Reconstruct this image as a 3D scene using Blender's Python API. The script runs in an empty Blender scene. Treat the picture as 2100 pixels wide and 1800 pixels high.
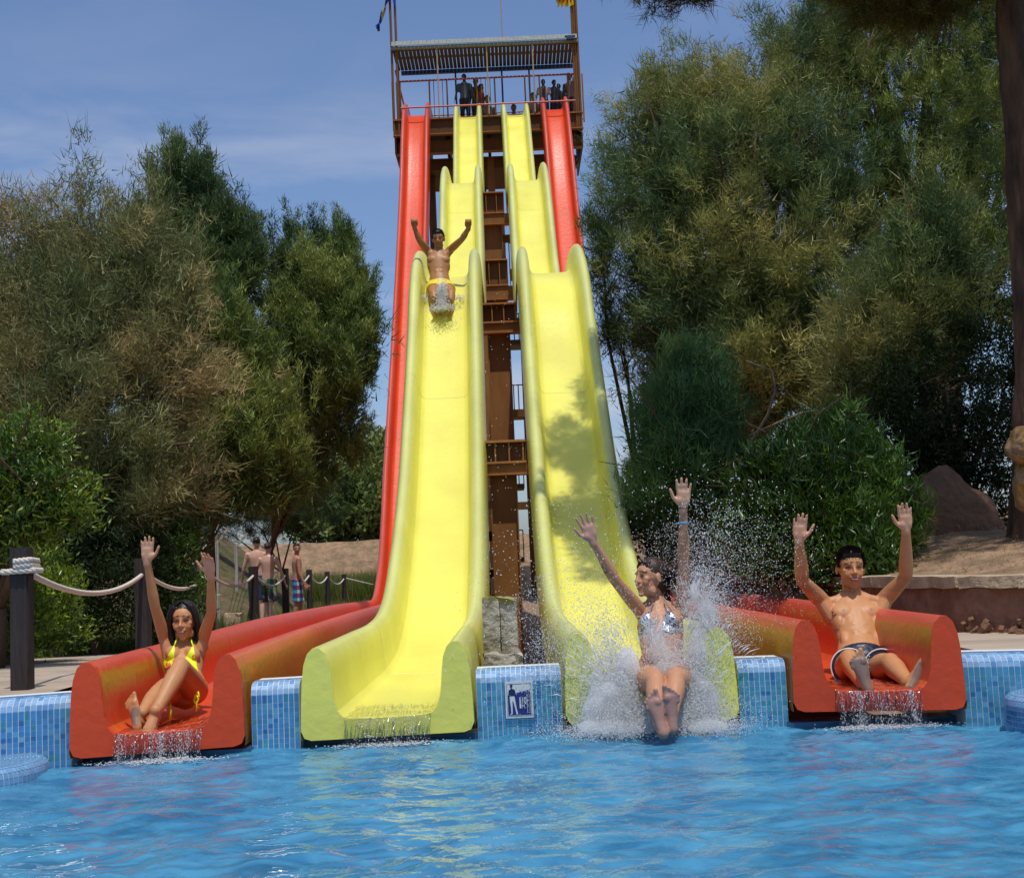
import bpy, bmesh, math, random
import numpy as np
from mathutils import Vector, Matrix

random.seed(7)
RNG = np.random.default_rng(7)
SC = bpy.context.scene
COL = SC.collection

# ------------------------------------------------------------------ camera
FPX, CX, CY = 2700.0, 1050.0, 900.0
CAM_H, ROLL, PITCH = 0.86, 0.044, math.atan(262 / 2700)
_f = Vector((0, math.cos(PITCH), math.sin(PITCH)))
_u0 = Vector((0, -math.sin(PITCH), math.cos(PITCH)))
_r0 = Vector((1, 0, 0))
CR = _r0 * math.cos(ROLL) - _u0 * math.sin(ROLL)
CU = _u0 * math.cos(ROLL) + _r0 * math.sin(ROLL)
CF = _f
cam_data = bpy.data.cameras.new('camera')
cam = bpy.data.objects.new('camera', cam_data)
COL.objects.link(cam)
cam_data.sensor_width = 36
cam_data.lens = 36 * FPX / 2100
cam_data.clip_end = 2000
cam_data.clip_start = 0.05
cam.matrix_world = Matrix(((CR.x, CU.x, -CF.x, 0), (CR.y, CU.y, -CF.y, 0), (CR.z, CU.z, -CF.z, CAM_H), (0, 0, 0, 1)))
SC.camera = cam

# ------------------------------------------------------------------ light
SUN_DIR = Vector((0.09, -0.30, 0.95)).normalized()
w = bpy.data.worlds.new('World')
SC.world = w
w.use_nodes = True
nt = w.node_tree
for n in list(nt.nodes):
    nt.nodes.remove(n)
out = nt.nodes.new('ShaderNodeOutputWorld')
bg = nt.nodes.new('ShaderNodeBackground')
sky = nt.nodes.new('ShaderNodeTexSky')
sky.sky_type = 'NISHITA'
sky.sun_disc = False
sky.sun_elevation = math.asin(SUN_DIR.z)
sky.sun_rotation = math.atan2(SUN_DIR.x, SUN_DIR.y)
sky.air_density = 1.0
sky.dust_density = 1.6
sky.ozone_density = 2.6
tc = nt.nodes.new('ShaderNodeTexCoord')
mp = nt.nodes.new('ShaderNodeMapping')
mp.inputs['Scale'].default_value = (2.2, 2.2, 7.5)
mp.inputs['Location'].default_value = (0.35, 0.2, 0.55)
nz = nt.nodes.new('ShaderNodeTexNoise')
nz.inputs['Scale'].default_value = 2.3
nz.inputs['Detail'].default_value = 8
nz.inputs['Roughness'].default_value = 0.55
nz.inputs['Distortion'].default_value = 0.5
rp = nt.nodes.new('ShaderNodeValToRGB')
rp.color_ramp.elements[0].position = 0.43
rp.color_ramp.elements[0].color = (0, 0, 0, 1)
rp.color_ramp.elements[1].position = 0.78
rp.color_ramp.elements[1].color = (0.95, 0.95, 0.95, 1)
mx = nt.nodes.new('ShaderNodeMixRGB')
mx.inputs[2].default_value = (4.6, 4.9, 5.7, 1)
hue = nt.nodes.new('ShaderNodeMixRGB')
hue.blend_type = 'MULTIPLY'
hue.inputs[0].default_value = 1.0
hue.inputs[2].default_value = (0.88, 0.94, 1.07, 1)
nt.links.new(tc.outputs['Generated'], mp.inputs[0])
nt.links.new(mp.outputs[0], nz.inputs[0])
nt.links.new(nz.outputs[0], rp.inputs[0])
sepz = nt.nodes.new('ShaderNodeSeparateXYZ')
nt.links.new(tc.outputs['Generated'], sepz.inputs[0])
zr = nt.nodes.new('ShaderNodeMapRange')
zr.inputs[1].default_value = 0.26; zr.inputs[2].default_value = 0.36
zr.inputs[3].default_value = 1.0; zr.inputs[4].default_value = 0.12
nt.links.new(sepz.outputs[2], zr.inputs[0])
cm = nt.nodes.new('ShaderNodeMath'); cm.operation = 'MULTIPLY'
nt.links.new(rp.outputs[0], cm.inputs[0]); nt.links.new(zr.outputs[0], cm.inputs[1])
nt.links.new(cm.outputs[0], mx.inputs[0])
nt.links.new(sky.outputs[0], hue.inputs[1])
nt.links.new(hue.outputs[0], mx.inputs[1])
nt.links.new(mx.outputs[0], bg.inputs[0])
bg.inputs[1].default_value = 0.126
nt.links.new(bg.outputs[0], out.inputs[0])
sun_d = bpy.data.lights.new('sun', 'SUN')
sun_d.energy = 3.4
sun_d.angle = math.radians(0.55)
sun_d.color = (1.0, 0.945, 0.855)
sun = bpy.data.objects.new('sun', sun_d)
COL.objects.link(sun)
sun.rotation_euler = SUN_DIR.to_track_quat('Z', 'Y').to_euler()
SC.view_settings.view_transform = 'Standard'
SC.view_settings.look = 'None'
SC.view_settings.gamma = 1
SC.view_settings.exposure = 0.0
SC.view_settings.use_curve_mapping = False
SC.render.engine = 'CYCLES'
SC.cycles.use_denoising = True
try:
    SC.cycles.denoiser = 'OPENIMAGEDENOISE'
except Exception:
    pass
SC.cycles.max_bounces = 14
SC.cycles.diffuse_bounces = 3
SC.cycles.glossy_bounces = 4
SC.cycles.volume_bounces = 12
SC.cycles.transparent_max_bounces = 8
SC.cycles.caustics_reflective = False
SC.cycles.caustics_refractive = False


# ------------------------------------------------------------------ helpers
def P(px, py, d):
    """point at depth y = d seen at photograph pixel (px, py)"""
    r = CF + CR * ((px - CX) / FPX) + CU * ((CY - py) / FPX)
    return Vector((0, 0, CAM_H)) + r * (d / r.y)


def PZ(px, py, z):
    r = CF + CR * ((px - CX) / FPX) + CU * ((CY - py) / FPX)
    return Vector((0, 0, CAM_H)) + r * ((z - CAM_H) / r.z)


def XA(px, d, z):
    """world x of pixel column px at depth d and height z"""
    v = Vector((0, d, z - CAM_H))
    # (v + x*r0) . CR / (.).CF = (px-CX)/F
    k = (px - CX) / FPX
    a = CR.dot(v) - k * CF.dot(v)
    b = CR.dot(_r0) - k * CF.dot(_r0)
    return -a / b


def lin(r, g, b):
    f = lambda c: (c / 255 / 12.92) if c / 255 <= 0.04045 else ((c / 255 + 0.055) / 1.055) ** 2.4
    return (f(r), f(g), f(b))


def tag(o, label=None, cat=None, group=None, kind=None):
    if label: o['label'] = label
    if cat: o['category'] = cat
    if group: o['group'] = group
    if kind: o['kind'] = kind
    return o


def empty(name, loc=(0, 0, 0), label=None, cat=None, group=None):
    o = bpy.data.objects.new(name, None)
    COL.objects.link(o)
    o.location = loc
    o.empty_display_size = 0.2
    return tag(o, label, cat, group)


def link(name, me, mats, parent=None, smooth=False):
    """link a mesh given in world coordinates; keep it in place under its parent"""
    o = bpy.data.objects.new(name, me)
    COL.objects.link(o)
    if not isinstance(mats, (list, tuple)):
        mats = [mats]
    if not me.materials:
        for m in mats:
            me.materials.append(m)
    if parent is not None:
        o.parent = parent
        wv, q = Vector((0, 0, 0)), parent
        while q is not None:
            wv += Vector(q.location)
            q = q.parent
        o.location = -wv
    if smooth:
        me.polygons.foreach_set('use_smooth', np.ones(len(me.polygons), dtype=bool))
    return o


def big_mesh(name, verts, faces, tint=None):
    """fast mesh from numpy arrays; faces (n,3) or (n,4); tint per-vertex rgb"""
    me = bpy.data.meshes.new(name)
    verts = np.ascontiguousarray(verts, dtype=np.float32)
    faces = np.ascontiguousarray(faces, dtype=np.int32)
    k = faces.shape[1]
    me.vertices.add(len(verts))
    me.vertices.foreach_set('co', verts.ravel())
    me.loops.add(faces.size)
    me.loops.foreach_set('vertex_index', faces.ravel())
    me.polygons.add(len(faces))
    me.polygons.foreach_set('loop_start', np.arange(0, faces.size, k, dtype=np.int32))
    try:
        me.polygons.foreach_set('loop_total', np.full(len(faces), k, dtype=np.int32))
    except Exception:
        pass
    me.update(calc_edges=True)
    if tint is not None:
        a = me.color_attributes.new('tint', 'FLOAT_COLOR', 'POINT')
        c = np.ones((len(verts), 4), dtype=np.float32)
        c[:, :3] = tint
        a.data.foreach_set('color', c.ravel())
    return me


class MB:
    def __init__(s):
        s.v, s.f, s.t = [], [], []

    def add(s, vs, fs, t=None):
        b = len(s.v)
        s.v += [tuple(x) for x in vs]
        s.f += [tuple(b + i for i in f) for f in fs]
        s.t += [t or (1, 1, 1)] * len(vs)

    def box(s, c, size, R=None, t=None):
        x, y, z = size[0] / 2, size[1] / 2, size[2] / 2
        pts = [Vector(p) for p in ((-x, -y, -z), (x, -y, -z), (x, y, -z), (-x, y, -z), (-x, -y, z), (x, -y, z), (x, y, z), (-x, y, z))]
        if R is not None:
            pts = [R @ p for p in pts]
        c = Vector(c)
        s.add([p + c for p in pts], [(0, 3, 2, 1), (4, 5, 6, 7), (0, 1, 5, 4), (1, 2, 6, 5), (2, 3, 7, 6), (3, 0, 4, 7)], t)

    def bbox(s, x0, x1, y0, y1, z0, z1, t=None):
        s.box(((x0 + x1) / 2, (y0 + y1) / 2, (z0 + z1) / 2), (abs(x1 - x0), abs(y1 - y0), abs(z1 - z0)), None, t)

    def bar(s, p0, p1, w, h, t=None, up=(0, 0, 1)):
        p0, p1 = Vector(p0), Vector(p1)
        d = (p1 - p0)
        L = d.length
        d.normalize()
        up = Vector(up)
        if abs(d.dot(up)) > 0.95:
            up = Vector((0, 1, 0))
        sd = d.cross(up).normalized()
        u2 = sd.cross(d)
        R = Matrix((sd, d, u2)).transposed()
        s.box((p0 + p1) / 2, (w, L, h), R, t)

    def tube(s, pts, r, n=8, t=None, cap=True):
        pts = [Vector(p) for p in pts]
        if not isinstance(r, (list, tuple)):
            r = [r] * len(pts)
        b = len(s.v)
        prev = None
        for i, p in enumerate(pts):
            d = (pts[min(i + 1, len(pts) - 1)] - pts[max(i - 1, 0)]).normalized()
            if prev is None:
                a = Vector((0, 0, 1)) if abs(d.z) < 0.9 else Vector((1, 0, 0))
                x = d.cross(a).normalized()
            else:
                x = (prev - d * prev.dot(d)).normalized()
            prev = x
            y = d.cross(x)
            for k in range(n):
                an = 2 * math.pi * k / n
                s.v.append(tuple(p + (x * math.cos(an) + y * math.sin(an)) * r[i]))
                s.t.append(t or (1, 1, 1))
        for i in range(len(pts) - 1):
            for k in range(n):
                a0, a1 = b + i * n + k, b + i * n + (k + 1) % n
                s.f.append((a0, a1, a1 + n, a0 + n))
        if cap:
            s.f.append(tuple(b + k for k in range(n))[::-1])
            s.f.append(tuple(b + (len(pts) - 1) * n + k for k in range(n)))

    def ell(s, c, rad, R=None, n=14, m=9, t=None):
        c = Vector(c)
        vs = []
        fs = []
        for i in range(1, m):
            th = math.pi * i / m
            for k in range(n):
                ph = 2 * math.pi * k / n
                p = Vector((math.sin(th) * math.cos(ph) * rad[0], math.sin(th) * math.sin(ph) * rad[1], math.cos(th) * rad[2]))
                if R is not None:
                    p = R @ p
                vs.append(p + c)
        top = Vector((0, 0, rad[2]))
        bot = Vector((0, 0, -rad[2]))
        if R is not None:
            top, bot = R @ top, R @ bot
        vs += [top + c, bot + c]
        T, B = len(vs) - 2, len(vs) - 1
        for i in range(m - 2):
            for k in range(n):
                a, b2 = i * n + k, i * n + (k + 1) % n
                fs.append((a, a + n, b2 + n, b2))
        for k in range(n):
            fs.append((T, k, (k + 1) % n))
            fs.append((B, (m - 2) * n + (k + 1) % n, (m - 2) * n + k))
        s.add(vs, fs, t)

    def loft(s, rings, side, n=16, t=None, round_ends=True):
        """rings: (point, r_side, r_front); side: world vector across"""
        rings = [(Vector(p), a, b) for p, a, b in rings]
        if round_ends:
            def capring(p, q, a, b):
                d = (p - q).normalized()
                m = min(a, b)
                return [(p + d * m * math.sin(x), a * math.cos(x), b * math.cos(x)) for x in (0.5, 1.0, 1.45)]
            s0 = capring(rings[0][0], rings[1][0], rings[0][1], rings[0][2])[::-1]
            s1 = capring(rings[-1][0], rings[-2][0], rings[-1][1], rings[-1][2])
            rings = s0 + rings + s1
        b = len(s.v)
        side = Vector(side)
        for i, (p, ra, rb) in enumerate(rings):
            d = (rings[min(i + 1, len(rings) - 1)][0] - rings[max(i - 1, 0)][0]).normalized()
            x = (side - d * side.dot(d)).normalized()
            y = d.cross(x)
            for k in range(n):
                an = 2 * math.pi * k / n
                s.v.append(tuple(p + x * math.cos(an) * ra + y * math.sin(an) * rb))
                s.t.append(t or (1, 1, 1))
        for i in range(len(rings) - 1):
            for k in range(n):
                a0, a1 = b + i * n + k, b + i * n + (k + 1) % n
                s.f.append((a0, a1, a1 + n, a0 + n))
        s.f.append(tuple(b + k for k in range(n))[::-1])
        s.f.append(tuple(b + (len(rings) - 1) * n + k for k in range(n)))

    def mesh(s, name, tint=False):
        me = bpy.data.meshes.new(name)
        me.from_pydata(s.v, [], s.f)
        me.update()
        if tint:
            a = me.color_attributes.new('tint', 'FLOAT_COLOR', 'POINT')
            c = np.ones((len(s.v), 4), dtype=np.float32)
            c[:, :3] = np.array(s.t, dtype=np.float32)
            a.data.foreach_set('color', c.ravel())
        return me

    def build(s, name, mat, parent=None, smooth=False, tint=False):
        return link(name, s.mesh(name, tint), mat, parent, smooth)


def copy_tree(o, parent=None):
    c = o.copy()
    COL.objects.link(c)
    c.parent = parent
    for ch in o.children:
        copy_tree(ch, c)
    return c


# ------------------------------------------------------------------ materials
def mat(name, col, rough=0.6, spec=0.5, var=0.0, vscale=3.0, bump=0.0, bscale=40.0, metal=0.0, tint=False,
        col2=None, detail=5.0, sss=0.0, coat=0.0, trans=0.0, translucent=0.0, stretch=None, roughvar=0.0, ior=1.45, alpha=None):
    m = bpy.data.materials.new(name)
    m.use_nodes = True
    t = m.node_tree
    b = t.nodes['Principled BSDF']
    b.inputs['Roughness'].default_value = rough
    b.inputs['Specular IOR Level'].default_value = spec
    b.inputs['Metallic'].default_value = metal
    b.inputs['IOR'].default_value = ior
    b.inputs['Coat Weight'].default_value = coat
    b.inputs['Transmission Weight'].default_value = trans
    if alpha is not None:
        b.inputs['Alpha'].default_value = alpha
    tcn = t.nodes.new('ShaderNodeTexCoord')
    mpn = t.nodes.new('ShaderNodeMapping')
    t.links.new(tcn.outputs['Object'], mpn.inputs[0])
    if stretch:
        mpn.inputs['Scale'].default_value = stretch
    rgb = t.nodes.new('ShaderNodeRGB')
    rgb.outputs[0].default_value = (*col, 1)
    cur = rgb.outputs[0]
    if tint:
        at = t.nodes.new('ShaderNodeVertexColor')
        at.layer_name = 'tint'
        mm = t.nodes.new('ShaderNodeMixRGB')
        mm.blend_type = 'MULTIPLY'
        mm.inputs[0].default_value = 1
        t.links.new(cur, mm.inputs[1])
        t.links.new(at.outputs[0], mm.inputs[2])
        cur = mm.outputs[0]
    n1 = t.nodes.new('ShaderNodeTexNoise')
    n1.inputs['Scale'].default_value = vscale
    n1.inputs['Detail'].default_value = detail
    t.links.new(mpn.outputs[0], n1.inputs[0])
    if col2 is not None:
        r = t.nodes.new('ShaderNodeValToRGB')
        r.color_ramp.elements[0].position = 0.42
        r.color_ramp.elements[1].position = 0.62
        t.links.new(n1.outputs[0], r.inputs[0])
        m2 = t.nodes.new('ShaderNodeMixRGB')
        t.links.new(r.outputs[0], m2.inputs[0])
        t.links.new(cur, m2.inputs[1])
        m2.inputs[2].default_value = (*col2, 1)
        cur = m2.outputs[0]
    if var:
        n2 = t.nodes.new('ShaderNodeTexNoise')
        n2.inputs['Scale'].default_value = vscale * 3.1
        n2.inputs['Detail'].default_value = 6
        n2.inputs['Roughness'].default_value = 0.65
        t.links.new(mpn.outputs[0], n2.inputs[0])
        mr = t.nodes.new('ShaderNodeMapRange')
        mr.inputs[1].default_value = 0.25
        mr.inputs[2].default_value = 0.75
        mr.inputs[3].default_value = 1 - var
        mr.inputs[4].default_value = 1 + var
        t.links.new(n2.outputs[0], mr.inputs[0])
        vm = t.nodes.new('ShaderNodeVectorMath')
        vm.operation = 'SCALE'
        t.links.new(cur, vm.inputs[0])
        t.links.new(mr.outputs[0], vm.inputs['Scale'])
        cur = vm.outputs[0]
    t.links.new(cur, b.inputs['Base Color'])
    if roughvar:
        mr = t.nodes.new('ShaderNodeMapRange')
        mr.inputs[3].default_value = max(0, rough - roughvar)
        mr.inputs[4].default_value = min(1, rough + roughvar)
        t.links.new(n1.outputs[0], mr.inputs[0])
        t.links.new(mr.outputs[0], b.inputs['Roughness'])
    if bump:
        nb = t.nodes.new('ShaderNodeTexNoise')
        nb.inputs['Scale'].default_value = bscale
        nb.inputs['Detail'].default_value = 5
        t.links.new(mpn.outputs[0], nb.inputs[0])
        bp = t.nodes.new('ShaderNodeBump')
        bp.inputs['Strength'].default_value = min(1, bump)
        bp.inputs['Distance'].default_value = 0.6 / bscale
        t.links.new(nb.outputs[0], bp.inputs['Height'])
        t.links.new(bp.outputs[0], b.inputs['Normal'])
    if sss:
        b.inputs['Subsurface Weight'].default_value = sss
        b.inputs['Subsurface Radius'].default_value = (0.012, 0.005, 0.003)
        b.inputs['Subsurface Scale'].default_value = 1.0
    if translucent:
        tr = t.nodes.new('ShaderNodeBsdfTranslucent')
        t.links.new(cur, tr.inputs[0])
        ms = t.nodes.new('ShaderNodeMixShader')
        ms.inputs[0].default_value = translucent
        o = t.nodes['Material Output']
        t.links.new(b.outputs[0], ms.inputs[1])
        t.links.new(tr.outputs[0], ms.inputs[2])
        t.links.new(ms.outputs[0], o.inputs[0])
    return m


M = {}
M['foliage'] = mat('foliage', (1, 1, 1), rough=0.55, spec=0.3, tint=True, translucent=0.28)
M['leaf_gloss'] = mat('leaf_gloss', (1, 1, 1), rough=0.32, spec=0.55, tint=True, translucent=0.22)
M['bark'] = mat('bark', (0.10, 0.065, 0.045), rough=0.95, spec=0.1, var=0.45, vscale=3, bump=1.0, bscale=14, stretch=(1, 1, 0.3))
M['bark_pale'] = mat('bark_pale', (0.28, 0.20, 0.14), rough=0.9, spec=0.1, var=0.3)
M['steel_brown'] = mat('steel_brown', (0.25, 0.115, 0.034), rough=0.6, spec=0.25, var=0.22, vscale=1.4, stretch=(2, 2, 0.5), tint=True)
M['steel_pale'] = mat('steel_pale', (0.36, 0.30, 0.22), rough=0.6, var=0.15)
M['steel_red'] = mat('steel_red', (0.42, 0.07, 0.05), rough=0.5, var=0.15)
M['roof_under'] = mat('roof_under', (0.075, 0.055, 0.04), rough=0.8, var=0.25, vscale=2)
M['roof_board'] = mat('roof_board', (0.22, 0.235, 0.19), rough=0.8, var=0.25, vscale=2)
M['blue_beam'] = mat('blue_beam', (0.02, 0.05, 0.14), rough=0.5)
M['post_wood'] = mat('post_wood', (0.040, 0.031, 0.029), rough=0.75, spec=0.3, var=0.35, vscale=5, bump=0.7, bscale=30, stretch=(3, 3, 0.25))
M['rope'] = mat('rope', (0.62, 0.54, 0.46), rough=0.9, var=0.12, vscale=20)
M['galv'] = mat('galvanised', (0.36, 0.34, 0.28), rough=0.6, var=0.1)
M['wire'] = mat('wire', (0.14, 0.13, 0.11), rough=0.6)
M['paving'] = mat('paving', (0.40, 0.32, 0.24), rough=0.85, col2=(0.31, 0.25, 0.19), var=0.22, vscale=1.5, bump=0.5, bscale=25, stretch=(0.6, 2.4, 1))
M['soil'] = mat('soil', (0.30, 0.195, 0.12), rough=0.95, spec=0.1, col2=(0.20, 0.14, 0.085), var=0.35, vscale=2.5, bump=1.0, bscale=18)
M['earth_dark'] = mat('earth_dark', (0.13, 0.095, 0.055), rough=0.95, spec=0.1, col2=(0.08, 0.085, 0.035), var=0.35, vscale=1.2, bump=1.0, bscale=6)
M['stone_cop'] = mat('stone_coping', (0.46, 0.36, 0.24), rough=0.9, spec=0.15, var=0.28, vscale=6, bump=0.9, bscale=35, col2=(0.36, 0.27, 0.17))
M['render_red'] = mat('render_red', (0.20, 0.095, 0.058), rough=0.9, spec=0.15, var=0.3, vscale=4, bump=0.8, bscale=25, col2=(0.26, 0.14, 0.09))
M['rock'] = mat('rock', (0.17, 0.085, 0.045), rough=0.9, var=0.35, vscale=3, bump=1.0, bscale=12)
M['concrete'] = mat('concrete', (0.44, 0.41, 0.35), rough=0.9, spec=0.2, col2=(0.26, 0.23, 0.16), var=0.3, vscale=4, bump=1.0, bscale=22)
M['moss'] = mat('moss', (0.26, 0.25, 0.03), rough=1.0, var=0.5, vscale=9)
M['grout'] = mat('grout', (0.60, 0.66, 0.68), rough=0.8)
M['white_paint'] = mat('white_paint', (0.62, 0.63, 0.62), rough=0.4)
M['sign_blue'] = mat('sign_blue', (0.018, 0.03, 0.17), rough=0.35)
M['sign_navy'] = mat('sign_navy', (0.008, 0.022, 0.085), rough=0.35)
M['hair'] = mat('hair', (0.012, 0.007, 0.006), rough=0.42, spec=0.4, bump=0.5, bscale=160, stretch=(1, 1, .15))
M['hair_brown'] = mat('hair_brown', (0.040, 0.020, 0.013), rough=0.45, spec=0.4, bump=0.5, bscale=160)
M['teeth'] = mat('teeth', (0.72, 0.68, 0.60), rough=0.25)
M['eye'] = mat('eye', (1, 1, 1), rough=0.15, tint=True)
M['skin'] = mat('skin', (1, 1, 1), rough=0.40, spec=0.45, tint=True, var=0.08, vscale=9, sss=0.12, bump=0.12, bscale=110, roughvar=0.14)
M['skin_wet'] = mat('skin_wet', (1, 1, 1), rough=0.47, spec=0.36, tint=True, var=0.08, vscale=9, sss=0.10, bump=0.15, bscale=90, roughvar=0.16)
M['droplet'] = mat('droplet', (0.86, 0.90, 0.93), rough=0.12, spec=0.6, trans=0.35, ior=1.33)
M['foam'] = mat('foam', (0.97, 0.98, 0.99), rough=0.25, spec=0.9, translucent=0.4)
M['under'] = mat('under', (0.02, 0.085, 0.17), rough=0.3)
M['tile'] = mat('tile', (1, 1, 1), rough=0.14, spec=0.6, tint=True, var=0.10, vscale=14)


def paint_mat(name, base, worn, top, rough=0.3):
    """fibreglass gel coat: 'tint' r = worn amount, g = faded top amount"""
    m = bpy.data.materials.new(name)
    m.use_nodes = True
    t = m.node_tree
    b = t.nodes['Principled BSDF']
    at = t.nodes.new('ShaderNodeVertexColor')
    at.layer_name = 'tint'
    sp = t.nodes.new('ShaderNodeSeparateColor')
    t.links.new(at.outputs[0], sp.inputs[0])
    tcn = t.nodes.new('ShaderNodeTexCoord')
    mpn = t.nodes.new('ShaderNodeMapping')
    mpn.inputs['Scale'].default_value = (9, 9, 1.2)
    t.links.new(tcn.outputs['Object'], mpn.inputs[0])
    n = t.nodes.new('ShaderNodeTexNoise')
    n.inputs['Scale'].default_value = 3
    n.inputs['Detail'].default_value = 7
    n.inputs['Roughness'].default_value = 0.7
    t.links.new(mpn.outputs[0], n.inputs[0])
    big = t.nodes.new('ShaderNodeTexNoise')
    big.inputs['Scale'].default_value = 1.1
    big.inputs['Detail'].default_value = 5
    t.links.new(tcn.outputs['Object'], big.inputs[0])

    def maskm(src, amt, lo, hi):
        a = t.nodes.new('ShaderNodeMath'); a.operation = 'ADD'
        t.links.new(src, a.inputs[0]); t.links.new(n.outputs[0], a.inputs[1])
        r = t.nodes.new('ShaderNodeMapRange')
        r.inputs[1].default_value = lo; r.inputs[2].default_value = hi
        r.inputs[3].default_value = 0; r.inputs[4].default_value = amt
        t.links.new(a.outputs[0], r.inputs[0])
        return r.outputs[0]
    m1 = t.nodes.new('ShaderNodeMixRGB')
    m1.inputs[1].default_value = (*base, 1)
    m1.inputs[2].default_value = (*top, 1)
    t.links.new(maskm(sp.outputs[1], 1.0, 0.55, 1.35), m1.inputs[0])
    m2 = t.nodes.new('ShaderNodeMixRGB')
    t.links.new(m1.outputs[0], m2.inputs[1])
    m2.inputs[2].default_value = (*worn, 1)
    t.links.new(maskm(sp.outputs[0], 0.92, 0.75, 1.35), m2.inputs[0])
    mr = t.nodes.new('ShaderNodeMapRange')
    mr.inputs[1].default_value = 0.3; mr.inputs[2].default_value = 0.7
    mr.inputs[3].default_value = 0.88; mr.inputs[4].default_value = 1.08
    t.links.new(big.outputs[0], mr.inputs[0])
    vm = t.nodes.new('ShaderNodeVectorMath'); vm.operation = 'SCALE'
    t.links.new(m2.outputs[0], vm.inputs[0]); t.links.new(mr.outputs[0], vm.inputs['Scale'])
    t.links.new(vm.outputs[0], b.inputs['Base Color'])
    rr = t.nodes.new('ShaderNodeMapRange')
    rr.inputs[3].default_value = rough - 0.1; rr.inputs[4].default_value = rough + 0.18
    t.links.new(n.outputs[0], rr.inputs[0])
    t.links.new(rr.outputs[0], b.inputs['Roughness'])
    b.inputs['Specular IOR Level'].default_value = 0.36
    nb = t.nodes.new('ShaderNodeTexNoise')
    nb.inputs['Scale'].default_value = 14
    nb.inputs['Detail'].default_value = 4
    t.links.new(tcn.outputs['Object'], nb.inputs[0])
    bp = t.nodes.new('ShaderNodeBump')
    bp.inputs['Strength'].default_value = 0.35
    bp.inputs['Distance'].default_value = 0.012
    t.links.new(nb.outputs[0], bp.inputs['Height'])
    t.links.new(bp.outputs[0], b.inputs['Normal'])
    return m


M['red_paint'] = paint_mat('red_paint', (0.66, 0.068, 0.018), (0.46, 0.26, 0.012), (0.58, 0.095, 0.062))
M['yellow_paint'] = paint_mat('yellow_paint', (0.75, 0.715, 0.135), (0.45, 0.33, 0.06), (0.60, 0.62, 0.21))

# ================================================================== ground and water
def gz(x, d):
    """height of the terrace ground"""
    if x < 0:
        a = min(1, max(0, (d - 8) / 15))
        return 0.33 - 0.45 * a
    return 0.33 if d < 9 else 0.33 - 0.45 * min(1, (d - 9) / 12)


mb = MB()
mb.bbox(-400, 400, -300, 900, -0.62, -0.6)
tag(mb.build('ground', M['earth_dark']), kind='structure')

# ground sheet behind the pool, sunk under the slides
xs = np.concatenate([[-60, -30, -15, -10, -8, -6, -5, -4.4, -3.8, -3.3, -3.0, -2.85], np.linspace(-2.76, 2.4, 12), [2.5, 3, 4, 6, 9, 14, 30, 60]])
ds = np.concatenate([[7.0, 7.6, 8.3, 9, 10, 11, 12, 13], np.linspace(14, 26, 9), [30, 36, 44, 60, 90, 150, 300]])
V, Fc = [], []
for d in ds:
    for x in xs:
        if -2.75 < x < 2.45 and d < 60:
            z = -0.13
        elif x < 0:
            z = gz(x, d) - 0.012
        else:
            z = gz(x, d) - 0.012
        V.append((x, d, z))
n = len(xs)
for i in range(len(ds) - 1):
    for j in range(n - 1):
        Fc.append((i * n + j, i * n + j + 1, (i + 1) * n + j + 1, (i + 1) * n + j))
me = bpy.data.meshes.new('terrace_ground')
me.from_pydata(V, [], Fc)
tag(link('terrace_ground', me, M['soil']), kind='structure')

# pool floor and water
ARC_A, ARC_K, ARC_X = 6.90, 0.075, 0.10


def arc(x):
    return ARC_A - ARC_K * (x - ARC_X) ** 2


def water_sheet():
    nx, ny = 480, 380
    x = np.linspace(-4.2, 4.2, nx)
    s = np.linspace(0, 1, ny)
    X, S = np.meshgrid(x, s)
    far = np.array([min(arc(v) + 0.12, 7.2) if abs(v) < 3.4 else arc(3.4 if v > 0 else -3.2) + 0.12 for v in x])
    Y = 2.6 + (far[None, :] - 2.6) * S
    Z = np.zeros_like(X)
    r = np.random.default_rng(11)
    for i in range(120):
        lam = 0.055 * (0.9 / 0.055) ** r.random()
        th = r.normal(math.pi / 2, 0.8)
        k = 2 * math.pi / lam
        amp = 0.0028 * lam ** 0.66 * (0.5 + r.random())
        # gusts: modulate small waves in space
        ph = r.random() * 6.28
        g = 0.55 + 0.45 * np.sin(X * r.uniform(0.8, 2.2) + Y * r.uniform(0.8, 2.4) + r.random() * 6.28)
        wx = X + 0.06 * np.sin(Y * 3.1 + ph) + 0.03 * np.sin(X * 7.3 + Y * 5.0)
        Z += amp * g * np.sin(k * (wx * math.cos(th) + Y * math.sin(th)) + ph)
    # disturbed water under the four outlets
    for cx, st in ((-1.83, .8), (-0.7, .7), (0.72, 2.0), (1.80, .8)):
        cy = arc(cx) - 0.25
        R = np.hypot((X - cx) * 0.8, Y - cy)
        Z += st * 0.0045 * np.exp(-(R / 0.55) ** 2) * np.sin(R * 60 + 2 * np.sin(X * 22) + 1.5 * np.sin(Y * 31)) * (0.6 + 0.4 * np.sin(X * 41))
    V = np.stack([X, Y, Z], -1).reshape(-1, 3)
    i = np.arange(ny - 1)[:, None] * nx + np.arange(nx - 1)[None, :]
    F4 = np.stack([i, i + 1, i + 1 + nx, i + nx], -1).reshape(-1, 4)
    return big_mesh('pool_water', V, F4)


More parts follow.
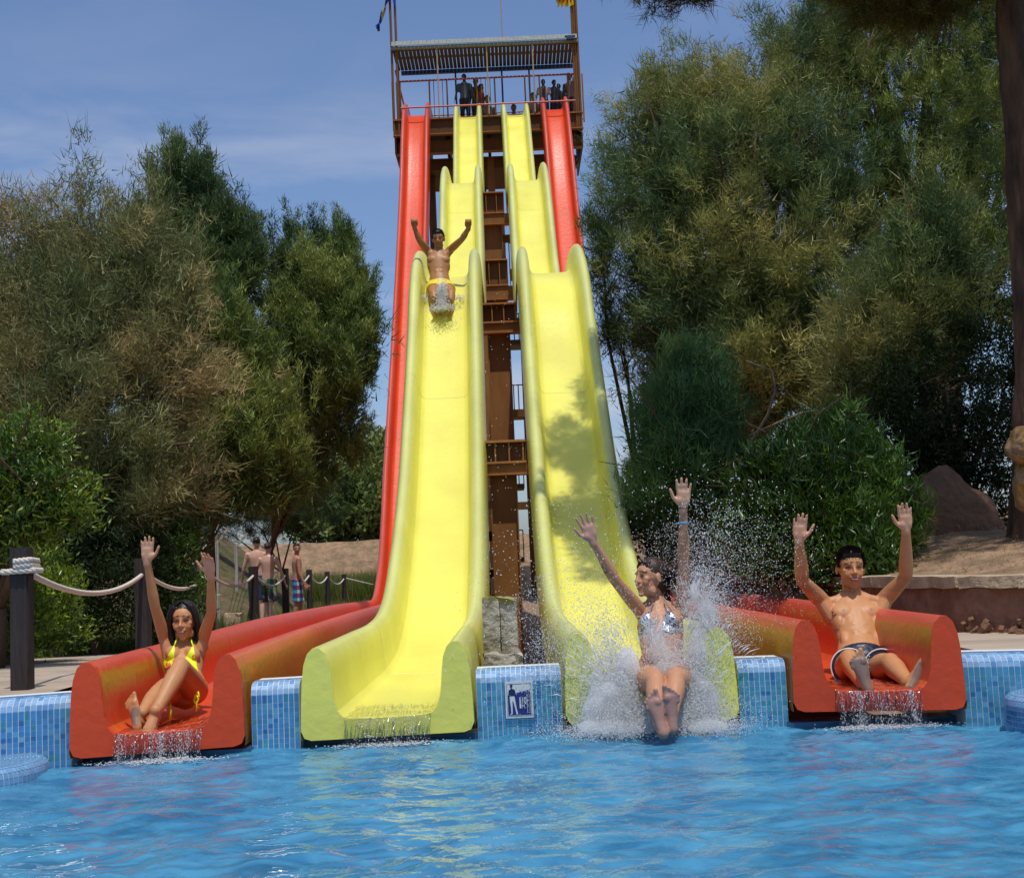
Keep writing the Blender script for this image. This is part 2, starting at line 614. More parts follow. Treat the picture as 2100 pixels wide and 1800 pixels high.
def water_material():
    m = bpy.data.materials.new('pool_water')
    m.use_nodes = True
    t = m.node_tree
    b = t.nodes['Principled BSDF']
    tcn = t.nodes.new('ShaderNodeTexCoord')
    mpn = t.nodes.new('ShaderNodeMapping')
    mpn.inputs['Scale'].default_value = (0.75, 1.25, 1)
    t.links.new(tcn.outputs['Object'], mpn.inputs[0])
    n = t.nodes.new('ShaderNodeTexNoise')
    n.inputs['Scale'].default_value = 2.2
    n.inputs['Detail'].default_value = 6
    n.inputs['Distortion'].default_value = 1.4
    t.links.new(mpn.outputs[0], n.inputs[0])
    r = t.nodes.new('ShaderNodeValToRGB')
    r.color_ramp.elements[0].position = 0.34
    r.color_ramp.elements[0].color = (0.024, 0.135, 0.265, 1)
    r.color_ramp.elements[1].position = 0.62
    r.color_ramp.elements[1].color = (0.054, 0.225, 0.385, 1)
    e = r.color_ramp.elements.new(0.74)
    e.color = (0.085, 0.29, 0.44, 1)
    t.links.new(n.outputs[0], r.inputs[0])
    # veins of light, as on a pool floor, painted into the water colour
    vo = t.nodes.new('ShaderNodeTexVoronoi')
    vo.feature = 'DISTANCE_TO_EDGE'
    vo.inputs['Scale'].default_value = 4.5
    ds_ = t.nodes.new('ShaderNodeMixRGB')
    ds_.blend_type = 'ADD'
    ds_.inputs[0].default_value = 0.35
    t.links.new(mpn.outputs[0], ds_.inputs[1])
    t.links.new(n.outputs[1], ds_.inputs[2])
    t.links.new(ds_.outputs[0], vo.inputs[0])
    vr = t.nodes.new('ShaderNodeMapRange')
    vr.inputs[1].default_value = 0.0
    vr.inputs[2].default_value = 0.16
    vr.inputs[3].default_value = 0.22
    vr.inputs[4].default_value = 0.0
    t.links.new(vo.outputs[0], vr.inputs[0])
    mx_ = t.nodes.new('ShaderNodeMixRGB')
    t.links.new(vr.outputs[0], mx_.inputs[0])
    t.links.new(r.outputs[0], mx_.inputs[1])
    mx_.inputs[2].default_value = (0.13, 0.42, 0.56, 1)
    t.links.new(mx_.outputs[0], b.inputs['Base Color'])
    b.inputs['Roughness'].default_value = 0.03
    b.inputs['IOR'].default_value = 1.33
    b.inputs['Specular IOR Level'].default_value = 0.5
    nb = t.nodes.new('ShaderNodeTexNoise')
    nb.inputs['Scale'].default_value = 22
    nb.inputs['Detail'].default_value = 3
    t.links.new(tcn.outputs['Object'], nb.inputs[0])
    bp = t.nodes.new('ShaderNodeBump')
    bp.inputs['Strength'].default_value = 0.4
    bp.inputs['Distance'].default_value = 0.012
    t.links.new(nb.outputs[0], bp.inputs['Height'])
    t.links.new(bp.outputs[0], b.inputs['Normal'])
    return m


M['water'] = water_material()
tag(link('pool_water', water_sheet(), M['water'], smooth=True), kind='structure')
mb = MB()
for x0, x1, y0, y1 in ((-14, -4.2, -14, 6.0), (4.2, 14, -14, 6.0), (-4.2, 4.2, -14, 2.6)):
    mb.add([(x0, y0, 0), (x1, y0, 0), (x1, y1, 0), (x0, y1, 0)], [(0, 1, 2, 3)])
tag(mb.build('open_pool_water', M['water']), kind='structure')

# ------------------------------------------------------------------ slides
SEC = [(-.452, .0), (-.457, .03), (-.450, .18), (-.443, .30), (-.432, .38), (-.412, .435), (-.383, .462), (-.350, .460), (-.320, .435),
       (-.302, .39), (-.293, .33), (-.286, .25), (-.278, .19), (-.262, .14), (-.238, .112), (-.205, .100),
       (-.10, .097), (0, .096)]
N_L = len(SEC)
SECF = SEC + [(-u, v) for u, v in SEC[-2::-1]]
WEAR = {}


def catmull(pts, step):
    """smooth path through (d,z) points"""
    pts = [np.array(p, float) for p in pts]
    ext = [2 * pts[0] - pts[1]] + pts + [2 * pts[-1] - pts[-2]]
    res = []
    for i in range(1, len(ext) - 2):
        p0, p1, p2, p3 = ext[i - 1:i + 3]
        L = np.linalg.norm(p2 - p1)
        n = max(1, int(L / step))
        # centripetal tangents
        a01 = np.linalg.norm(p1 - p0) ** .5; a12 = L ** .5; a23 = np.linalg.norm(p3 - p2) ** .5
        m1 = (p2 - p1) + a12 * ((p1 - p0) / a01 - (p2 - p0) / (a01 + a12))
        m2 = (p2 - p1) + a12 * ((p3 - p2) / a23 - (p3 - p1) / (a12 + a23))
        for k in range(n):
            t = k / n
            t2, t3 = t * t, t * t * t
            res.append((2 * t3 - 3 * t2 + 1) * p1 + (t3 - 2 * t2 + t) * m1 + (-2 * t3 + 3 * t2) * p2 + (t3 - t2) * m2)
    res.append(pts[-1])
    return res


def make_slide(name, label, path, xfun, wfun, paint, shear, color):
    """path from the exit up; list of (d, z) of the underside"""
    root = empty(name, (xfun(path[0][0]), path[0][0], 0), label, 'water slide', 'four parallel water slides down from the tower')
    pts = catmull(path, 0.16)
    rings, nrm = [], []
    for i, p in enumerate(pts):
        a, b = pts[max(0, i - 1)], pts[min(len(pts) - 1, i + 1)]
        t = (b - a) / np.linalg.norm(b - a)
        if i == 0:
            t = np.array((1.0, 0))
        nv = np.array((-t[1], t[0]))
        w_ = wfun(p[0])
        d0 = p[0]
        fade = math.exp(-(d0 - pts[0][0]) / 0.5)
        ring = []
        for (u, v) in SECF:
            uu = u * w_ / .91
            vv = v * (0.86 + 0.14 * w_ / .91)
            y = p[0] + nv[0] * vv + shear(xfun(d0) + uu, pts[0][0]) * fade
            z = p[1] + nv[1] * vv
            ring.append((xfun(y) + uu, y, z))
        rings.append(ring)
    ns = len(SECF)

    def strip(pname, j0, j1, close):
        vs, tint = [], []
        for i, ring in enumerate(rings):
            near = math.exp(-(pts[i][0] - pts[0][0]) / 5.0)
            for j in range(j0, j1 + 1):
                u, v = SECF[j]
                vs.append(ring[j])
                topf = max(0, (v - .39) / .07)
                inner = abs(u) < .335
                worn = 0
                if color == 'red':
                    if .28 < v < .43 and inner: worn = 0.75 * near
                    if v <= .40 and not inner: worn = 0.55 * near + 0.1
                    if v < .16 and abs(u) > .22 and inner: worn = .32 * near
                else:
                    worn = 0.12 * topf * near
                tint.append((worn, topf, 0))
        k = j1 - j0 + 1
        i = np.arange(len(rings) - 1)[:, None] * k + np.arange(k - 1)[None, :]
        F4 = np.stack([i, i + k, i + k + 1, i + 1], -1).reshape(-1, 4)
        me = big_mesh(pname, np.array(vs), F4, np.array(tint))
        o = link(pname, me, M[paint], root, smooth=True)
        return o
    strip('side_rail', 0, 13, True)
    strip('chute', 13, ns - 14, False)
    strip('side_rail', ns - 14, ns - 1, True)
    # end cap, rounded bottom corners, a few millimetres proud and 3 cm thick
    r0 = rings[0]
    xc = xfun(pts[0][0])
    prof = []
    for (u, v), q in zip(SECF, r0):
        prof.append((q[0], q[2]))
    x0, x1, zb = prof[0][0], prof[-1][0], r0[0][2]
    c = .05
    prof = [(x0 + c, zb), (x0 + .015, zb + .012)] + [(x0 - .002, zb + .05)] + prof[2:-2] + [(x1 + .002, zb + .05), (x1 - .015, zb + .012), (x1 - c, zb)]
    bm = bmesh.new()
    yf = lambda x: pts[0][0] + shear(x, pts[0][0])
    fr = [bm.verts.new((x, yf(x) - .006, z)) for x, z in prof]
    bk = [bm.verts.new((x, yf(x) + .03, z)) for x, z in prof]
    bm.faces.new(fr)
    for i in range(len(prof)):
        j = (i + 1) % len(prof)
        bm.faces.new((fr[j], fr[i], bk[i], bk[j]))
    # tiny rolled lip along the opening
    bmesh.ops.recalc_face_normals(bm, faces=bm.faces)
    me = bpy.data.meshes.new('end_cap')
    bm.to_mesh(me); bm.free()
    a = me.color_attributes.new('tint', 'FLOAT_COLOR', 'POINT')
    cc = np.zeros((len(me.vertices), 4), dtype=np.float32); cc[:, 3] = 1
    a.data.foreach_set('color', cc.ravel())
    link('end_cap', me, M[paint + '_cap'] if paint + '_cap' in M else M[paint], root)
    # joint flanges between the moulded sections
    Ls = 0
    last = pts[0]
    nextj = 2.6 if color == 'yellow' else 3.2
    for i in range(1, len(pts)):
        Ls += np.linalg.norm(pts[i] - last)
        last = pts[i]
        if Ls > nextj:
            nextj += 6.1
            ring = rings[i]
            i2 = min(i + 1, len(rings) - 1)
            A = np.array(rings[i]); B = np.array(rings[i2])
            dirv = (B - A)
            dirv /= np.linalg.norm(dirv, axis=1)[:, None]
            ctr = A.mean(0)
            vs = []
            t = (pts[i2] - pts[i]); t = t / np.linalg.norm(t)
            # outward offset below/outside of the shell
            for q in range(ns):
                q0, q1 = max(0, q - 1), min(ns - 1, q + 1)
                tg = A[q1] - A[q0]
                nn = np.cross(tg, dirv[q]); nn /= np.linalg.norm(nn) + 1e-9
                vs += [A[q] + nn * .0012, A[q] + nn * .0012 + dirv[q] * .010, A[q] - nn * .03 + dirv[q] * .010, A[q] - nn * .03]
            fs = []
            for q in range(ns - 1):
                for e in range(4):
                    fs.append((q * 4 + e, q * 4 + (e + 1) % 4, (q + 1) * 4 + (e + 1) % 4, (q + 1) * 4 + e))
            me = big_mesh('section_joint', np.array(vs), np.array(fs), np.tile((0.25, .5, 0), (len(vs), 1)))
            link('section_joint', me, M[paint], root)
    return root, rings, pts


def shear(x, d0):
    return 0.0


# exits: the faces stand a hand's breadth proud of the curved wall
def mk_shear(xc):
    k = -2 * ARC_K * (xc - ARC_X)
    return lambda x, d0: (x - xc) * k


def lerpfun(x0, d0, x1, d1):
    return lambda d: x0 + (x1 - x0) * min(1.15, max(0, (d - d0) / (d1 - d0)))


def wf0(d):
    return .91 if d < 14 else .91 - .09 * min(1, (d - 14) / 20)


EX = {}
specs = [
    ('RL', 'red', 'straight red slide at the left, woman in yellow bikini sitting in its mouth', 139, 505, -2.30),
    ('YL', 'yellow', 'humped yellow slide left of the depth sign, man with fists raised on it', 615, 972, -0.86),
    ('YR', 'yellow', 'humped yellow slide with tree shade on it, splashing woman leaving its mouth', 1157, 1514, 0.50),
    ('RR', 'red', 'straight red slide at the right, man in navy trunks sitting in its mouth', 1623, 1982, 1.66),
]
PATH_RED = [(0, .03), (8, .035), (11, .04), (14, .03), (18, 0.0), (22, -.05), (23.8, -.03), (24.9, .30), (26.2, 1.05), (29.6, 4.6), (34.6, 10.6), (36.2, 12.95), (36.9, 13.75), (37.5, 14.02), (38.3, 14.08)]
PATH_YL = [(0, .03), (8.2, .035), (9.6, .05), (10.6, .14), (11.6, .42), (13.2, 1.32), (14.5, 2.45), (15.5, 3.45), (16.1, 4.1), (16.8, 4.5), (17.8, 4.72), (20.0, 4.78), (22.0, 5.05), (23.2, 5.7),
           (24.3, 6.7), (25.3, 7.8), (26.0, 8.4), (26.9, 8.78), (28.5, 9.05), (30.5, 9.2), (32.0, 9.6), (33.2, 10.35), (34.6, 11.7), (36.0, 13.1), (36.8, 13.65), (37.5, 13.9), (38.3, 13.98)]
PATH_YR = [(d, z) for d, z in PATH_YL]
SL = {}
for key, color, label, pxa, pxb, xt in specs:
    py = 1440
    d = 6.7
    xa = XA(pxa, d, .2); xb = XA(pxb, d, .2)
    xc = (xa + xb) / 2
    d0 = arc(xc) - .075
    sh0 = mk_shear(xc)
    xa = XA(pxa, d0 + sh0(xc - .44, 0), .2); xb = XA(pxb, d0 + sh0(xc + .44, 0), .2)
    xc = (xa + xb) / 2
    print('slide', key, 'width', xb - xa)
    wk = (xb - xa) * .91 / .914
    wf = lambda d, wk=wk: wk if d < 9 else (wk + (.91 - wk) * min(1, (d - 9) / 3) if d < 14 else .91 - .09 * min(1, (d - 14) / 20))
    zb = {'RL': .036, 'YL': .036, 'YR': .045, 'RR': .075}[key]
    base = {'RL': PATH_RED, 'RR': PATH_RED, 'YL': PATH_YL, 'YR': PATH_YR}[key]
    path = [(d0, zb)] + [(q[0], q[1] + (zb - .03) * max(0, 1 - (q[0] - 7) / 10)) for q in base[1:]]
    kink = 24.8 if color == 'red' else 37.0
    xk = {'RL': -2.27, 'RR': 1.66}.get(key)
    xf = lerpfun(xc, d0, xk, 24.8) if color == 'red' else lerpfun(xc, d0, xt, 37.0)
    SL[key] = make_slide('water_slide', label, path, xf, wf, color + '_paint', mk_shear(xc), color)
    EX[key] = (xa, xb, d0, xc, zb, xf)

# ------------------------------------------------------------------ tiled pool wall
TP = .0252
WT = .335          # top of wall
wall_thing = tag(bpy.data.objects.new('pool_wall', None), kind='structure')
COL.objects.link(wall_thing)


def wall_profile():
    """(offset back from arc, z, ny, nz) along the height of the wall"""
    R = .065
    pts = []
    z = -.10
    while z < WT - R - .001:
        pts.append((0, z))
        z += TP
    n = 4
    z0 = pts[-1][1]
    zt = WT - R
    pts[-1] = (0, zt)
    for k in range(1, n + 1):
        a = k / n * math.pi / 2
        pts.append((R - R * math.cos(a), zt + R * math.sin(a)))
    for k in range(1, 5):
        pts.append((R + TP * k, WT))
    return pts


prof = wall_profile()
gaps = []
edges = [EX[k] for k in ('RL', 'YL', 'YR', 'RR')]
xprev = -4.2
for e in edges:
    gaps.append((xprev, e[0] - .012))
    xprev = e[1] + .012
gaps.append((xprev, 4.2))
core = MB()
tiles = []
for (xa, xb) in gaps:
    n = max(2, int((xb - xa) / .1))
    xs_ = np.linspace(xa, xb, n)
    full = prof + [(.30, WT), (.30, -.6), (0, -.6)]
    b0 = len(core.v)
    for x in xs_:
        for o, z in full:
            core.v.append((x, arc(x) + o + .0015, z - (.0015 if o > .02 else 0)))
            core.t.append((1, 1, 1))
    k = len(full)
    for i in range(n - 1):
        for j in range(k):
            a, b = b0 + i * k + j, b0 + i * k + (j + 1) % k
            core.f.append((a, a + k, b + k, b))
    core.f.append(tuple(b0 + j for j in range(k)))
    core.f.append(tuple(b0 + (n - 1) * k + j for j in range(k))[::-1])
    # tile positions
    nt_ = max(1, int((xb - xa) / TP))
    tw = (xb - xa) / nt_
    if xa < -4: rng_i = range(int((1.4) / tw), nt_)
    elif xb > 4: rng_i = range(0, int(1.9 / tw))
    else: rng_i = range(nt_)
    for i in rng_i:
        x = xa + (i + .5) * tw
        for j in range(len(prof) - 1):
            tiles.append((x, tw, j))
# low wall behind the slide mouths, below the caps
sill = MB()
for e in edges:
    sill.bbox(e[0] - .02, e[1] + .02, e[2] + .12, e[2] + .3, -.6, min(e[4] - .012, .02))
core_o = core.build('wall_core', M['grout'], wall_thing)
sill.build('sill', M['under'], wall_thing)


def tile_verts(x, tw, j):
    (o0, z0), (o1, z1) = prof[j], prof[j + 1]
    g = .0034
    xl, xr = x - tw / 2 + g / 2, x + tw / 2 - g / 2
    L = math.hypot(o1 - o0, z1 - z0)
    s = g / 2 / L
    a = (o0 + (o1 - o0) * s, z0 + (z1 - z0) * s)
    b = (o0 + (o1 - o0) * (1 - s), z0 + (z1 - z0) * (1 - s))
    nx_, nz_ = -(z1 - z0) / L, (o1 - o0) / L
    if abs(o1 - o0) < 1e-6: nx_, nz_ = -1, 0
    h = .0007 + random.random() * .0005
    tl = [(random.random() - .5) * .0006 for _ in range(4)]
    vs = []
    for q, (xx, (oo, zz)) in enumerate(((xl, a), (xr, a), (xr, b), (xl, b))):
        hh = h + tl[q]
        vs.append((xx, arc(xx) + oo + nx_ * hh, zz + nz_ * hh))
    for q, (xx, (oo, zz)) in enumerate(((xl, a), (xr, a), (xr, b), (xl, b))):
        vs.append((xx, arc(xx) + oo - nx_ * .002 + .0015, zz - nz_ * .002))
    return vs


TF = [(0, 1, 2, 3), (0, 4, 5, 1), (1, 5, 6, 2), (2, 6, 7, 3), (3, 7, 4, 0)]


def tile_col(j, x, z):
    r = random.random()
    base = np.array(lin(66, 130, 180))
    if x > -1.2:
        base = np.array(lin(72, 144, 178)) * min(1, (x + 1.2) / 1.2) + base * (1 - min(1, (x + 1.2) / 1.2))
    alt = [np.array(lin(38, 96, 160)), np.array(lin(84, 152, 184)), np.array(lin(60, 140, 150)), np.array(lin(110, 160, 190))]
    c = base * (0.85 + .3 * random.random())
    if r < .34:
        c = (alt[random.randrange(4)] * .7 + base * .3) * (.85 + .3 * random.random())
    if prof[j][0] > 0 or prof[j + 1][0] > 0:   # coping: pale tile, with its sky and sun sheen mixed into the colour
        c = np.array(lin(132, 170, 206)) * (.86 + .26 * random.random())
        if random.random() < .2: c = np.array(lin(96, 142, 188)) * (.9 + .2 * random.random())
    return tuple(c)


def tscore(t):
    x, tw, j = t
    if prof[j][1] < 0: return 99
    near = abs(x + .1)
    return near + (0 if prof[j][0] == 0 else 0.0)


order = sorted(range(len(tiles)), key=lambda i: tscore(tiles[i]))
single = set(order[:290])
bulk = MB()
for i, (x, tw, j) in enumerate(tiles):
    vs = tile_verts(x, tw, j)
    c = tile_col(j, x, prof[j][1])
    if i in single:
        q = MB()
        q.add(vs, TF, c)
        q.build('tile', M['tile'], wall_thing, tint=True)
    else:
        bulk.add(vs, TF, c)
o = bulk.build('tile', M['tile'], wall_thing, tint=True)
o['kind'] = 'stuff'

# low rounded tiled ledges standing in the pool at both picture edges


def ledge(name, label, cx, cy, zt, rad):
    root = empty(name, (cx, cy, 0), label, 'pool ledge')
    mb_ = MB()
    n = 40
    R = .05
    pr = [(rad, -.3)] + [(rad - R + R * math.cos(a), zt - R + R * math.sin(a)) for a in np.linspace(0, math.pi / 2, 5)] + [(0.001, zt)]
    for k in range(n):
        an = 2 * math.pi * k / n
        for r, z in pr:
            mb_.v.append((cx + math.cos(an) * (r - .002), cy + math.sin(an) * (r - .002), z - .002)); mb_.t.append((1, 1, 1))
    m_ = len(pr)
    for k in range(n):
        for j in range(m_ - 1):
            a, b = k * m_ + j, ((k + 1) % n) * m_ + j
            mb_.f.append((a, b, b + 1, a + 1))
    mb_.build('core', M['grout'], root)
    tl = MB()
    circ = 2 * math.pi * rad
    nt2 = int(circ / TP)
    prz = [(rad, z) for z in np.arange(-.05, zt - R, TP)] + [(rad - R + R * math.cos(a), zt - R + R * math.sin(a)) for a in np.linspace(0, math.pi / 2, 4)]
    r = rad - R - TP
    while r > .012:
        prz.append((r, zt)); r -= TP
    for k in range(nt2):
        a0, a1 = 2 * math.pi * (k + .06) / nt2, 2 * math.pi * (k + .94) / nt2
        for j in range(len(prz) - 1):
            (r0, z0), (r1, z1) = prz[j], prz[j + 1]
            e = .06
            ra, za = r0 + (r1 - r0) * e, z0 + (z1 - z0) * e
            rb, zb = r0 + (r1 - r0) * (1 - e), z0 + (z1 - z0) * (1 - e)
            vs = [(cx + math.cos(a) * rr, cy + math.sin(a) * rr, zz + .001) for a, rr, zz in ((a0, ra, za), (a1, ra, za), (a1, rb, zb), (a0, rb, zb))]
            c = np.array(lin(70, 130, 178)) * (.8 + .4 * random.random()) if z1 < zt - R else np.array(lin(110, 156, 196)) * (.88 + .24 * random.random())
            tl.add(vs, [(0, 1, 2, 3)], tuple(c))
    o = tl.build('tile', M['tile'], root, tint=True)
    o['kind'] = 'stuff'


p = P(-128, 1570, 6.05)
ledge('pool_ledge', 'low rounded blue tiled ledge in the water at the lower left, beside the red slide', p.x, 6.17, .075, .44)
p = P(2150, 1450, 6.1)
ledge('pool_ledge', 'small rounded blue tiled ledge in the water at the right edge of the pool', p.x + .20, 6.22, .17, .34)

# ------------------------------------------------------------------ depth sign on the wall
sx0, sx1 = XA(1036, 6.88, .2), XA(1093, 6.88, .2)
sxc = (sx0 + sx1) / 2
sy = arc(sxc) - .004
szt = P(1064, 1396, sy).z
szb = P(1064, 1471, sy).z
sgn = empty('depth_sign', (sxc, sy, szb), "white and navy pool depth sign reading 1'10 M. with standing bather, on the tiled wall", 'sign')
Wd, Hd = sx1 - sx0, szt - szb
mb = MB()
mb.bbox(sx0, sx1, sy - .012, sy, szb, szt)
mb.build('board', M['white_paint'], sgn)


def flat(name, pts, layer, m, parent):
    """thin plate from outline in sign units (0..1, 0..1)"""
    bm = bmesh.new()
    y0 = sy - .012 - .0006 * layer
    fr = [bm.verts.new((sx0 + u * Wd, y0, szb + v * Hd)) for u, v in pts]
    bm.faces.new(fr)
    ret = bmesh.ops.extrude_face_region(bm, geom=list(bm.faces))
    for v in ret['geom']:
        if isinstance(v, bmesh.types.BMVert): v.co.y += .0005 * 1
    bmesh.ops.recalc_face_normals(bm, faces=bm.faces)
    me = bpy.data.meshes.new(name)
    bm.to_mesh(me); bm.free()
    return link(name, me, m, parent)


frm = MB()
for (a, b, c, d) in ((.06, .94, .925, .935), (.06, .94, .05, .06), (.06, .07, .06, .925), (.93, .94, .06, .925)):
    frm.bbox(sx0 + a * Wd, sx0 + b * Wd, sy - .0128, sy - .0119, szb + c * Hd, szb + d * Hd)
frm.build('border_line', M['sign_navy'], sgn)
sea = [(.09, .08), (.91, .08), (.91, .74)]
for i in range(12):
    u = .91 - (.91 - .09) * (i + .5) / 12
    sea.append((u, .62 + .11 * u / .9 + (.012 if i % 2 else -.006)))
sea.append((.09, .62))
flat('water_area', sea, 1, M['sign_blue'], sgn)
flat('deck_line', [(.42, .67), (.91, .76), (.91, .775), (.42, .685)], 1, M['sign_navy'], sgn)
body_top = [(.20, .92), (.25, .93), (.275, .90), (.27, .86), (.25, .84), (.255, .80), (.34, .785), (.37, .72), (.39, .60), (.37, .59), (.33, .68), (.32, .60), (.17, .60), (.165, .68), (.15, .59), (.125, .56), (.12, .66),
            (.13, .76), (.21, .80), (.215, .84), (.19, .86), (.185, .90)]
flat('bather_figure', body_top, 3, M['sign_navy'], sgn)
flat('bather_legs', [(.16, .60), (.33, .60), (.36, .46), (.39, .28), (.43, .14), (.45, .10), (.38, .10), (.37, .16), (.33, .30), (.28, .45), (.265, .47), (.25, .45), (.25, .30), (.245, .12), (.15, .09), (.15, .105), (.20, .14), (.19, .30), (.165, .45)], 2, M['white_paint'], sgn)


def text_mesh(name, txt, size, u, v, layer, m, parent, sx=1.0):
    cu = bpy.data.curves.new(name, 'FONT')
    cu.body = txt
    cu.size = size
    cu.offset = size * .018
    cu.extrude = .0002
    to = bpy.data.objects.new(name + '_src', cu)
    COL.objects.link(to)
    dg = bpy.context.evaluated_depsgraph_get()
    me = bpy.data.meshes.new_from_object(to.evaluated_get(dg))
    bpy.data.objects.remove(to)
    bpy.data.curves.remove(cu)
    me.materials.clear()
    me.transform(Matrix.Diagonal((sx, 1, 1, 1)))
    me.transform(Matrix.Rotation(math.pi / 2, 4, 'X'))
    me.transform(Matrix.Translation((sx0 + u * Wd, sy - .0125 - .0006 * layer, szb + v * Hd)))
    me.name = name
    return link(name, me, m, parent)


text_mesh('lettering', "1", Hd * .42, .42, .27, 3, M['white_paint'], sgn, .85)
text_mesh('lettering', "'10", Hd * .25, .535, .395, 3, M['white_paint'], sgn, .58)
text_mesh('lettering', "M.", Hd * .15, .585, .265, 3, M['white_paint'], sgn, .70)
rl = MB()
rl.bbox(sx0 + .775 * Wd, sx0 + .79 * Wd, sy - .0142, sy - .0132, szb + .13 * Hd, szb + .66 * Hd)
for i in range(13):
    v = .14 + i * .04
    rl.bbox(sx0 + (.84 if i % 4 else .81) * Wd, sx0 + .90 * Wd, sy - .0142, sy - .0132, szb + v * Hd, szb + (v + .008) * Hd)
rl.build('ruler_scale', M['white_paint'], sgn)

# ------------------------------------------------------------------ concrete footing between the yellow slides
def blocky(name, x0, x1, y0, y1, z0, z1, m, rough=.02, seed=1, sub=14, parent=None):
    bm = bmesh.new()
    bmesh.ops.create_cube(bm, size=1)
    for v in bm.verts:
        v.co = Vector((x0 + (v.co.x + .5) * (x1 - x0), y0 + (v.co.y + .5) * (y1 - y0), z0 + (v.co.z + .5) * (z1 - z0)))
    bmesh.ops.subdivide_edges(bm, edges=bm.edges[:], cuts=sub, use_grid_fill=True)
    from mathutils import noise
    for v in bm.verts:
        p = v.co * 6 + Vector((seed * 7.1, 0, 0))
        nv = Vector(noise.noise_vector(p)) * rough + Vector(noise.noise_vector(p * 4)) * rough * .5
        topk = 1.0 + 2.2 * max(0, (v.co.z - (z1 - .06)) / .06)
        v.co += nv * topk
    me = bpy.data.meshes.new(name)
    bm.to_mesh(me); bm.free()
    return link(name, me, m, parent, smooth=False)


M['crust'] = mat('crust', (0.34, 0.31, 0.24), rough=1.0, col2=(.27, .25, .05), var=.5, vscale=5, bump=1, bscale=20)
cb = empty('concrete_footing', (0, 8.6, 0), 'weathered concrete footing block with mossy broken top between the two yellow slides', 'footing')
xl, xr = XA(988, 8.4, .4), XA(1062, 8.4, .4)
xr2 = XA(1094, 8.4, .4)
zt = P(1040, 1228, 8.4).z
blocky('block', xl + .012, xl + (xr - xl) * .52, 8.40, 8.8, -.3, zt, M['concrete'], .005, 1, 20, cb)
blocky('block', xl + (xr - xl) * .545, xr, 8.42, 8.8, -.3, zt - .02, M['concrete'], .005, 2, 20, cb)
blocky('ledge', xl + .01, xr + .02, 8.33, 8.6, -.3, .315, M['concrete'], .010, 3, 14, cb)
blocky('broken_crust', xl + .012, xr + .005, 8.405, 8.75, zt - .03, zt + .004, M['crust'], .009, 4, 14, cb)

# ------------------------------------------------------------------ steel support frames between the yellow slides
def frame_support(d, pyt, pyb, pxl, pxr, cxl, cxr, label, base_z=-.12, nrib=0):
    root = empty('support_frame', (XA((pxl + pxr) / 2, d, 2), d, 0), label, 'steel frame', 'brown steel frames under the slides')
    zt, zb = P((cxl + cxr) / 2, pyt, d).z, P((cxl + cxr) / 2, pyb, d).z
    xl, xr = XA(pxl, d, zb), XA(pxr, d, zb)
    bl, br = XA(cxl, d, zt), XA(cxr, d, zt)
    col = MB()
    base = (1, 1, 1)
    dk = (.62, .60, .62)
    col.bbox(xl, xr, d, d + .016, base_z, zb - .012, base)
    col.build('web_plate', M['steel_brown'], root, tint=True)
    for x, s in ((xl, -1), (xr, 1)):
        f = MB(); f.bbox(x + s * .0, x + s * .014, d - .05, d + .2, base_z, zb - .012, base); f.build('flange', M['steel_brown'], root, tint=True)
    b = MB()
    b.bbox(bl - .06, br + .06, d - .02, d + .0, zb + .014, zt - .014, dk)
    b.build('cross_beam', M['steel_brown'], root, tint=True)
    for z in (zt, zb):
        p_ = MB(); p_.bbox(bl - .06, br + .06, d - .13, d + .12, z - .012, z + .012, (1.5, 1.5, 1.5)); p_.build('plate', M['steel_brown'], root, tint=True)
    n = 3
    for i in range(n + 1):
        x = xl + (xr - xl) * (-.35 + 1.7 * i / n)
        r = MB(); r.bbox(x - .008, x + .008, d - .11, d - .02, zb + .014, zt - .014, (1.2, 1.2, 1.2)); r.build('stiffener', M['steel_brown'], root, tint=True)
    # lower haunch plate
    hz_ = zb - (zt - zb) * .55
    hp = MB(); hp.bbox(xl - .22, xr + .22, d - .10, d - .085, hz_, zb - .014, base); hp.build('haunch_plate', M['steel_brown'], root, tint=True)
    hp = MB(); hp.bbox(xl - .24, xr + .24, d - .16, d + .02, hz_ - .012, hz_, (1.5, 1.5, 1.5)); hp.build('plate', M['steel_brown'], root, tint=True)
    return root


frame_support(14.0, 907, 950, 1006, 1056, 992, 1066, 'lowest brown steel column with cross beam, above the concrete footing')
frame_support(17.6, 626, 664, 1001, 1043, 990, 1050, 'second brown steel column up between the yellow slides')
frame_support(24.6, 536, 588, 996, 1034, 990, 1034, 'third brown steel column up, level with the fists of the sliding man')
frame_support(27.3, 398, 440, 990, 1027, 988, 1027, 'topmost brown steel column below the upper humps of the yellow slides')

# small brackets and ladder bits left of the lowest column
br_ = empty('pipe_bracket', (0, 14.4, 0), 'dark vertical pipe with brackets left of the lowest brown column', 'pipe')
mb = MB(); x = XA(997, 14.4, 1.5); mb.tube([(x, 14.4, -.1), (x, 14.4, 2.0)], .014, 8, (.3, .3, .3)); mb.build('pipe', M['steel_brown'], br_, tint=True)
for z in (.5, .75, 1.15, 1.5, 1.85):
    mb = MB(); mb.bbox(x - .01, x + .09, 14.36, 14.40, z, z + .07 + .05 * random.random(), (.25, .25, .25)); mb.build('bracket', M['steel_brown'], br_, tint=True)

# ================================================================== tower
TD = 36.6
tw = empty('slide_tower', (-.3, 38, 0), 'tall brown steel slide tower with red railings and slatted roof, people on its deck', 'tower')
XL, XR = XA(806, TD, 13.4), XA(1196, TD, 13.4)
DZ = 13.84
mb = MB(); mb.bbox(XL, XR, TD + .3, TD + 3.4, DZ - .06, DZ, (.7, .7, .7)); mb.build('deck_floor', M['steel_brown'], tw, tint=True)
segs = []


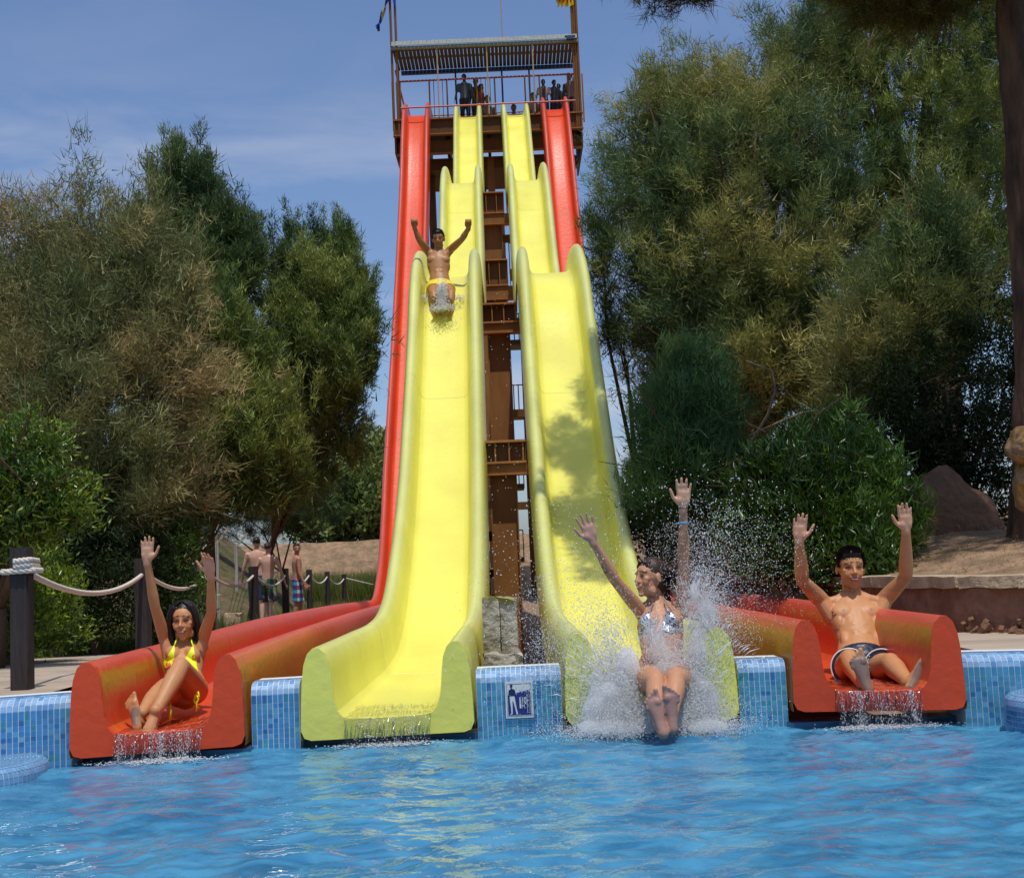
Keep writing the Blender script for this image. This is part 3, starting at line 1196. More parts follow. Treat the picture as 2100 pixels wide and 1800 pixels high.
def tbox(name, x0, x1, y0, y1, z0, z1, t=(1, 1, 1), m='steel_brown'):
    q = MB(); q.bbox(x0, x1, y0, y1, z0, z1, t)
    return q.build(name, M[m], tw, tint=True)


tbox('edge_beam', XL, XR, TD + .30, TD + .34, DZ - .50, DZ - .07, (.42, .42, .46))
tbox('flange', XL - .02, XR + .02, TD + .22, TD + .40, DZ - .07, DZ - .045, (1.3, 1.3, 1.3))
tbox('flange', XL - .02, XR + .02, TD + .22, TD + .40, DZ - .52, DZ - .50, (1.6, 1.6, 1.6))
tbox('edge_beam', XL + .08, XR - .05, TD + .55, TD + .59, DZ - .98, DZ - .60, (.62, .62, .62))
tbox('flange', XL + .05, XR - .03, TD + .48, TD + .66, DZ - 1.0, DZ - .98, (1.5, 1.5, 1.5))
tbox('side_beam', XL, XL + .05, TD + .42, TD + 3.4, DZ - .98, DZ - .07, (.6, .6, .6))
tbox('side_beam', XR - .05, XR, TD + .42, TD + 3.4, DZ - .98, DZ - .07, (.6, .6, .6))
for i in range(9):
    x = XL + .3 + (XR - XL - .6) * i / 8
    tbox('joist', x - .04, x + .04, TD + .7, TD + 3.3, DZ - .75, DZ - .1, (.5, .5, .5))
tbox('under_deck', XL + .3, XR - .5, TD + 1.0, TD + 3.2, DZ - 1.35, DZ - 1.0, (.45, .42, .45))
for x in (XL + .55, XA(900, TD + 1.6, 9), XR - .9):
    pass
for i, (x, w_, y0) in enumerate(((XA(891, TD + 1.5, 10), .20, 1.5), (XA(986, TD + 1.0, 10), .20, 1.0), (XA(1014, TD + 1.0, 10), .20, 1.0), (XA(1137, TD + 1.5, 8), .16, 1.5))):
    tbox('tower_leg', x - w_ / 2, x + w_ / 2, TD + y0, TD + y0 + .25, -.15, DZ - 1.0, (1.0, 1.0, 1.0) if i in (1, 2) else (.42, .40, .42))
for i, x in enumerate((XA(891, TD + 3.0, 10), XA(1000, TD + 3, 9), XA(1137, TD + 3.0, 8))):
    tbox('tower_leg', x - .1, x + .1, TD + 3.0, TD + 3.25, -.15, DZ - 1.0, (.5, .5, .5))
for z in (2.5, 5.2, 7.9, 10.4):
    tbox('cross_tie', XA(891, TD + 1.5, 10), XA(1137, TD + 1.5, 8), TD + 1.52, TD + 1.66, z, z + .22, (.55, .55, .55))
q = MB(); q.bar((XR - .25, TD + 1.2, DZ - 1.0), (XA(1100, TD + 1.2, 10), TD + 1.2, DZ - 3.0), .12, .3, (.45, .45, .45)); q.build('diagonal_brace', M['steel_brown'], tw, tint=True)
q = MB(); q.bar((XR - .1, TD + 2.0, DZ - 1.0), (XA(1140, TD + 2.0, 11), TD + 2.0, DZ - 1.9), .4, .1, (.5, .5, .5)); q.build('diagonal_brace', M['steel_brown'], tw, tint=True)
q = MB(); q.bar((XL + .15, TD + 1.2, DZ - 1.0), (XL + .75, TD + 1.2, DZ - 1.9), .12, .3, (.45, .45, .45)); q.build('diagonal_brace', M['steel_brown'], tw, tint=True)

# railings: rails, end posts and balusters
RF = TD + .36


def rail(p0, p1, r, m, name='handrail'):
    q = MB(); q.tube([p0, p1], r, 6, (1.2, 1.2, 1.2)); return q.build(name, M[m], tw, tint=(m == 'steel_brown'))


zr1 = P(1000, 160, RF + .9).z
zr0 = P(1000, 212, TD - .1).z
rail((XL + .05, RF + .9, zr1), (XR - .05, RF + .9, zr1), .028, 'steel_red')
rail((XL + .25, TD - .12, zr0 - .04), (XR - .2, TD - .12, zr0 - .04), .024, 'steel_red')
for x in (XL + .1, XR - .1):
    rail((x, RF + .05, zr1), (x, RF + 3.0, zr1), .028, 'steel_red')
bays = [(806, 822), (882, 918), (979, 1016), (1078, 1108), (1166, 1196)]
for a, b in bays:
    x0, x1 = XA(a, RF + .9, 14.5), XA(b, RF + .9, 14.5)
    n = max(2, int((x1 - x0) / .11))
    for i in range(n + 1):
        x = x0 + (x1 - x0) * i / n
        r = .026 if i in (0, n) else .012
        rail((x, RF + .9, DZ), (x, RF + .9, zr1), r, 'steel_brown', 'baluster')
    rail((x0, RF + .9, DZ + .10), (x1, RF + .9, DZ + .10), .018, 'steel_brown', 'kick_rail')
# back railing, thin and dark
rail((XL, RF + 2.9, DZ + 1.1), (XR, RF + 2.9, DZ + 1.1), .02, 'steel_brown')
x0, x1 = XA(1036, RF + 2.9, 14.3), XA(1075, RF + 2.9, 14.3)
for i in range(6):
    x = x0 + (x1 - x0) * i / 5
    rail((x, RF + 2.9, DZ), (x, RF + 2.9, DZ + 1.1), .012, 'steel_brown', 'baluster')
# roof
zf = P(1000, 88, TD + .2).z
zf_t = zf + .17
nsl = 47
gut = MB(); gut.bbox(XL + .02, XR - .02, TD + .16, TD + .24, zf - .10, zf - .02, (1, 1, 1)); gut.build('gutter_beam', M['roof_board'], tw)
for i in range(nsl):
    x0 = XL + .03 + (XR - XL - .06) * i / nsl
    x1 = XL + .03 + (XR - XL - .06) * (i + .82) / nsl
    jit = random.uniform(-.008, .008)
    q = MB()
    q.bbox(x0, x1, TD + .25, TD + 2.0, zf - .02, zf + .02, (1, 1, 1))
    q.build('roof_slat', M['roof_under'], tw)
    q = MB()
    q.add([(x0 - .005, TD + .10, zf - .01), (x1 + .004, TD + .10, zf - .01), (x1 + .004, TD + .24, zf_t + jit), (x0 - .005, TD + .24, zf_t + jit),
           (x0 - .005, TD + .13, zf - .01), (x1 + .004, TD + .13, zf - .01), (x1 + .004, TD + .27, zf_t + jit), (x0 - .005, TD + .27, zf_t + jit)],
          [(0, 1, 2, 3), (7, 6, 5, 4), (0, 4, 5, 1), (1, 5, 6, 2), (2, 6, 7, 3), (3, 7, 4, 0)])
    q.build('fascia_slat', M['roof_board'], tw)
for y in (TD + .6, TD + 1.2):
    tbox('purlin', XL + .02, XR - .02, y, y + .05, zf + .03, zf + .09, (.5, .5, .5))
q = MB(); q.bbox(XL + .15, XR - .1, TD + 1.95, TD + 2.05, zf - .16, zf - .05); q.build('blue_beam', M['blue_beam'], tw)
for px, m in ((756 + 138, 'steel_pale'), (996, 'steel_pale'), (1090, 'steel_pale')):
    x = XA(px + 4, TD + .2, 15)
    rail((x, TD + .2, DZ), (x, TD + .2, zf - .1), .022, m, 'roof_post')
for px in (936, 1031, 1087):
    x = XA(px, TD + 2, 15)
    q = MB(); q.tube([(x, TD + 2, DZ), (x, TD + 2, zf - .1)], .03, 6); q.build('roof_post', M['blue_beam'], tw)
for x, dz in ((XL + .02, 3.4), (XL + .16, 3.2), (XR - .16, 3.2), (XR - .03, 3.4), (XR - .10, 2.6)):
    q = MB(); q.tube([(x, TD + .28, DZ - .5), (x, TD + .28, zf + dz)], .035, 8, (.7, .66, .66)); q.build('corner_post', M['steel_brown'], tw, tint=True)
for x in (XL + .05, XR - .05):
    q = MB(); q.tube([(x, TD + 2, DZ - .5), (x, TD + 2, zf)], .035, 8, (.6, .6, .6)); q.build('corner_post', M['steel_brown'], tw, tint=True)
x = XA(1028, TD + .4, 17)
q = MB(); q.tube([(x, TD + .5, zf), (x, TD + .5, zf + 3.4)], .02, 6); q.build('mast', M['steel_pale'], tw)
# floodlight on the right corner
q = MB(); q.box((XR - .25, TD + .05, zf - .02), (.22, .1, .10)); q.box((XR - .25, TD + .12, zf + .06), (.3, .04, .03)); q.build('floodlight', M['blue_beam'], tw)


def flag(name, label, ax, pts_top, pts_bot, colfn):
    """pts: polylines of world points; grid between, with folds"""
    n, m = 26, 16
    root = empty(name, pts_top[0], label, 'flag')
    def along(pts, t):
        L = len(pts) - 1
        k = min(int(t * L), L - 1)
        f = t * L - k
        return Vector(pts[k]).lerp(Vector(pts[k + 1]), f)
    vs, tint = [], []
    for i in range(n + 1):
        for j in range(m + 1):
            a = along(pts_top, i / n); b = along(pts_bot, i / n)
            p = a.lerp(b, j / m)
            p.y += .10 * math.sin(i * .9 + j * .25) * (i / n + .2)
            p.x += .03 * math.sin(j * 1.1 + i * .4) * (i / n)
            vs.append(tuple(p)); tint.append(colfn(i / n, j / m))
    i_ = np.arange(n)[:, None] * (m + 1) + np.arange(m)[None, :]
    F4 = np.stack([i_, i_ + 1, i_ + m + 2, i_ + m + 1], -1).reshape(-1, 4)
    link('cloth', big_mesh('cloth', np.array(vs), F4, np.array(tint)), M['flagcloth'], root, smooth=True)


M['flagcloth'] = mat('flagcloth', (1, 1, 1), rough=.8, tint=True, translucent=.3)


def eu(u, v):
    c = (.02, .05, .36)
    for k in range(12):
        a = k * math.pi / 6
        if math.hypot(u - (.5 + .22 * math.cos(a)), (v - (.5 + .33 * math.sin(a))) * .8) < .045: c = (.75, .6, .03)
    return c


def es(u, v):
    if .25 < v < .75: return (.75, .5, .02)
    return (.45, .02, .03)


fy = TD + .2
flag('flag', 'blue flag with a ring of yellow stars hanging from the left corner post', 0,
     [P(800, -60, fy), P(792, 0, fy), P(772, 58, fy)], [P(812, -40, fy), P(811, 20, fy), P(806, -10, fy), P(779, 50, fy), P(776, 62, fy)][:5], eu)
flag('flag', 'red and yellow flag hanging from the right corner post above the roof', 0,
     [P(1172, -70, fy), P(1160, -50, fy), P(1142, -52, fy)], [P(1176, 11, fy), P(1160, 14, fy), P(1142, 12, fy)],
     lambda u, v: (.75, .55, .02) if (v > .9 or (int(u * 9) % 2 == 0 and v > .3)) else (.45, .03, .03))

# stair tower glimpsed between the column and the right yellow slide
st = empty('stair_tower', (0, 42, 0), 'dark stair flights with railings behind the central columns', 'staircase')
for k in range(5):
    z0 = 1.0 + k * 2.3
    xa_, xb_ = XA(1046, 41.5, z0), XA(1075, 41.5, z0)
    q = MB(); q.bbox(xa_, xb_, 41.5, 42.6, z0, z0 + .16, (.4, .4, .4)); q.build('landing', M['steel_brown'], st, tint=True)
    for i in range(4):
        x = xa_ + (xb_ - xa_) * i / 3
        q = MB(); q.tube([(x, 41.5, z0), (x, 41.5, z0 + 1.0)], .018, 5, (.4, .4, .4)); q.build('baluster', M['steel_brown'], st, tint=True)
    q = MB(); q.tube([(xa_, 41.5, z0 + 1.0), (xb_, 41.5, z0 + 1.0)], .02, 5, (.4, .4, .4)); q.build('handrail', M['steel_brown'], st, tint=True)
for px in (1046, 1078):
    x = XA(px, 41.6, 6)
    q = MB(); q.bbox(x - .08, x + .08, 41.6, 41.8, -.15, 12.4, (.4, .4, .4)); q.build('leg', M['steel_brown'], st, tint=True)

# ================================================================== rope fence on the left
posts = [(45, 6.98, .096, 1.075), (293, 10.6, .108, 1.06), (428, 14.6, .11, 1.04), (520, 19.0, .12, 1.03), (585, 24.8, .12, 1.02), (634, 29.5, .115, 1.0), (671, 33.5, .115, .95), (705, 38.5, .12, .86)]
rope_thing = empty('rope_barrier', (-3, 10, 0), 'thick pale rope sagging from post to post along the pool path', 'rope')
tops = []
plabs = ['nearest thick dark wooden post with rope wound round it, left of the red slide', 'second dark wooden post, behind the raised hand of the woman in yellow bikini',
         'third dark wooden post, behind the bent arm of the woman in yellow bikini', 'fourth dark wooden post, in front of the boy in navy shorts',
         'fifth dark wooden post, right of the boy in camouflage shorts', 'sixth dark wooden post, right of the boy in plaid shorts', 'seventh dark wooden post, last but one before the red slide',
         'farthest dark wooden post, closest to the steep part of the left red slide']
for i, (px, d, w_, zt) in enumerate(posts):
    x = XA(px, d, .8)
    zb = gz(-3, d) - .1
    bm = bmesh.new()
    bmesh.ops.create_cube(bm, size=1)
    for v in bm.verts:
        v.co = Vector((x + v.co.x * w_, d + v.co.y * w_, zb + (v.co.z + .5) * (zt - zb)))
    bmesh.ops.bevel(bm, geom=bm.edges[:], offset=.006, segments=2, affect='EDGES')
    me = bpy.data.meshes.new('fence_post'); bm.to_mesh(me); bm.free()
    o = link('fence_post', me, M['post_wood'])
    tag(o, plabs[i], 'post', 'dark wooden posts of the rope fence')
    tops.append((x, d, zt, w_))


def rope_mesh(pts, r):
    """three-strand laid rope"""
    q = MB()
    n = len(pts)
    pts = [Vector(p) for p in pts]
    L = sum((pts[i + 1] - pts[i]).length for i in range(n - 1))
    turns = L / (r * 5.5)
    N = max(n, min(420, int(turns * 8)))
    def at_(t):
        k = min(int(t * (n - 1)), n - 2); f = t * (n - 1) - k
        return pts[k].lerp(pts[k + 1], f)
    for s_ in range(3):
        line = []
        for i in range(N + 1):
            t = i / N
            p = at_(t); tg = (at_(min(1, t + .01)) - at_(max(0, t - .01))).normalized()
            a = Vector((0, 0, 1)) if abs(tg.z) < .9 else Vector((1, 0, 0))
            x_ = tg.cross(a).normalized(); y_ = tg.cross(x_)
            an = 2 * math.pi * (turns * t + s_ / 3)
            line.append(p + (x_ * math.cos(an) + y_ * math.sin(an)) * r * .5)
        q.tube(line, r * .58, 6)
    return q


for i in range(len(tops) - 1):
    x0, y0, z0, w0 = tops[i]
    x1, y1, z1, w1 = tops[i + 1]
    hz0, hz1 = z0 - .13, z1 - .13
    sag = .13 if i < 3 else .17
    pts = []
    for k in range(25):
        t = k / 24
        pts.append((x0 + (x1 - x0) * t + (.03 * (1 - t)), y0 + (y1 - y0) * t, hz0 + (hz1 - hz0) * t - sag * 4 * t * (1 - t)))
    if i < 2:
        rope_mesh(pts, .0165).build('rope_span', M['rope'], rope_thing, smooth=True)
    else:
        q = MB(); q.tube(pts, .018, 8); q.build('rope_span', M['rope'], rope_thing, smooth=True)
x0, y0, z0, w0 = tops[-1]
e = P(775, 1201, 40)
q = MB(); q.tube([(x0, y0, z0 - .1), (e.x, e.y, e.z)], .02, 6); q.build('rope_span', M['rope'], rope_thing)
e0, e1 = P(716, 1240, 39), P(775, 1240, 40)
q = MB(); q.tube([e0, e1], .015, 6); q.build('rope_span', M['rope'], rope_thing)
# knot wound round the first post
x, y, z, w_ = tops[0]
for k in range(3):
    zz = z - .125 + k * .026
    h = w_ / 2 + .013
    hx = h + (.005 if k else .022)
    pts = [(x - hx, y - h, zz), (x + hx, y - h, zz + .004), (x + hx, y + h, zz), (x - hx, y + h, zz), (x - hx, y - h, zz)]
    if k: pts = [(x - hx * .25, y - h - .004 * k, zz), (x + hx, y - h - .004 * k, zz + .006), (x + hx, y + h, zz)]
    full = []
    for a_, b_ in zip(pts[:-1], pts[1:]):
        for t in np.linspace(0, 1, 8): full.append(Vector(a_).lerp(Vector(b_), t))
    rope_mesh(full, .0155).build('rope_knot', M['rope'], rope_thing, smooth=True)

# ------------------------------------------------------------------ chain link fence with angled arms
fp = [(401, 1110, 424, 1078, 24), (445, 1115, 468, 1083, 28), (484, 1121, 507, 1093, 32), (348, 1105, 372, 1072, 21), (556, 1128, 570, 1114, 44)]
fl = ['pale fence post with slanted arm and diagonal stay, above the bikini woman', 'pale concrete fence post with slanted arm, second from the stayed one going right',
      'pale concrete fence post with slanted arm, just left of the walking boys', 'pale fence post half hidden in leaves, near the raised hand of the bikini woman', 'far fence post whose slanted arm shows beside the camouflage shorts boy']
arms = []
for i, (a, b, c, d_, dd) in enumerate(fp):
    p0 = P(a, b, dd); p1 = P(c, d_, dd)
    root = empty('fence_post', (p0.x, dd, -.2), fl[i], 'fence post', 'posts of the wire fence behind the path')
    q = MB(); q.bbox(p0.x - .035, p0.x + .035, dd - .035, dd + .035, -.3, p0.z + .03); q.build('upright', M['galv'], root)
    q = MB(); q.bar(p0, p1, .05, .05); q.build('slanted_arm', M['galv'], root)
    if i == 0:
        e = P(388, 1232, dd - 1.0)
        q = MB(); q.bar(p0, (e.x, dd - 1.2, -.1), .045, .045); q.build('stay', M['galv'], root)
    arms.append((p0, p1))
order_ = [3, 0, 1, 2, 4]
wires = empty('barbed_wire', tuple(arms[3][0]), 'thin wires strung between the slanted fence arms', 'wire')
for k in range(4):
    for a, b in zip(order_[:-1], order_[1:]):
        A = arms[a][0].lerp(arms[a][1], k / 3); B = arms[b][0].lerp(arms[b][1], k / 3)
        q = MB(); q.tube([A, (A + B) / 2 - Vector((0, 0, .03)), B], .006, 4); q.build('wire_strand', M['wire'], wires)

# ------------------------------------------------------------------ path, bank and walls
p0 = P(-700, 1440, 7)
mb = MB()
# pavement sheet following the falling ground: near edge at the wall, far edge slanting back to the right
NXs = 14
cols_ = []
for i in range(NXs + 1):
    x = -9 + (9 - 2.38) * i / NXs
    far = np.interp(x, [-9, -5.5, -4.6, -3.6, -2.9, -2.38], [10.0, 11.6, 12.4, 14.2, 22.0, 22.0])
    row = []
    for j in range(13):
        d = arc(max(x, -3.3)) + .30 + (far - arc(max(x, -3.3)) - .30) * j / 12
        row.append((min(x, -2.36 - max(0, d - 7) * .024), d, gz(-3, d) + .004))
    cols_.append(row)
for i in range(NXs):
    for j in range(12):
        mb.add([cols_[i][j], cols_[i + 1][j], cols_[i + 1][j + 1], cols_[i][j + 1]], [(0, 1, 2, 3)])
tag(mb.build('path', M['paving']), kind='structure')
mb = MB()
mb.bbox(-9, -4.0, 6.6, 6.95, -.3, .32)
mb.bbox(2.36, 9, 6.62, 8.4, -.3, .325)
tag(mb.build('pool_terrace', M['paving']), kind='structure')

# retaining wall on the right: coping stones over a rendered face
wl = [(5.6, 7.0), (4.2, 7.35), (3.35, 7.8), (2.85, 8.35), (2.62, 9.2), (2.45, 10.4), (2.3, 12), (2.2, 14.5), (2.15, 18)]
def poly_at(pts, s):
    for a, b in zip(pts[:-1], pts[1:]):
        L = math.hypot(b[0] - a[0], b[1] - a[1])
        if s <= L: return (a[0] + (b[0] - a[0]) * s / L, a[1] + (b[1] - a[1]) * s / L)
        s -= L
    return pts[-1]
Ltot = sum(math.hypot(b[0] - a[0], b[1] - a[1]) for a, b in zip(wl[:-1], wl[1:]))
rw = empty('retaining_wall', (2.6, 9, .3), 'low curved retaining wall of reddish render under pale coping stones, behind the right red slide', 'wall')
face = MB()
CT = .60
npt = 60
line = [poly_at(wl, Ltot * i / npt) for i in range(npt + 1)]
def wtop(s):  # coping height rises a little towards the right edge
    return CT
for i in range(npt):
    (xa_, ya_), (xb_, yb_) = line[i], line[i + 1]
    dx, dy = xb_ - xa_, yb_ - ya_
    L = math.hypot(dx, dy); nx_, ny_ = -dy / L, dx / L   # towards the bank? flip below
    if nx_ < 0: nx_, ny_ = nx_, ny_
    face.add([(xa_, ya_, -.2), (xb_, yb_, -.2), (xb_, yb_, CT), (xa_, ya_, CT)], [(0, 3, 2, 1), (0, 1, 2, 3)])
face.f = face.f[::2]
face.build('render_face', M['render_red'], rw)
s = 0
k = 0
while s < Ltot - .3:
    L = random.uniform(.42, .62)
    a, b = poly_at(wl, s + .008), poly_at(wl, min(Ltot, s + L - .008))
    dx, dy = b[0] - a[0], b[1] - a[1]
    ll = math.hypot(dx, dy); ux, uy = dx / ll, dy / ll
    nx_, ny_ = uy, -ux   # outward (towards +x/bank) or pool
    cx, cy = (a[0] + b[0]) / 2 + nx_ * .12, (a[1] + b[1]) / 2 + ny_ * .12
    if ny_ < 0 and abs(ny_) > .3: cx, cy = (a[0] + b[0]) / 2 - nx_ * .12, (a[1] + b[1]) / 2 - ny_ * .12
    R = Matrix(((ux, -uy, 0), (uy, ux, 0), (0, 0, 1)))
    bm = bmesh.new(); bmesh.ops.create_cube(bm, size=1)
    for v in bm.verts: v.co = Vector((v.co.x * ll, v.co.y * .32, v.co.z * .075))
    bmesh.ops.subdivide_edges(bm, edges=bm.edges[:], cuts=3, use_grid_fill=True)
    from mathutils import noise
    for v in bm.verts: v.co += Vector(noise.noise_vector(v.co * 9 + Vector((k * 3.3, 0, 0)))) * .009
    for v in bm.verts: v.co = R @ v.co + Vector((cx, cy, CT + .038))
    me = bpy.data.meshes.new('coping_stone'); bm.to_mesh(me); bm.free()
    link('coping_stone', me, M['stone_cop'], rw)
    s += L; k += 1

# earth bank above the wall
def bank_z(x, d):
    q = max(0, x - float(np.interp(d, [w_[1] for w_ in wl], [w_[0] for w_ in wl])) - .1)
    return .64 + .12 * min(q, 1.6) + .05 * max(0, d - 8.5) * min(1, q / .8)
bx = np.linspace(2.3, 9, 60); bd = np.linspace(7.0, 20, 80)
V, Fc = [], []
from mathutils import noise
def wall_x(d):
    return np.interp(d, [q[1] for q in wl], [q[0] for q in wl])
for d in bd:
    for x in bx:
        w0 = wall_x(d) + .10
        xx = w0 + (9 - w0) * ((x - 2.3) / 6.7) ** 1.3
        z = bank_z(xx, d) + .02 * noise.noise(Vector((xx * 1.7, d * 1.7, 0))) + .018 * noise.noise(Vector((xx * 9, d * 9, 3)))
        V.append((xx, d, z))
for i in range(len(bd) - 1):
    for j in range(len(bx) - 1):
        a = i * len(bx) + j
        Fc.append((a, a + 1, a + 1 + len(bx), a + len(bx)))
me = bpy.data.meshes.new('bank'); me.from_pydata(V, [], Fc)
tag(link('earth_bank', me, M['soil'], smooth=True), kind='structure')
# rubble below the wall at the right edge
def rock_mesh(c, r, seed, sub=3, sq=(1, 1, 1)):
    bm = bmesh.new(); bmesh.ops.create_icosphere(bm, subdivisions=sub, radius=1)
    for v in bm.verts:
        k = 1 + .28 * noise.noise(v.co * 1.3 + Vector((seed, 0, 0))) + .12 * noise.noise(v.co * 4 + Vector((0, seed, 0)))
        v.co = Vector((v.co.x * k * r * sq[0], v.co.y * k * r * sq[1], v.co.z * k * r * sq[2])) + Vector(c)
    me = bpy.data.meshes.new('rock'); bm.to_mesh(me); bm.free()
    return me
o = link('boulder', rock_mesh(P(1935, 1120, 12.2), .50, 3.1, 4, (1.15, .8, 1.35)), M['rock'], smooth=True)
tag(o, 'large rounded reddish boulder in shade behind the right hand of the sitting man', 'boulder')
rub = MB()
bmr = bmesh.new()
for i in range(150):
    x = random.uniform(2.75, 5.0); t = random.random()
    yy = np.interp(x, [2.6, 2.85, 3.35, 4.2, 5.6], [9.2, 8.35, 7.8, 7.35, 7.0])
    y = yy - .03 - t * .14; z = .33 + (1 - t) * .10 * random.random()
    r = random.uniform(.012, .035)
    R = Matrix.Rotation(random.random() * 6, 3, Vector((random.random(), random.random(), .3)).normalized())
    rub.box((x, y, z), (r * 1.6, r * 1.2, r), R)
o = rub.build('rubble', M['rock']); tag(o, 'loose reddish rubble piled against the foot of the retaining wall', 'rubble', kind='stuff')
for i, (a, b, d, r, lab) in enumerate(((1935, 1178, 9.6, .05, 'small pale stone lying on the earth bank above the wall'), (2020, 1195, 9.0, .10, 'flat pale stone slab half buried in the earth bank'))):
    o = link('stone', rock_mesh(P(a, b, d), r, i * 5.5, 2, (1.6, 1, .5)), M['stone_cop'], smooth=True); tag(o, lab, 'stone')

# far embankment with stony top on both sides of the tower
for nm, x0, x1, zt_, lab in (('embankment', -34, 40, 2.0, ''),):
    V, Fc = [], []
    xs2 = np.linspace(x0, x1, 260); prof2 = [(43.0, -.2), (43.6, .5), (44.6, 1.2), (45.4, 1.7), (45.8, 1.95), (47, 2.0), (60, 2.2)]
    for x in xs2:
        for (d, z) in prof2:
            k = noise.noise(Vector((x * .5, d, 0))) * .25 + noise.noise(Vector((x * 2.5, d * 3, 1))) * .10
            V.append((x, d + k * 1.5, z + k * (0.6 if z > 0 else 0)))
    m_ = len(prof2)
    for i in range(len(xs2) - 1):
        for j in range(m_ - 1):
            a = i * m_ + j
            Fc.append((a, a + m_, a + m_ + 1, a + 1))
    me = bpy.data.meshes.new(nm); me.from_pydata(V, [], Fc)
    tag(link(nm, me, M['soil']), kind='structure')
# brown slope behind the wire fence
V, Fc = [], []
for i in range(80):
    x = -16 + i * .13
    for (d, z) in ((30, -.3), (31, .8), (32, 1.7), (33, 2.1), (38, 2.2)):
        k = noise.noise(Vector((x * .8, d, 0))) * .3
        f = np.interp(x, [-16, -8.6, -6.6, -5.8], [1, 1, .35, 0])
        V.append((x, d + k, -.2 + (z + .2) * f + k * .2))
for i in range(79):
    for j in range(4):
        a = i * 5 + j; Fc.append((a, a + 5, a + 6, a + 1))
me = bpy.data.meshes.new('slope'); me.from_pydata(V, [], Fc)
tag(link('brown_slope', me, M['earth_dark'], smooth=True), kind='structure')
for i, (a, b, d, lab) in enumerate(((476, 1264, 23, 'pale squared stone block lying in the grass left of the walking boys'), (420, 1272, 20, 'small pale stone block in the grass behind the head of the bikini woman'))):
    q = P(a, b, d)
    o = blocky('stone_block', q.x - .14, q.x + .14, d, d + .25, -.05, q.z + .05, M['stone_cop'], .01, i, 4)
    tag(o, lab, 'stone block')

# ================================================================== plants
PR = np.random.default_rng(23)


def unit(a):
    return a / (np.linalg.norm(a, axis=-1, keepdims=True) + 1e-9)


def blob_samples(blobs, n, inner=0.25, rn=PR):
    """points mostly on the outside of a set of ellipsoids (c, r); returns pos, outward dir, depth 0..1"""
    C = np.array([b[0] for b in blobs]); R = np.array([b[1] for b in blobs])
    wgt = (R[:, 0] * R[:, 2] + R[:, 1] * R[:, 2]); wgt = wgt / wgt.sum()
    k = rn.choice(len(blobs), n * 2, p=wgt)
    d = unit(rn.normal(size=(n * 2, 3)))
    rad = np.where(rn.random(n * 2) < inner, rn.uniform(.3, .8, n * 2), rn.uniform(.80, 1.08, n * 2))
    # lumpy radius
    lump = 1 + .13 * np.sin(d[:, 0] * 5 + k) + .11 * np.sin(d[:, 2] * 7 + k * 2.3) + .10 * np.sin(d[:, 1] * 6 + k * 1.7)
    p = C[k] + d * R[k] * (rad * lump)[:, None]
    # drop those deep inside another blob
    q = (p[:, None, :] - C[None]) / R[None]
    m = np.sqrt((q ** 2).sum(-1))
    m[np.arange(len(p)), k] = 9
    keep = (m.min(1) > .62) | (rn.random(len(p)) < inner * .5)
    p, d, k, rad = p[keep][:n], d[keep][:n], k[keep][:n], rad[keep][:n]
    return p, d, k, rad


def strands(p, ax, per, length, width, spread, tint, droop=0.0, jitter=.05, rn=PR, seg=1, tvar=.25):
    """a tuft of thin tapering blades at each p along ax"""
    n = len(p)
    P_ = np.repeat(p, per, 0) + rn.normal(size=(n * per, 3)) * jitter
    A = unit(np.repeat(ax, per, 0) + rn.normal(size=(n * per, 3)) * spread)
    L = length * rn.uniform(.5, 1.25, n * per)[:, None]
    sd = unit(np.cross(A, unit(rn.normal(size=(n * per, 3)))))
    W = width * rn.uniform(.6, 1.3, n * per)[:, None]
    T = np.repeat(tint, per, 0) * rn.uniform(1 - tvar, 1 + tvar, (n * per, 1))
    tip = P_ + A * L
    if droop:
        mid = P_ + A * L * .55
        tip = mid + unit(A + np.array([0, 0, -droop])) * L * .5
        V = np.stack([P_ - sd * W / 2, P_ + sd * W / 2, mid + sd * W / 2, mid - sd * W / 2, tip], 1).reshape(-1, 3)
        b = np.arange(n * per)[:, None] * 5
        F3 = np.concatenate([b + np.array([[0, 1, 2]]), b + np.array([[0, 2, 3]]), b + np.array([[3, 2, 4]])], 0)
        return V, F3, np.repeat(T, 5, 0)
    V = np.stack([P_ - sd * W / 2, P_ + sd * W / 2, tip], 1).reshape(-1, 3)
    F3 = np.arange(n * per * 3).reshape(-1, 3)
    return V, F3, np.repeat(T, 3, 0)


def leaves(p, ax, per, length, width, spread, tint, jitter=.06, rn=PR, tvar=.3):
    """lance shaped leaves: folded diamonds"""
    n = len(p) * per
    P_ = np.repeat(p, per, 0) + rn.normal(size=(n, 3)) * jitter
    A = unit(np.repeat(ax, per, 0) + rn.normal(size=(n, 3)) * spread)
    L = length * rn.uniform(.6, 1.2, n)[:, None]
    sd = unit(np.cross(A, unit(rn.normal(size=(n, 3)))))
    up = np.cross(sd, A)
    W = width * rn.uniform(.7, 1.2, n)[:, None]
    m = P_ + A * L * .45
    V = np.stack([P_, m + sd * W / 2 + up * W * .2, P_ + A * L, m - sd * W / 2 + up * W * .2], 1).reshape(-1, 3)
    b = np.arange(n)[:, None] * 4
    F3 = np.concatenate([b + np.array([[0, 1, 2]]), b + np.array([[0, 2, 3]])], 0)
    T = np.repeat(tint, per, 0) * rn.uniform(1 - tvar, 1 + tvar, (n, 1))
    return V, F3, np.repeat(T, 4, 0)


def join(parts):
    V, F_, T = [], [], []
    b = 0
    for v, f, t in parts:
        V.append(v); F_.append(f + b); T.append(t); b += len(v)
    return np.concatenate(V), np.concatenate(F_), np.concatenate(T)


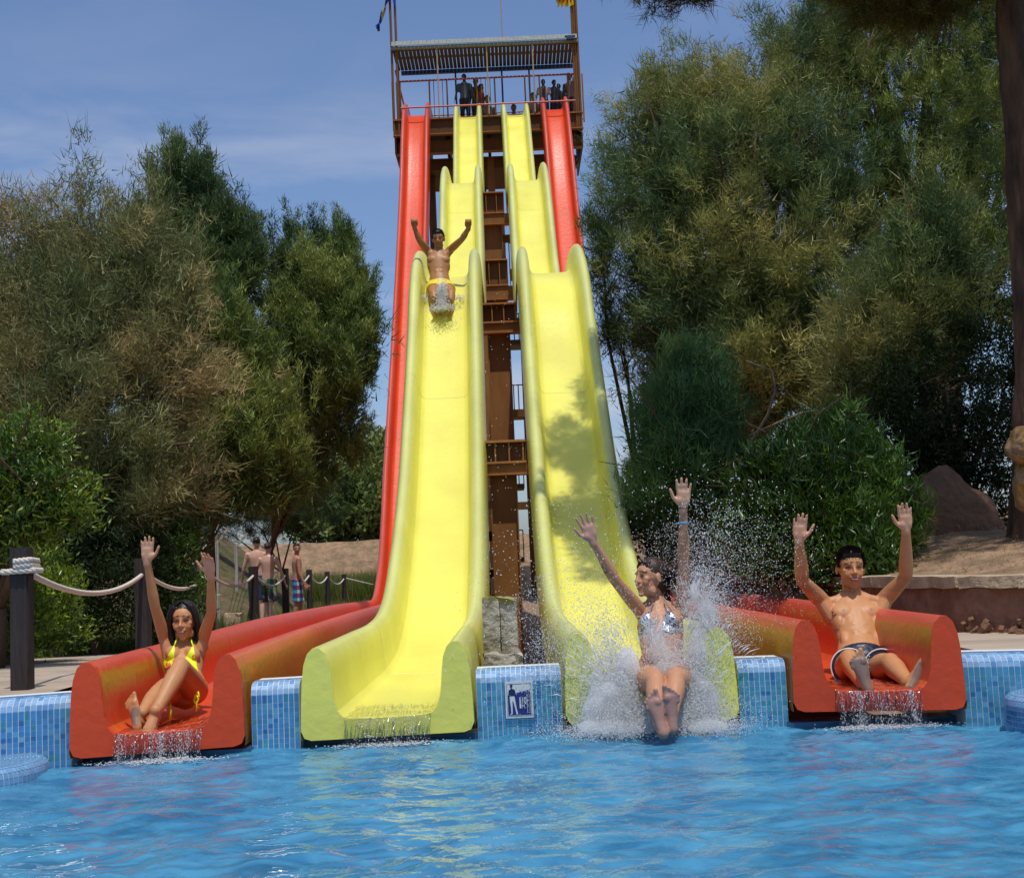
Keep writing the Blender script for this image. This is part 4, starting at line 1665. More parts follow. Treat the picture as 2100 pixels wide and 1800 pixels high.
def B(px, py, rx, ry, d, rd=None):
    c = P(px, py, d)
    k = d / FPX
    return (np.array(c), np.array((rx * k, (rd if rd else min(rx, ry) * k * .9), ry * k)))


def limbs(name, base, blobs, r, parent, m, n=10, sub=2):
    """tapered trunk with limbs reaching into the crown"""
    q = MB()
    base = Vector(base)
    C = [Vector(b[0]) for b in blobs]
    top = sum(C, Vector()) / len(C)
    fork = base.lerp(top, .45)
    fork.z = base.z + (top.z - base.z) * .4
    q.tube([base - Vector((0, 0, .3)), base.lerp(fork, .5) + Vector((random.uniform(-.1, .1), 0, 0)), fork], [r * 1.25, r, r * .8], 10)
    for c in sorted(C, key=lambda c: -c.z)[:n]:
        mid = fork.lerp(c, .5) + Vector((random.uniform(-.3, .3), random.uniform(-.3, .3), random.uniform(0, .4)))
        q.tube([fork, mid, c], [r * .55, r * .33, r * .10], 7)
        for k in range(sub):
            e = c + Vector((random.uniform(-1, 1), random.uniform(-1, 1), random.uniform(-.2, 1))) * .7
            q.tube([mid.lerp(c, .4), (mid + e) / 2 + Vector((0, 0, .15)), e], [r * .2, r * .12, r * .04], 5)
    return q.build(name, m, parent, smooth=True)


def L3(*c):
    return np.array(lin(*c))


def tree(name, cat, label, blobs, kind, n, pal, base, r=.15, group=None, gloss=False, bark='bark', nl=10, dens=1.0, spikes=()):
    root = empty(name, base, label, cat, group)
    pl = {'tamarisk': (.78, .17, .85), 'pine': (.46, .105, 1.7), 'needle': (.40, .11, .9), 'leafy': (.30, .10, .6), 'oleander': (.28, .10, 1.2), 'far': (1.2, .8, .4)}[kind]
    npl = max(30, n // (9 if kind != 'far' else 6))
    pc, dc, kc, rc = blob_samples(blobs, npl, inner=.12)
    axp = unit(dc * .8 + np.array([0, 0, 1.0]) * pl[2] + PR.normal(size=dc.shape) * .22)
    w_ = PR.integers(0, len(pc), n)
    tt = PR.random(n)
    radp = pl[1] * np.sqrt(np.clip(1 - tt, .04, 1)) * (0.45 + 0.9 * np.minimum(1, tt * 4))
    off = PR.normal(size=(n, 3)); off = unit(off) * (radp * PR.random(n) ** .4)[:, None]
    szp = .5 + 1.3 * PR.random(len(pc)) ** 1.5
    p = pc[w_] + axp[w_] * ((tt - .35) * pl[0] * szp[w_])[:, None] + off * szp[w_][:, None]
    d = unit(unit(off) * .65 + axp[w_] * .75)
    lumpw = PR.normal(size=len(pc)) * .8
    k = w_
    lumpv = np.sin(p[:, 0] * 2.1 + 1) + np.sin(p[:, 2] * 2.7) + np.sin(p[:, 1] * 2.3 + 2) + lumpw[w_] + PR.normal(size=len(p)) * .3
    sel = np.clip((lumpv + 2) / 4, 0, .999)
    pal = np.array(pal)
    x = sel * (len(pal) - 1)
    i0 = x.astype(int)
    f = (x - i0)[:, None]
    tint = pal[i0] * (1 - f) + pal[np.minimum(i0 + 1, len(pal) - 1)] * f
    tint = tint * PR.uniform(.8, 1.2, (len(p), 1))
    parts = []
    up = np.array([0, 0, 1.0])
    if kind == 'tamarisk':
        ax = unit(d * .9 + up * .25 + PR.normal(size=d.shape) * .25)
        parts.append(strands(p, ax, int(30 * dens), .135, .0115, .55, tint, jitter=.065))
        # long whippy shoots
        s = PR.random(len(p)) < .12
        parts.append(strands(p[s], unit(ax[s] + up * .7), 9, .30, .009, .22, tint[s] * 1.1, jitter=.05))
    elif kind == 'pine':
        ax = unit(d * .45 + up * .9 + PR.normal(size=d.shape) * .2)
        # candle shaped tufts: several needle whorls along an upright shoot
        for h in (0, .06, .12):
            parts.append(strands(p + ax * h, unit(ax + d * .15), int(11 * dens), .11, .0135, .45, tint * (1 + h * 1.6), jitter=.03))
    elif kind == 'needle':
        ax = unit(d * .5 + up * .8 + PR.normal(size=d.shape) * .3)
        parts.append(strands(p, ax, int(36 * dens), .12, .0085, .5, tint, jitter=.055))
    elif kind == 'leafy':
        ax = unit(d * .7 + up * .5 + PR.normal(size=d.shape) * .3)
        parts.append(leaves(p, ax, int(15 * dens), .065, .017, .7, tint, jitter=.045))
    elif kind == 'oleander':
        ax = unit(d * .5 + up * .8 + PR.normal(size=d.shape) * .3)
        parts.append(leaves(p, ax, int(10 * dens), .105, .015, .55, tint, jitter=.035))
    elif kind == 'far':
        ax = unit(d * .5 + up * .6)
        parts.append(leaves(p, ax, int(14 * dens), .32, .16, .9, tint, jitter=.22))
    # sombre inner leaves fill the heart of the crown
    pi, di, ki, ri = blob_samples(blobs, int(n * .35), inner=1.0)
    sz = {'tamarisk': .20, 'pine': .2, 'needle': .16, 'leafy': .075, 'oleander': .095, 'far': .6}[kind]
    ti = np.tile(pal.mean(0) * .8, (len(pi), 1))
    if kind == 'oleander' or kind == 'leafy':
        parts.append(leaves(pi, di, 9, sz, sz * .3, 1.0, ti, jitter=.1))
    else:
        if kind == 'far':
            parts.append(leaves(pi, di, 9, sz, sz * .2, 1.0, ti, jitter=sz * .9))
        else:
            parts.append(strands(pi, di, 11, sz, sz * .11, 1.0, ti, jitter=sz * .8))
    for (sp, sh) in spikes:   # feathery leaders standing up out of the crown
        b0 = np.array(sp)
        for q in range(16):
            pp = b0 + np.array([[PR.normal() * .05, PR.normal() * .05, sh * q / 16]])
            parts.append(strands(pp, np.array([[0, 0, 1.0]]), 12, .17 * (1.3 - q / 16), .009, .7, pal[-2:-1][:, :] * 1.0, jitter=.03))
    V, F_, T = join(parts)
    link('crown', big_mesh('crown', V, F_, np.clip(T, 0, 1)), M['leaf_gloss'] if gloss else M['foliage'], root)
    limbs('trunk', base, blobs, r, root, M[bark], nl)
    return root


tam_brown = [L3(82, 96, 58), L3(112, 118, 72), L3(140, 134, 84), L3(172, 152, 104)]
tam_green = [L3(78, 102, 64), L3(110, 126, 70), L3(142, 144, 78), L3(170, 162, 94)]
pine_pal = [L3(62, 84, 44), L3(88, 108, 54), L3(114, 130, 62), L3(130, 138, 68)]
pine_blue = [L3(58, 80, 48), L3(78, 98, 56), L3(102, 120, 60)]
lime = [L3(62, 88, 26), L3(92, 118, 32), L3(118, 140, 40), L3(140, 134, 52)]
olea = [L3(32, 56, 18), L3(54, 86, 26), L3(96, 128, 46)]
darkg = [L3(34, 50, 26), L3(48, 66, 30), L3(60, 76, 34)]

# ---- left side
bl = [B(-210, 653, 200, 200, 14.5), B(50, 563, 150, 140, 14.5), B(215, 543, 150, 130, 14.2), B(130, 680, 180, 150, 13.6), B(285, 680, 110, 140, 13.8), B(320, 800, 105, 140, 13.5), B(110, 860, 190, 170, 13.2),
      B(330, 960, 85, 90, 13.5), B(230, 1000, 150, 110, 13.2), B(-120, 900, 220, 230, 13.5), B(60, 1040, 150, 110, 13.4), B(260, 1070, 80, 60, 14), B(160, 1090, 150, 60, 14)]
sp = [(P(165, 423, 14.2), .45), (P(100, 443, 14.4), .35), (P(230, 438, 14.2), .35), (P(20, 453, 14.4), .3), (P(275, 463, 14.2), .3)]
tree('tamarisk_tree', 'tree', 'broad tawny brown feathery tamarisk filling the left of the picture behind the rope fence', bl, 'tamarisk', 5100, tam_brown, (P(150, 1260, 13.8).x, 13.8, 0), .22, spikes=sp)
bl = [B(387, 378, 62, 62, 19.5), B(367, 478, 85, 90, 19.5), B(454, 438, 26, 62, 19.3), B(462, 528, 62, 100, 19), B(387, 597, 100, 95, 19), B(497, 557, 34, 90, 19.2), B(352, 697, 75, 90, 18.8), B(442, 677, 60, 70, 19)]
tree('pine_tree', 'tree', 'tallest dark green pine just right of the tawny tamarisk', bl, 'pine', 3600, pine_blue, (P(430, 1230, 21).x, 21, -.1), .09, group='pines left of the tower')
bl = [B(670, 536, 52, 82, 20.5), B(597, 556, 34, 82, 20.5), B(650, 636, 95, 90, 20), B(720, 630, 40, 90, 20.2), B(597, 700, 70, 90, 19.8), B(680, 750, 78, 78, 19.7), B(745, 700, 28, 80, 20), B(650, 810, 80, 60, 19.8),
      B(695, 870, 68, 46, 20), B(720, 920, 26, 28, 20), B(612, 890, 50, 70, 20.2), B(632, 960, 44, 60, 20.4), B(552, 790, 50, 90, 20.4)]
tree('pine_tree', 'tree', 'dark pine standing closest to the left red slide, ragged at its shaded foot', bl, 'pine', 4200, pine_pal, (P(505, 1230, 29).x, 29, -.1), .08, group='pines left of the tower')
bl = [B(440, 700, 55, 65, 16.5), B(500, 760, 50, 60, 16.8), B(450, 830, 60, 75, 16.4), B(540, 880, 62, 70, 16.2), B(470, 920, 80, 90, 16), B(570, 960, 40, 60, 16.2), B(400, 990, 60, 80, 16.3), B(500, 1000, 90, 40, 16), B(580, 990, 50, 40, 16.2)]
tree('pine_tree', 'tree', 'lower young green pine in front of the two tall ones, above the wire fence', bl, 'pine', 3200, pine_pal, (P(335, 1240, 20).x, 20, 0), .04, group='pines left of the tower')
bl = [B(620, 1000, 50, 62, 34), B(570, 1040, 80, 50, 34), B(490, 1050, 80, 34, 34), B(650, 1050, 44, 40, 34), B(420, 1060, 60, 30, 34), B(540, 1080, 70, 24, 34)]
tree('shrub', 'shrub', 'straggly grey green shrub below the pines, behind the heads of the walking boys', bl, 'needle', 1500, darkg + tam_brown[:2], (P(600, 1200, 34).x, 34, -.1), .05, nl=4)
bl = [B(40, 955, 85, 60, 9.9), B(-70, 990, 110, 90, 10), B(105, 1010, 55, 48, 9.7), B(35, 1040, 90, 50, 9.6), B(75, 1070, 50, 34, 9.6), B(-60, 1090, 90, 40, 9.7)]
tree('bush', 'bush', 'lime green leafy bush at the left edge above the nearest post', bl, 'leafy', 2100, lime, (P(-20, 1340, 10).x, 10, .2), .07, gloss=True, nl=6)
bl = [B(10, 1255, 70, 62, 10.6), B(-80, 1230, 90, 100, 10.8), B(95, 1255, 40, 75, 11), B(60, 1205, 60, 45, 11.3)]
tree('hedge', 'hedge', 'bright leafy hedge low at the left edge, behind the nearest post', bl, 'leafy', 1500, lime[:3], (P(20, 1330, 10.8).x, 10.8, .2), .05, gloss=True, nl=4)
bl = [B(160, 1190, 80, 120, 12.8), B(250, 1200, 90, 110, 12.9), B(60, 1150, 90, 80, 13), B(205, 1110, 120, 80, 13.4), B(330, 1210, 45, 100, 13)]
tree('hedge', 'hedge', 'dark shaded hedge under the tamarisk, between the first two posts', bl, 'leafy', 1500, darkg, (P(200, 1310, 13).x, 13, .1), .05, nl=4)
bl = [B(350, 1130, 34, 48, 13.6), B(362, 1100, 22, 34, 13.6), B(325, 1090, 30, 40, 13.8), B(375, 1240, 26, 60, 13.6), B(365, 1190, 24, 40, 13.8)]
tree('bush', 'bush', 'small leafy green bush between the raised arms of the woman in yellow bikini', bl, 'leafy', 700, olea, (P(360, 1290, 13.7).x, 13.7, .1), .03, gloss=True, nl=4)
bl = [B(690, 1005, 42, 52, 58, 2), B(740, 1000, 45, 55, 57, 2), B(785, 985, 35, 60, 58, 2), B(650, 1045, 45, 44, 56, 2), B(720, 1050, 60, 44, 55, 2), B(780, 1040, 40, 50, 55, 2)]
tree('pine_grove', 'trees', 'rounded far pines beyond the stony bank, left of the red slide', bl, 'far', 1500, [c * .9 for c in pine_pal], (P(720, 1100, 58).x, 58, 2), .2, nl=6)
bl = [B(1285, 1040, 34, 26, 55, 2), B(1320, 1050, 30, 22, 55, 2), B(1260, 1060, 24, 20, 56, 2)]
tree('far_bush', 'bush', 'far green bush low on the horizon right of the shaded yellow slide', bl, 'far', 380, pine_pal[:3], (P(1290, 1080, 55).x, 55, 2), .1, nl=2)

# ---- right side
bl = [B(1350, 210, 52, 70, 18.7), B(1315, 290, 52, 62, 18.8), B(1440, 240, 95, 95, 18.5), B(1560, 210, 90, 95, 18.5), B(1650, 130, 70, 95, 18.7), B(1720, 130, 55, 80, 19.0), B(1370, 370, 100, 110, 18.2), B(1500, 370, 120, 130, 17.8),
      B(1640, 320, 105, 120, 18.0), B(1305, 440, 40, 40, 18.5), B(1312, 560, 52, 80, 18.2), B(1430, 560, 120, 110, 17.6), B(1590, 540, 130, 120, 17.5), B(1730, 480, 60, 110, 18.0), B(1340, 680, 58, 72, 18.0),
      B(1420, 730, 90, 90, 17.8), B(1560, 720, 130, 100, 17.4), B(1700, 680, 100, 110, 17.6), B(1362, 830, 44, 62, 18.1), B(1640, 830, 110, 70, 17.5), B(1350, 960, 34, 60, 18.2), B(1750, 800, 60, 70, 17.6)]
sp = [(P(1225, 470, 18.2), .75), (P(1340, 170, 18.7), .45), (P(1410, 170, 18.5), .35), (P(1478, 170, 18.5), .45), (P(1520, 150, 18.5), .40), (P(1590, 130, 18.7), .40), (P(1615, 110, 18.7), .42), (P(1270, 250, 18.7), .25), (P(1232, 420, 18.2), .55), (P(1240, 560, 18.2), .3)]
tree('tamarisk_tree', 'tree', 'huge feathery olive green tamarisk right of the slides', bl, 'tamarisk', 7600, tam_green, (P(1560, 1150, 18).x, 18, .4), .26, nl=18, spikes=sp)
bl = [B(1238, 500, 14, 70, 18.2), B(1240, 600, 18, 34, 18.2), B(1262, 680, 20, 40, 18.2)]
tree('tamarisk_branch', 'tree', 'thin wispy tamarisk leader leaning towards the tower at mid height', bl, 'needle', 260, [L3(70, 92, 50), L3(98, 116, 60)], (P(1330, 900, 18.4).x, 18.4, .4), .06, nl=3)
bl = [B(1690, 60, 40, 60, 19.5), B(1790, 60, 90, 90, 19.3), B(1900, 90, 90, 100, 19), B(2010, 110, 80, 120, 19), B(1800, 220, 100, 95, 18.8), B(1930, 250, 100, 90, 18.6), B(2040, 290, 60, 110, 18.8), B(1780, 340, 70, 80, 18.8),
      B(1880, 390, 100, 80, 18.4), B(2010, 430, 80, 110, 18.4), B(1840, 480, 80, 90, 19.2), B(2050, 570, 70, 110, 18.3), B(2150, 300, 80, 300, 19), B(1720, -60, 110, 90, 19.5), B(1930, -60, 150, 90, 19.3)]
tree('pine_tree', 'tree', 'big dark green pine in the upper right corner behind the tamarisk', bl, 'pine', 4700, pine_pal, (P(1960, 1120, 19).x, 19, .6), .28, nl=14)
bl = [B(1915, 470, 42, 72, 14.6), B(1890, 570, 50, 80, 14.4), B(1940, 600, 50, 76, 14.5), B(1900, 680, 60, 62, 14.3), B(1830, 660, 52, 80, 14.2), B(1800, 760, 80, 76, 14), B(1955, 560, 24, 60, 14.6)]
tree('tamarisk_tree', 'tree', 'smaller upright tamarisk right of the huge one, in front of the dark pine', bl, 'tamarisk', 2200, tam_green, (P(1880, 1130, 14.6).x, 14.6, .7), .1, nl=7, spikes=[(P(1915, 420, 14.6), .3)])
bl = [B(1425, 800, 40, 62, 12.6), B(1440, 890, 55, 72, 12.5), B(1390, 900, 46, 70, 12.4), B(1430, 985, 70, 72, 12.3), B(1375, 1000, 40, 60, 12.5), B(1470, 1060, 50, 50, 12.5), B(1420, 1080, 60, 40, 12.4)]
tree('tamarisk_shrub', 'shrub', 'fresh blue green feathery shrub behind the raised hand of the splashing woman', bl, 'needle', 3200, [L3(66, 98, 58), L3(96, 128, 74), L3(118, 144, 84)], (P(1430, 1150, 12.4).x, 12.4, .3), .07, nl=6, spikes=[(P(1425, 770, 12.6), .22)])
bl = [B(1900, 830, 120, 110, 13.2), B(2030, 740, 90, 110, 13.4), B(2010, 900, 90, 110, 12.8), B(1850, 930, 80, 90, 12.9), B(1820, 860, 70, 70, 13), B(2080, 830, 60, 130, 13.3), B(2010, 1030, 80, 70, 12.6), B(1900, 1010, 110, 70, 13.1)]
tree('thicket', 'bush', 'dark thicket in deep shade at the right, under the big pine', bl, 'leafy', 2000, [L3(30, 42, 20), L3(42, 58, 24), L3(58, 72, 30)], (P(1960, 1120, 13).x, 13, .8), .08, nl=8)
bl = [B(1640, 967, 60, 52, 10.8), B(1730, 947, 60, 55, 10.9), B(1575, 1008, 50, 55, 10.7), B(1660, 1028, 80, 62, 10.5), B(1770, 1008, 66, 70, 10.6), B(1560, 1088, 46, 62, 10.6), B(1640, 1110, 76, 60, 10.4), B(1740, 1100, 80, 60, 10.4),
      B(1820, 1088, 50, 70, 10.6), B(1800, 1165, 60, 26, 10.1), B(1580, 1150, 50, 26, 10.4), B(1690, 1160, 60, 22, 10.3)]
tree('oleander', 'shrub', 'glossy green oleander behind the raised arms of the man in navy trunks', bl, 'oleander', 4700, olea, (P(1690, 1190, 10.6).x, 10.6, .6), .05, gloss=True, nl=12)
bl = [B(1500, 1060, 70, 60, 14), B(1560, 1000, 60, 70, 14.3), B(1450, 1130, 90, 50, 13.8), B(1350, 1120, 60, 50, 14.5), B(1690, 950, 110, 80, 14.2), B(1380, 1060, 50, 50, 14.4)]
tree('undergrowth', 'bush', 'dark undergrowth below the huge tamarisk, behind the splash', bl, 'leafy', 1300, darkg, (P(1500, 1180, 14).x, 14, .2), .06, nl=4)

# bare pale branches in front of the huge tamarisk
bb = empty('dead_branch', tuple(P(1530, 930, 13.6)), 'bare pale forked branch in front of the huge tamarisk, left of the oleander', 'branch')
for pts, r in (([(1518, 935), (1545, 900), (1575, 850), (1590, 800), (1582, 760), (1530, 740)], .020), ([(1535, 895), (1600, 865), (1650, 845), (1678, 842)], .018), ([(1545, 880), (1525, 858)], .010)):
    q = MB(); n = len(pts)
    q.tube([P(a, b, 13.6 - .1 * i) for i, (a, b) in enumerate(pts)], [r * (1 - .7 * i / n) for i in range(n)], 6)
    q.build('limb', M['bark_pale'], bb, smooth=True)

# near pine at the right edge: trunk, broken knob, crown mostly above the picture
rt = empty('pine_tree', (4.25, 10.5, .8), 'near pine with thick reddish trunk along the right edge, crown above the picture', 'tree')
q = MB()
cl = [(2070, 1180), (2078, 1000), (2087, 800), (2084, 620), (2074, 430), (2066, 300), (2052, 120), (2046, 0), (2040, -200), (2030, -420)]
pts, rad = [], []
for i, (a, b) in enumerate(cl):
    d = 10.5
    r = [.40, .33, .31, .30, .29, .28, .27, .26, .24, .2][i]
    v = P(a, b, d); v.x += r
    pts.append(v); rad.append(r)
q.tube(pts, rad, 40)
bmv = [Vector(v) for v in q.v]
rows = len(pts)
# rough bark plates
me = q.mesh('trunk')
bm = bmesh.new(); bm.from_mesh(me)
bmesh.ops.subdivide_edges(bm, edges=bm.edges[:], cuts=5, use_grid_fill=True)
for v in bm.verts:
    h = noise.noise(Vector((v.co.x * 9, v.co.y * 9, v.co.z * 2.2))) * .035 + noise.noise(Vector((v.co.x * 25, v.co.y * 25, v.co.z * 7))) * .018
    ax = Vector((v.co.x - 4.3, v.co.y - 10.5, 0)).normalized()
    v.co += ax * h
bm.to_mesh(me); bm.free()
M['bark_pine'] = mat('bark_pine', (0.16, .085, .052), rough=.95, spec=.1, var=.5, vscale=2.5, bump=1.0, bscale=10, stretch=(1, 1, .35), col2=(.07, .045, .033))
link('trunk', me, M['bark_pine'], rt, smooth=True)
kn = P(2098, 935, 9.95)
M['knob'] = mat('knob', (0.30, .19, .10), rough=.95, spec=.1, var=.5, vscale=6, bump=1.0, bscale=20, col2=(.34, .17, .04))
link('broken_limb', rock_mesh((kn.x + .10, 10.05, kn.z + .08), .17, 9.0, 4, (1.15, 1, .9)), M['knob'], rt, smooth=True)
link('broken_limb', rock_mesh((kn.x + .14, 10.1, kn.z - .22), .17, 4.0, 4, (1, 1, 1.7)), M['knob'], rt, smooth=True)
# overhanging crown: casts the dappled shade on the right yellow slide
shade = [((1.48, 11.5, 6.3), (.40, .55, .20)), ((1.00, 11.4, 6.3), (.26, .30, .12)), ((1.05, 12.5, 6.9), (.22, .35, .12)), ((1.50, 13.2, 7.3), (.25, .4, .18)), ((1.72, 10.9, 6.1), (.30, .5, .20)), ((1.72, 12.5, 6.9), (.20, .5, .18)), ((1.90, 11.8, 6.5), (.26, .6, .22)), ((1.38, 10.6, 6.0), (.26, .28, .12)), ((1.32, 12.2, 6.75), (.20, .35, .13)), ((1.22, 10.95, 6.1), (.12, .2, .1))]
crown = [ ((2.5, 11.4, 6.5), (.5, .6, .35)), ((3.3, 10.8, 6.6), (.8, .9, .5)), ((4.3, 10.2, 6.9), (1.2, 1.2, .7)), ((5.2, 11.2, 6.9), (1.2, 1.3, .8)), ((3.7, 12.0, 6.9), (.9, 1.1, .6)),
         ((2.25, 10.5, 5.9), (.30, .4, .18)), ((5.6, 9.2, 6.2), (1.0, 1.0, .6)), ((4.6, 8.9, 6.3), (.8, .8, .5)), ((6.4, 12.5, 6.5), (1.3, 1.3, .9)), ((5.2, 12.0, 5.0), (1.1, 1.2, .8)), ((4.6, 10.6, 6.0), (1.0, 1.0, .6)), ((5.4, 9.9, 5.4), (.8, .9, .6)), ((3.4, 9.6, 6.2), (.9, .8, .45)), ((2.95, 10.3, 6.4), (.6, .7, .4)), ((3.9, 9.2, 5.9), (.8, .7, .45)), ((3.6, 10.6, 6.3), (.8, .7, .4))]
low = [B(1850, 10, 95, 26, 10.6, .4), B(1780, -10, 70, 24, 10.6, .4), B(1930, 0, 60, 30, 10.6, .35), B(1900, 26, 40, 16, 10.5, .2)]
tips = [B(1335, -4, 22, 10, 10.9, .15), B(1375, 4, 14, 9, 10.9, .1), B(1440, -3, 20, 9, 10.8, .12), B(1395, -14, 40, 12, 10.9, .2)]
parts = []
for bl_, n, pal in ((crown, 2300, pine_pal), (shade, 2000, pine_pal), (low, 330, [L3(92, 78, 30), L3(112, 88, 36), L3(84, 84, 34)]), (tips, 46, [L3(60, 62, 26), L3(90, 72, 34)])):
    p, d, k, _r = blob_samples([(np.array(a), np.array(b)) for a, b in bl_], n, inner=.35)
    pal = np.array(pal)
    T = pal[PR.integers(0, len(pal), len(p))]
    ax = unit(d * .6 + PR.normal(size=d.shape) * .4 + np.array([0, 0, .25]))
    for h in (0, .06, .12):
        parts.append(strands(p + ax * h, ax, 16, .13, .010 if bl_ is crown else .007, .75, T, jitter=.03))
V, F_, T = join(parts)
link('crown', big_mesh('crown', V, F_, np.clip(T, 0, 1)), M['foliage'], rt)
q = MB()
top = pts[-2]
for (c, r_) in crown + shade + low + tips:
    c = Vector(c); mid = top.lerp(c, .5) + Vector((0, 0, .25))
    q.tube([top, mid, c], [.09, .05, .014], 7)
q.build('boughs', M['bark_pine'], rt, smooth=True)

# ------------------------------------------------------------------ grass
def grass(name, label, pts, h, w_, pal, n, lean=.35):
    p = np.array(pts)
    up = np.tile(np.array([[0, 0, 1.0]]), (len(p), 1))
    pal = np.array(pal)
    T = pal[PR.integers(0, len(pal), len(p))]
    V, F_, T = strands(p, up, n, h, w_, lean, T, droop=0, jitter=.04)
    V[:, 2] = np.maximum(V[:, 2], -.2)
    o = link(name, big_mesh(name, V, F_, np.clip(T, 0, 1)), M['foliage'])
    tag(o, label, 'grass', kind='stuff')


gp = []
while len(gp) < 2600:
    x = random.uniform(-9.5, -2.6)
    far = np.interp(x, [-9, -5.5, -4.6, -3.6, -2.9, -2.38], [10.0, 11.6, 12.4, 14.2, 22.0, 22.0])
    d = far + .05 + abs(random.gauss(0, 1.3))
    if x > -3.3 and d < 15: continue
    gp.append((x, d, gz(-3, d) - .02))
gpal = [L3(92, 118, 44), L3(120, 140, 62), L3(150, 150, 90), L3(76, 104, 40)]
grass('grass_strip', 'green grass verge between the pool path and the hedge', gp, .15, .011, gpal, 16)
gp = []
for _ in range(4600):
    d = random.uniform(15, 39); x = random.uniform(-9, -2.7)
    gp.append((x, d, gz(-3, d) - .02))
grass('meadow_grass', 'dry and green grass around the wire fence and the walking boys', gp, .26, .014, gpal + [L3(150, 128, 84), L3(120, 104, 66)], 12)
gp = []
for _ in range(2300):
    d = random.uniform(39.5, 44.0); x = random.uniform(-9.8, -3.0)
    gp.append((x, d, -.15))
grass('tall_grass', 'tall green weeds in front of the stony bank, beyond the last posts', gp, 1.0, .022, [L3(96, 116, 48), L3(116, 130, 58), L3(134, 128, 74), L3(80, 106, 42)], 16, .25)
gp = []
for _ in range(900):
    d = random.uniform(20, 43); x = random.uniform(2.6, 9)
    gp.append((x, d, -.15))
grass('tall_grass', 'weeds on the far ground right of the slides, low behind the splash', gp, .9, .022, [L3(86, 104, 46), L3(108, 112, 58), L3(124, 112, 66)], 16, .3)
gp = []
for _ in range(1500):
    x = random.uniform(2.75, 6.5); d = random.uniform(8.0, 12.5)
    if x < wall_x(d) + .35: continue
    gp.append((x, d, bank_z(x, d) - .005))
grass('dry_straw', 'dry straw and pine needles scattered over the earth bank', gp, .045, .004, [L3(172, 140, 96), L3(150, 116, 74), L3(120, 92, 60)], 8, 1.6)

# ================================================================== people
def V3(v): return Vector(v)


def ortho(side, up):
    up = up.normalized()
    side = (side - up * side.dot(up)).normalized()
    return side, up


def head_parts(q, c, f, u, hs, female=False):
    """c: middle of the head; f: face direction; u: up; hs: head height in metres"""
    k = hs / .235
    f = f.normalized(); u = (u - f * u.dot(f)).normalized(); s = u.cross(f).normalized()
    R = Matrix((s, f, u)).transposed()
    def pt(a, b, d): return c + (s * a + f * b + u * d) * k
    def e(a, b, d, r0, r1, r2, n=14, m=9): q.ell(pt(a, b, d), (r0 * k, r1 * k, r2 * k), R, n, m)
    jw = .9 if female else 1.0
    e(0, -.012, .028, .074, .094, .088, 18, 12)            # cranium
    e(0, .022, .030, .064, .066, .062)                     # forehead
    e(0, .024, -.030, .057 * jw, .062, .072)               # mid face
    e(0, .030, -.068, .044 * jw, .050, .040)               # jaw
    e(0, .066, -.100, .020, .016, .013)                    # chin
    for sg in (-1, 1):
        e(sg * .040, .058, -.012, .021, .020, .015)        # cheekbone
        e(sg * .036, .062, -.030, .020, .018, .020)        # cheek
        e(sg * .028, .078, .027, .022, .011, .0065)        # brow ridge
        e(sg * .030, .072, .006, .015, .010, .0085)        # closed lids
        e(sg * .076, -.004, -.004, .008, .017, .030)       # ear
        e(sg * .041, .012, -.075, .016 * jw, .028, .026)   # jaw angle
        e(sg * .0105, .092, -.028, .008, .010, .007)       # nostril wing
    q.loft([(pt(0, .080, .020), .008 * k, .009 * k), (pt(0, .092, -.005), .008 * k, .010 * k), (pt(0, .104, -.024), .0105 * k, .0115 * k)], s, 10)
    e(0, .084, -.052, .026, .012, .007)                    # upper lip
    e(0, .083, -.066, .021, .011, .007)                    # lower lip
    e(0, .078, -.082, .016, .010, .010)
    return dict(c=c, f=f, u=u, s=s, k=k, R=R, pt=pt)


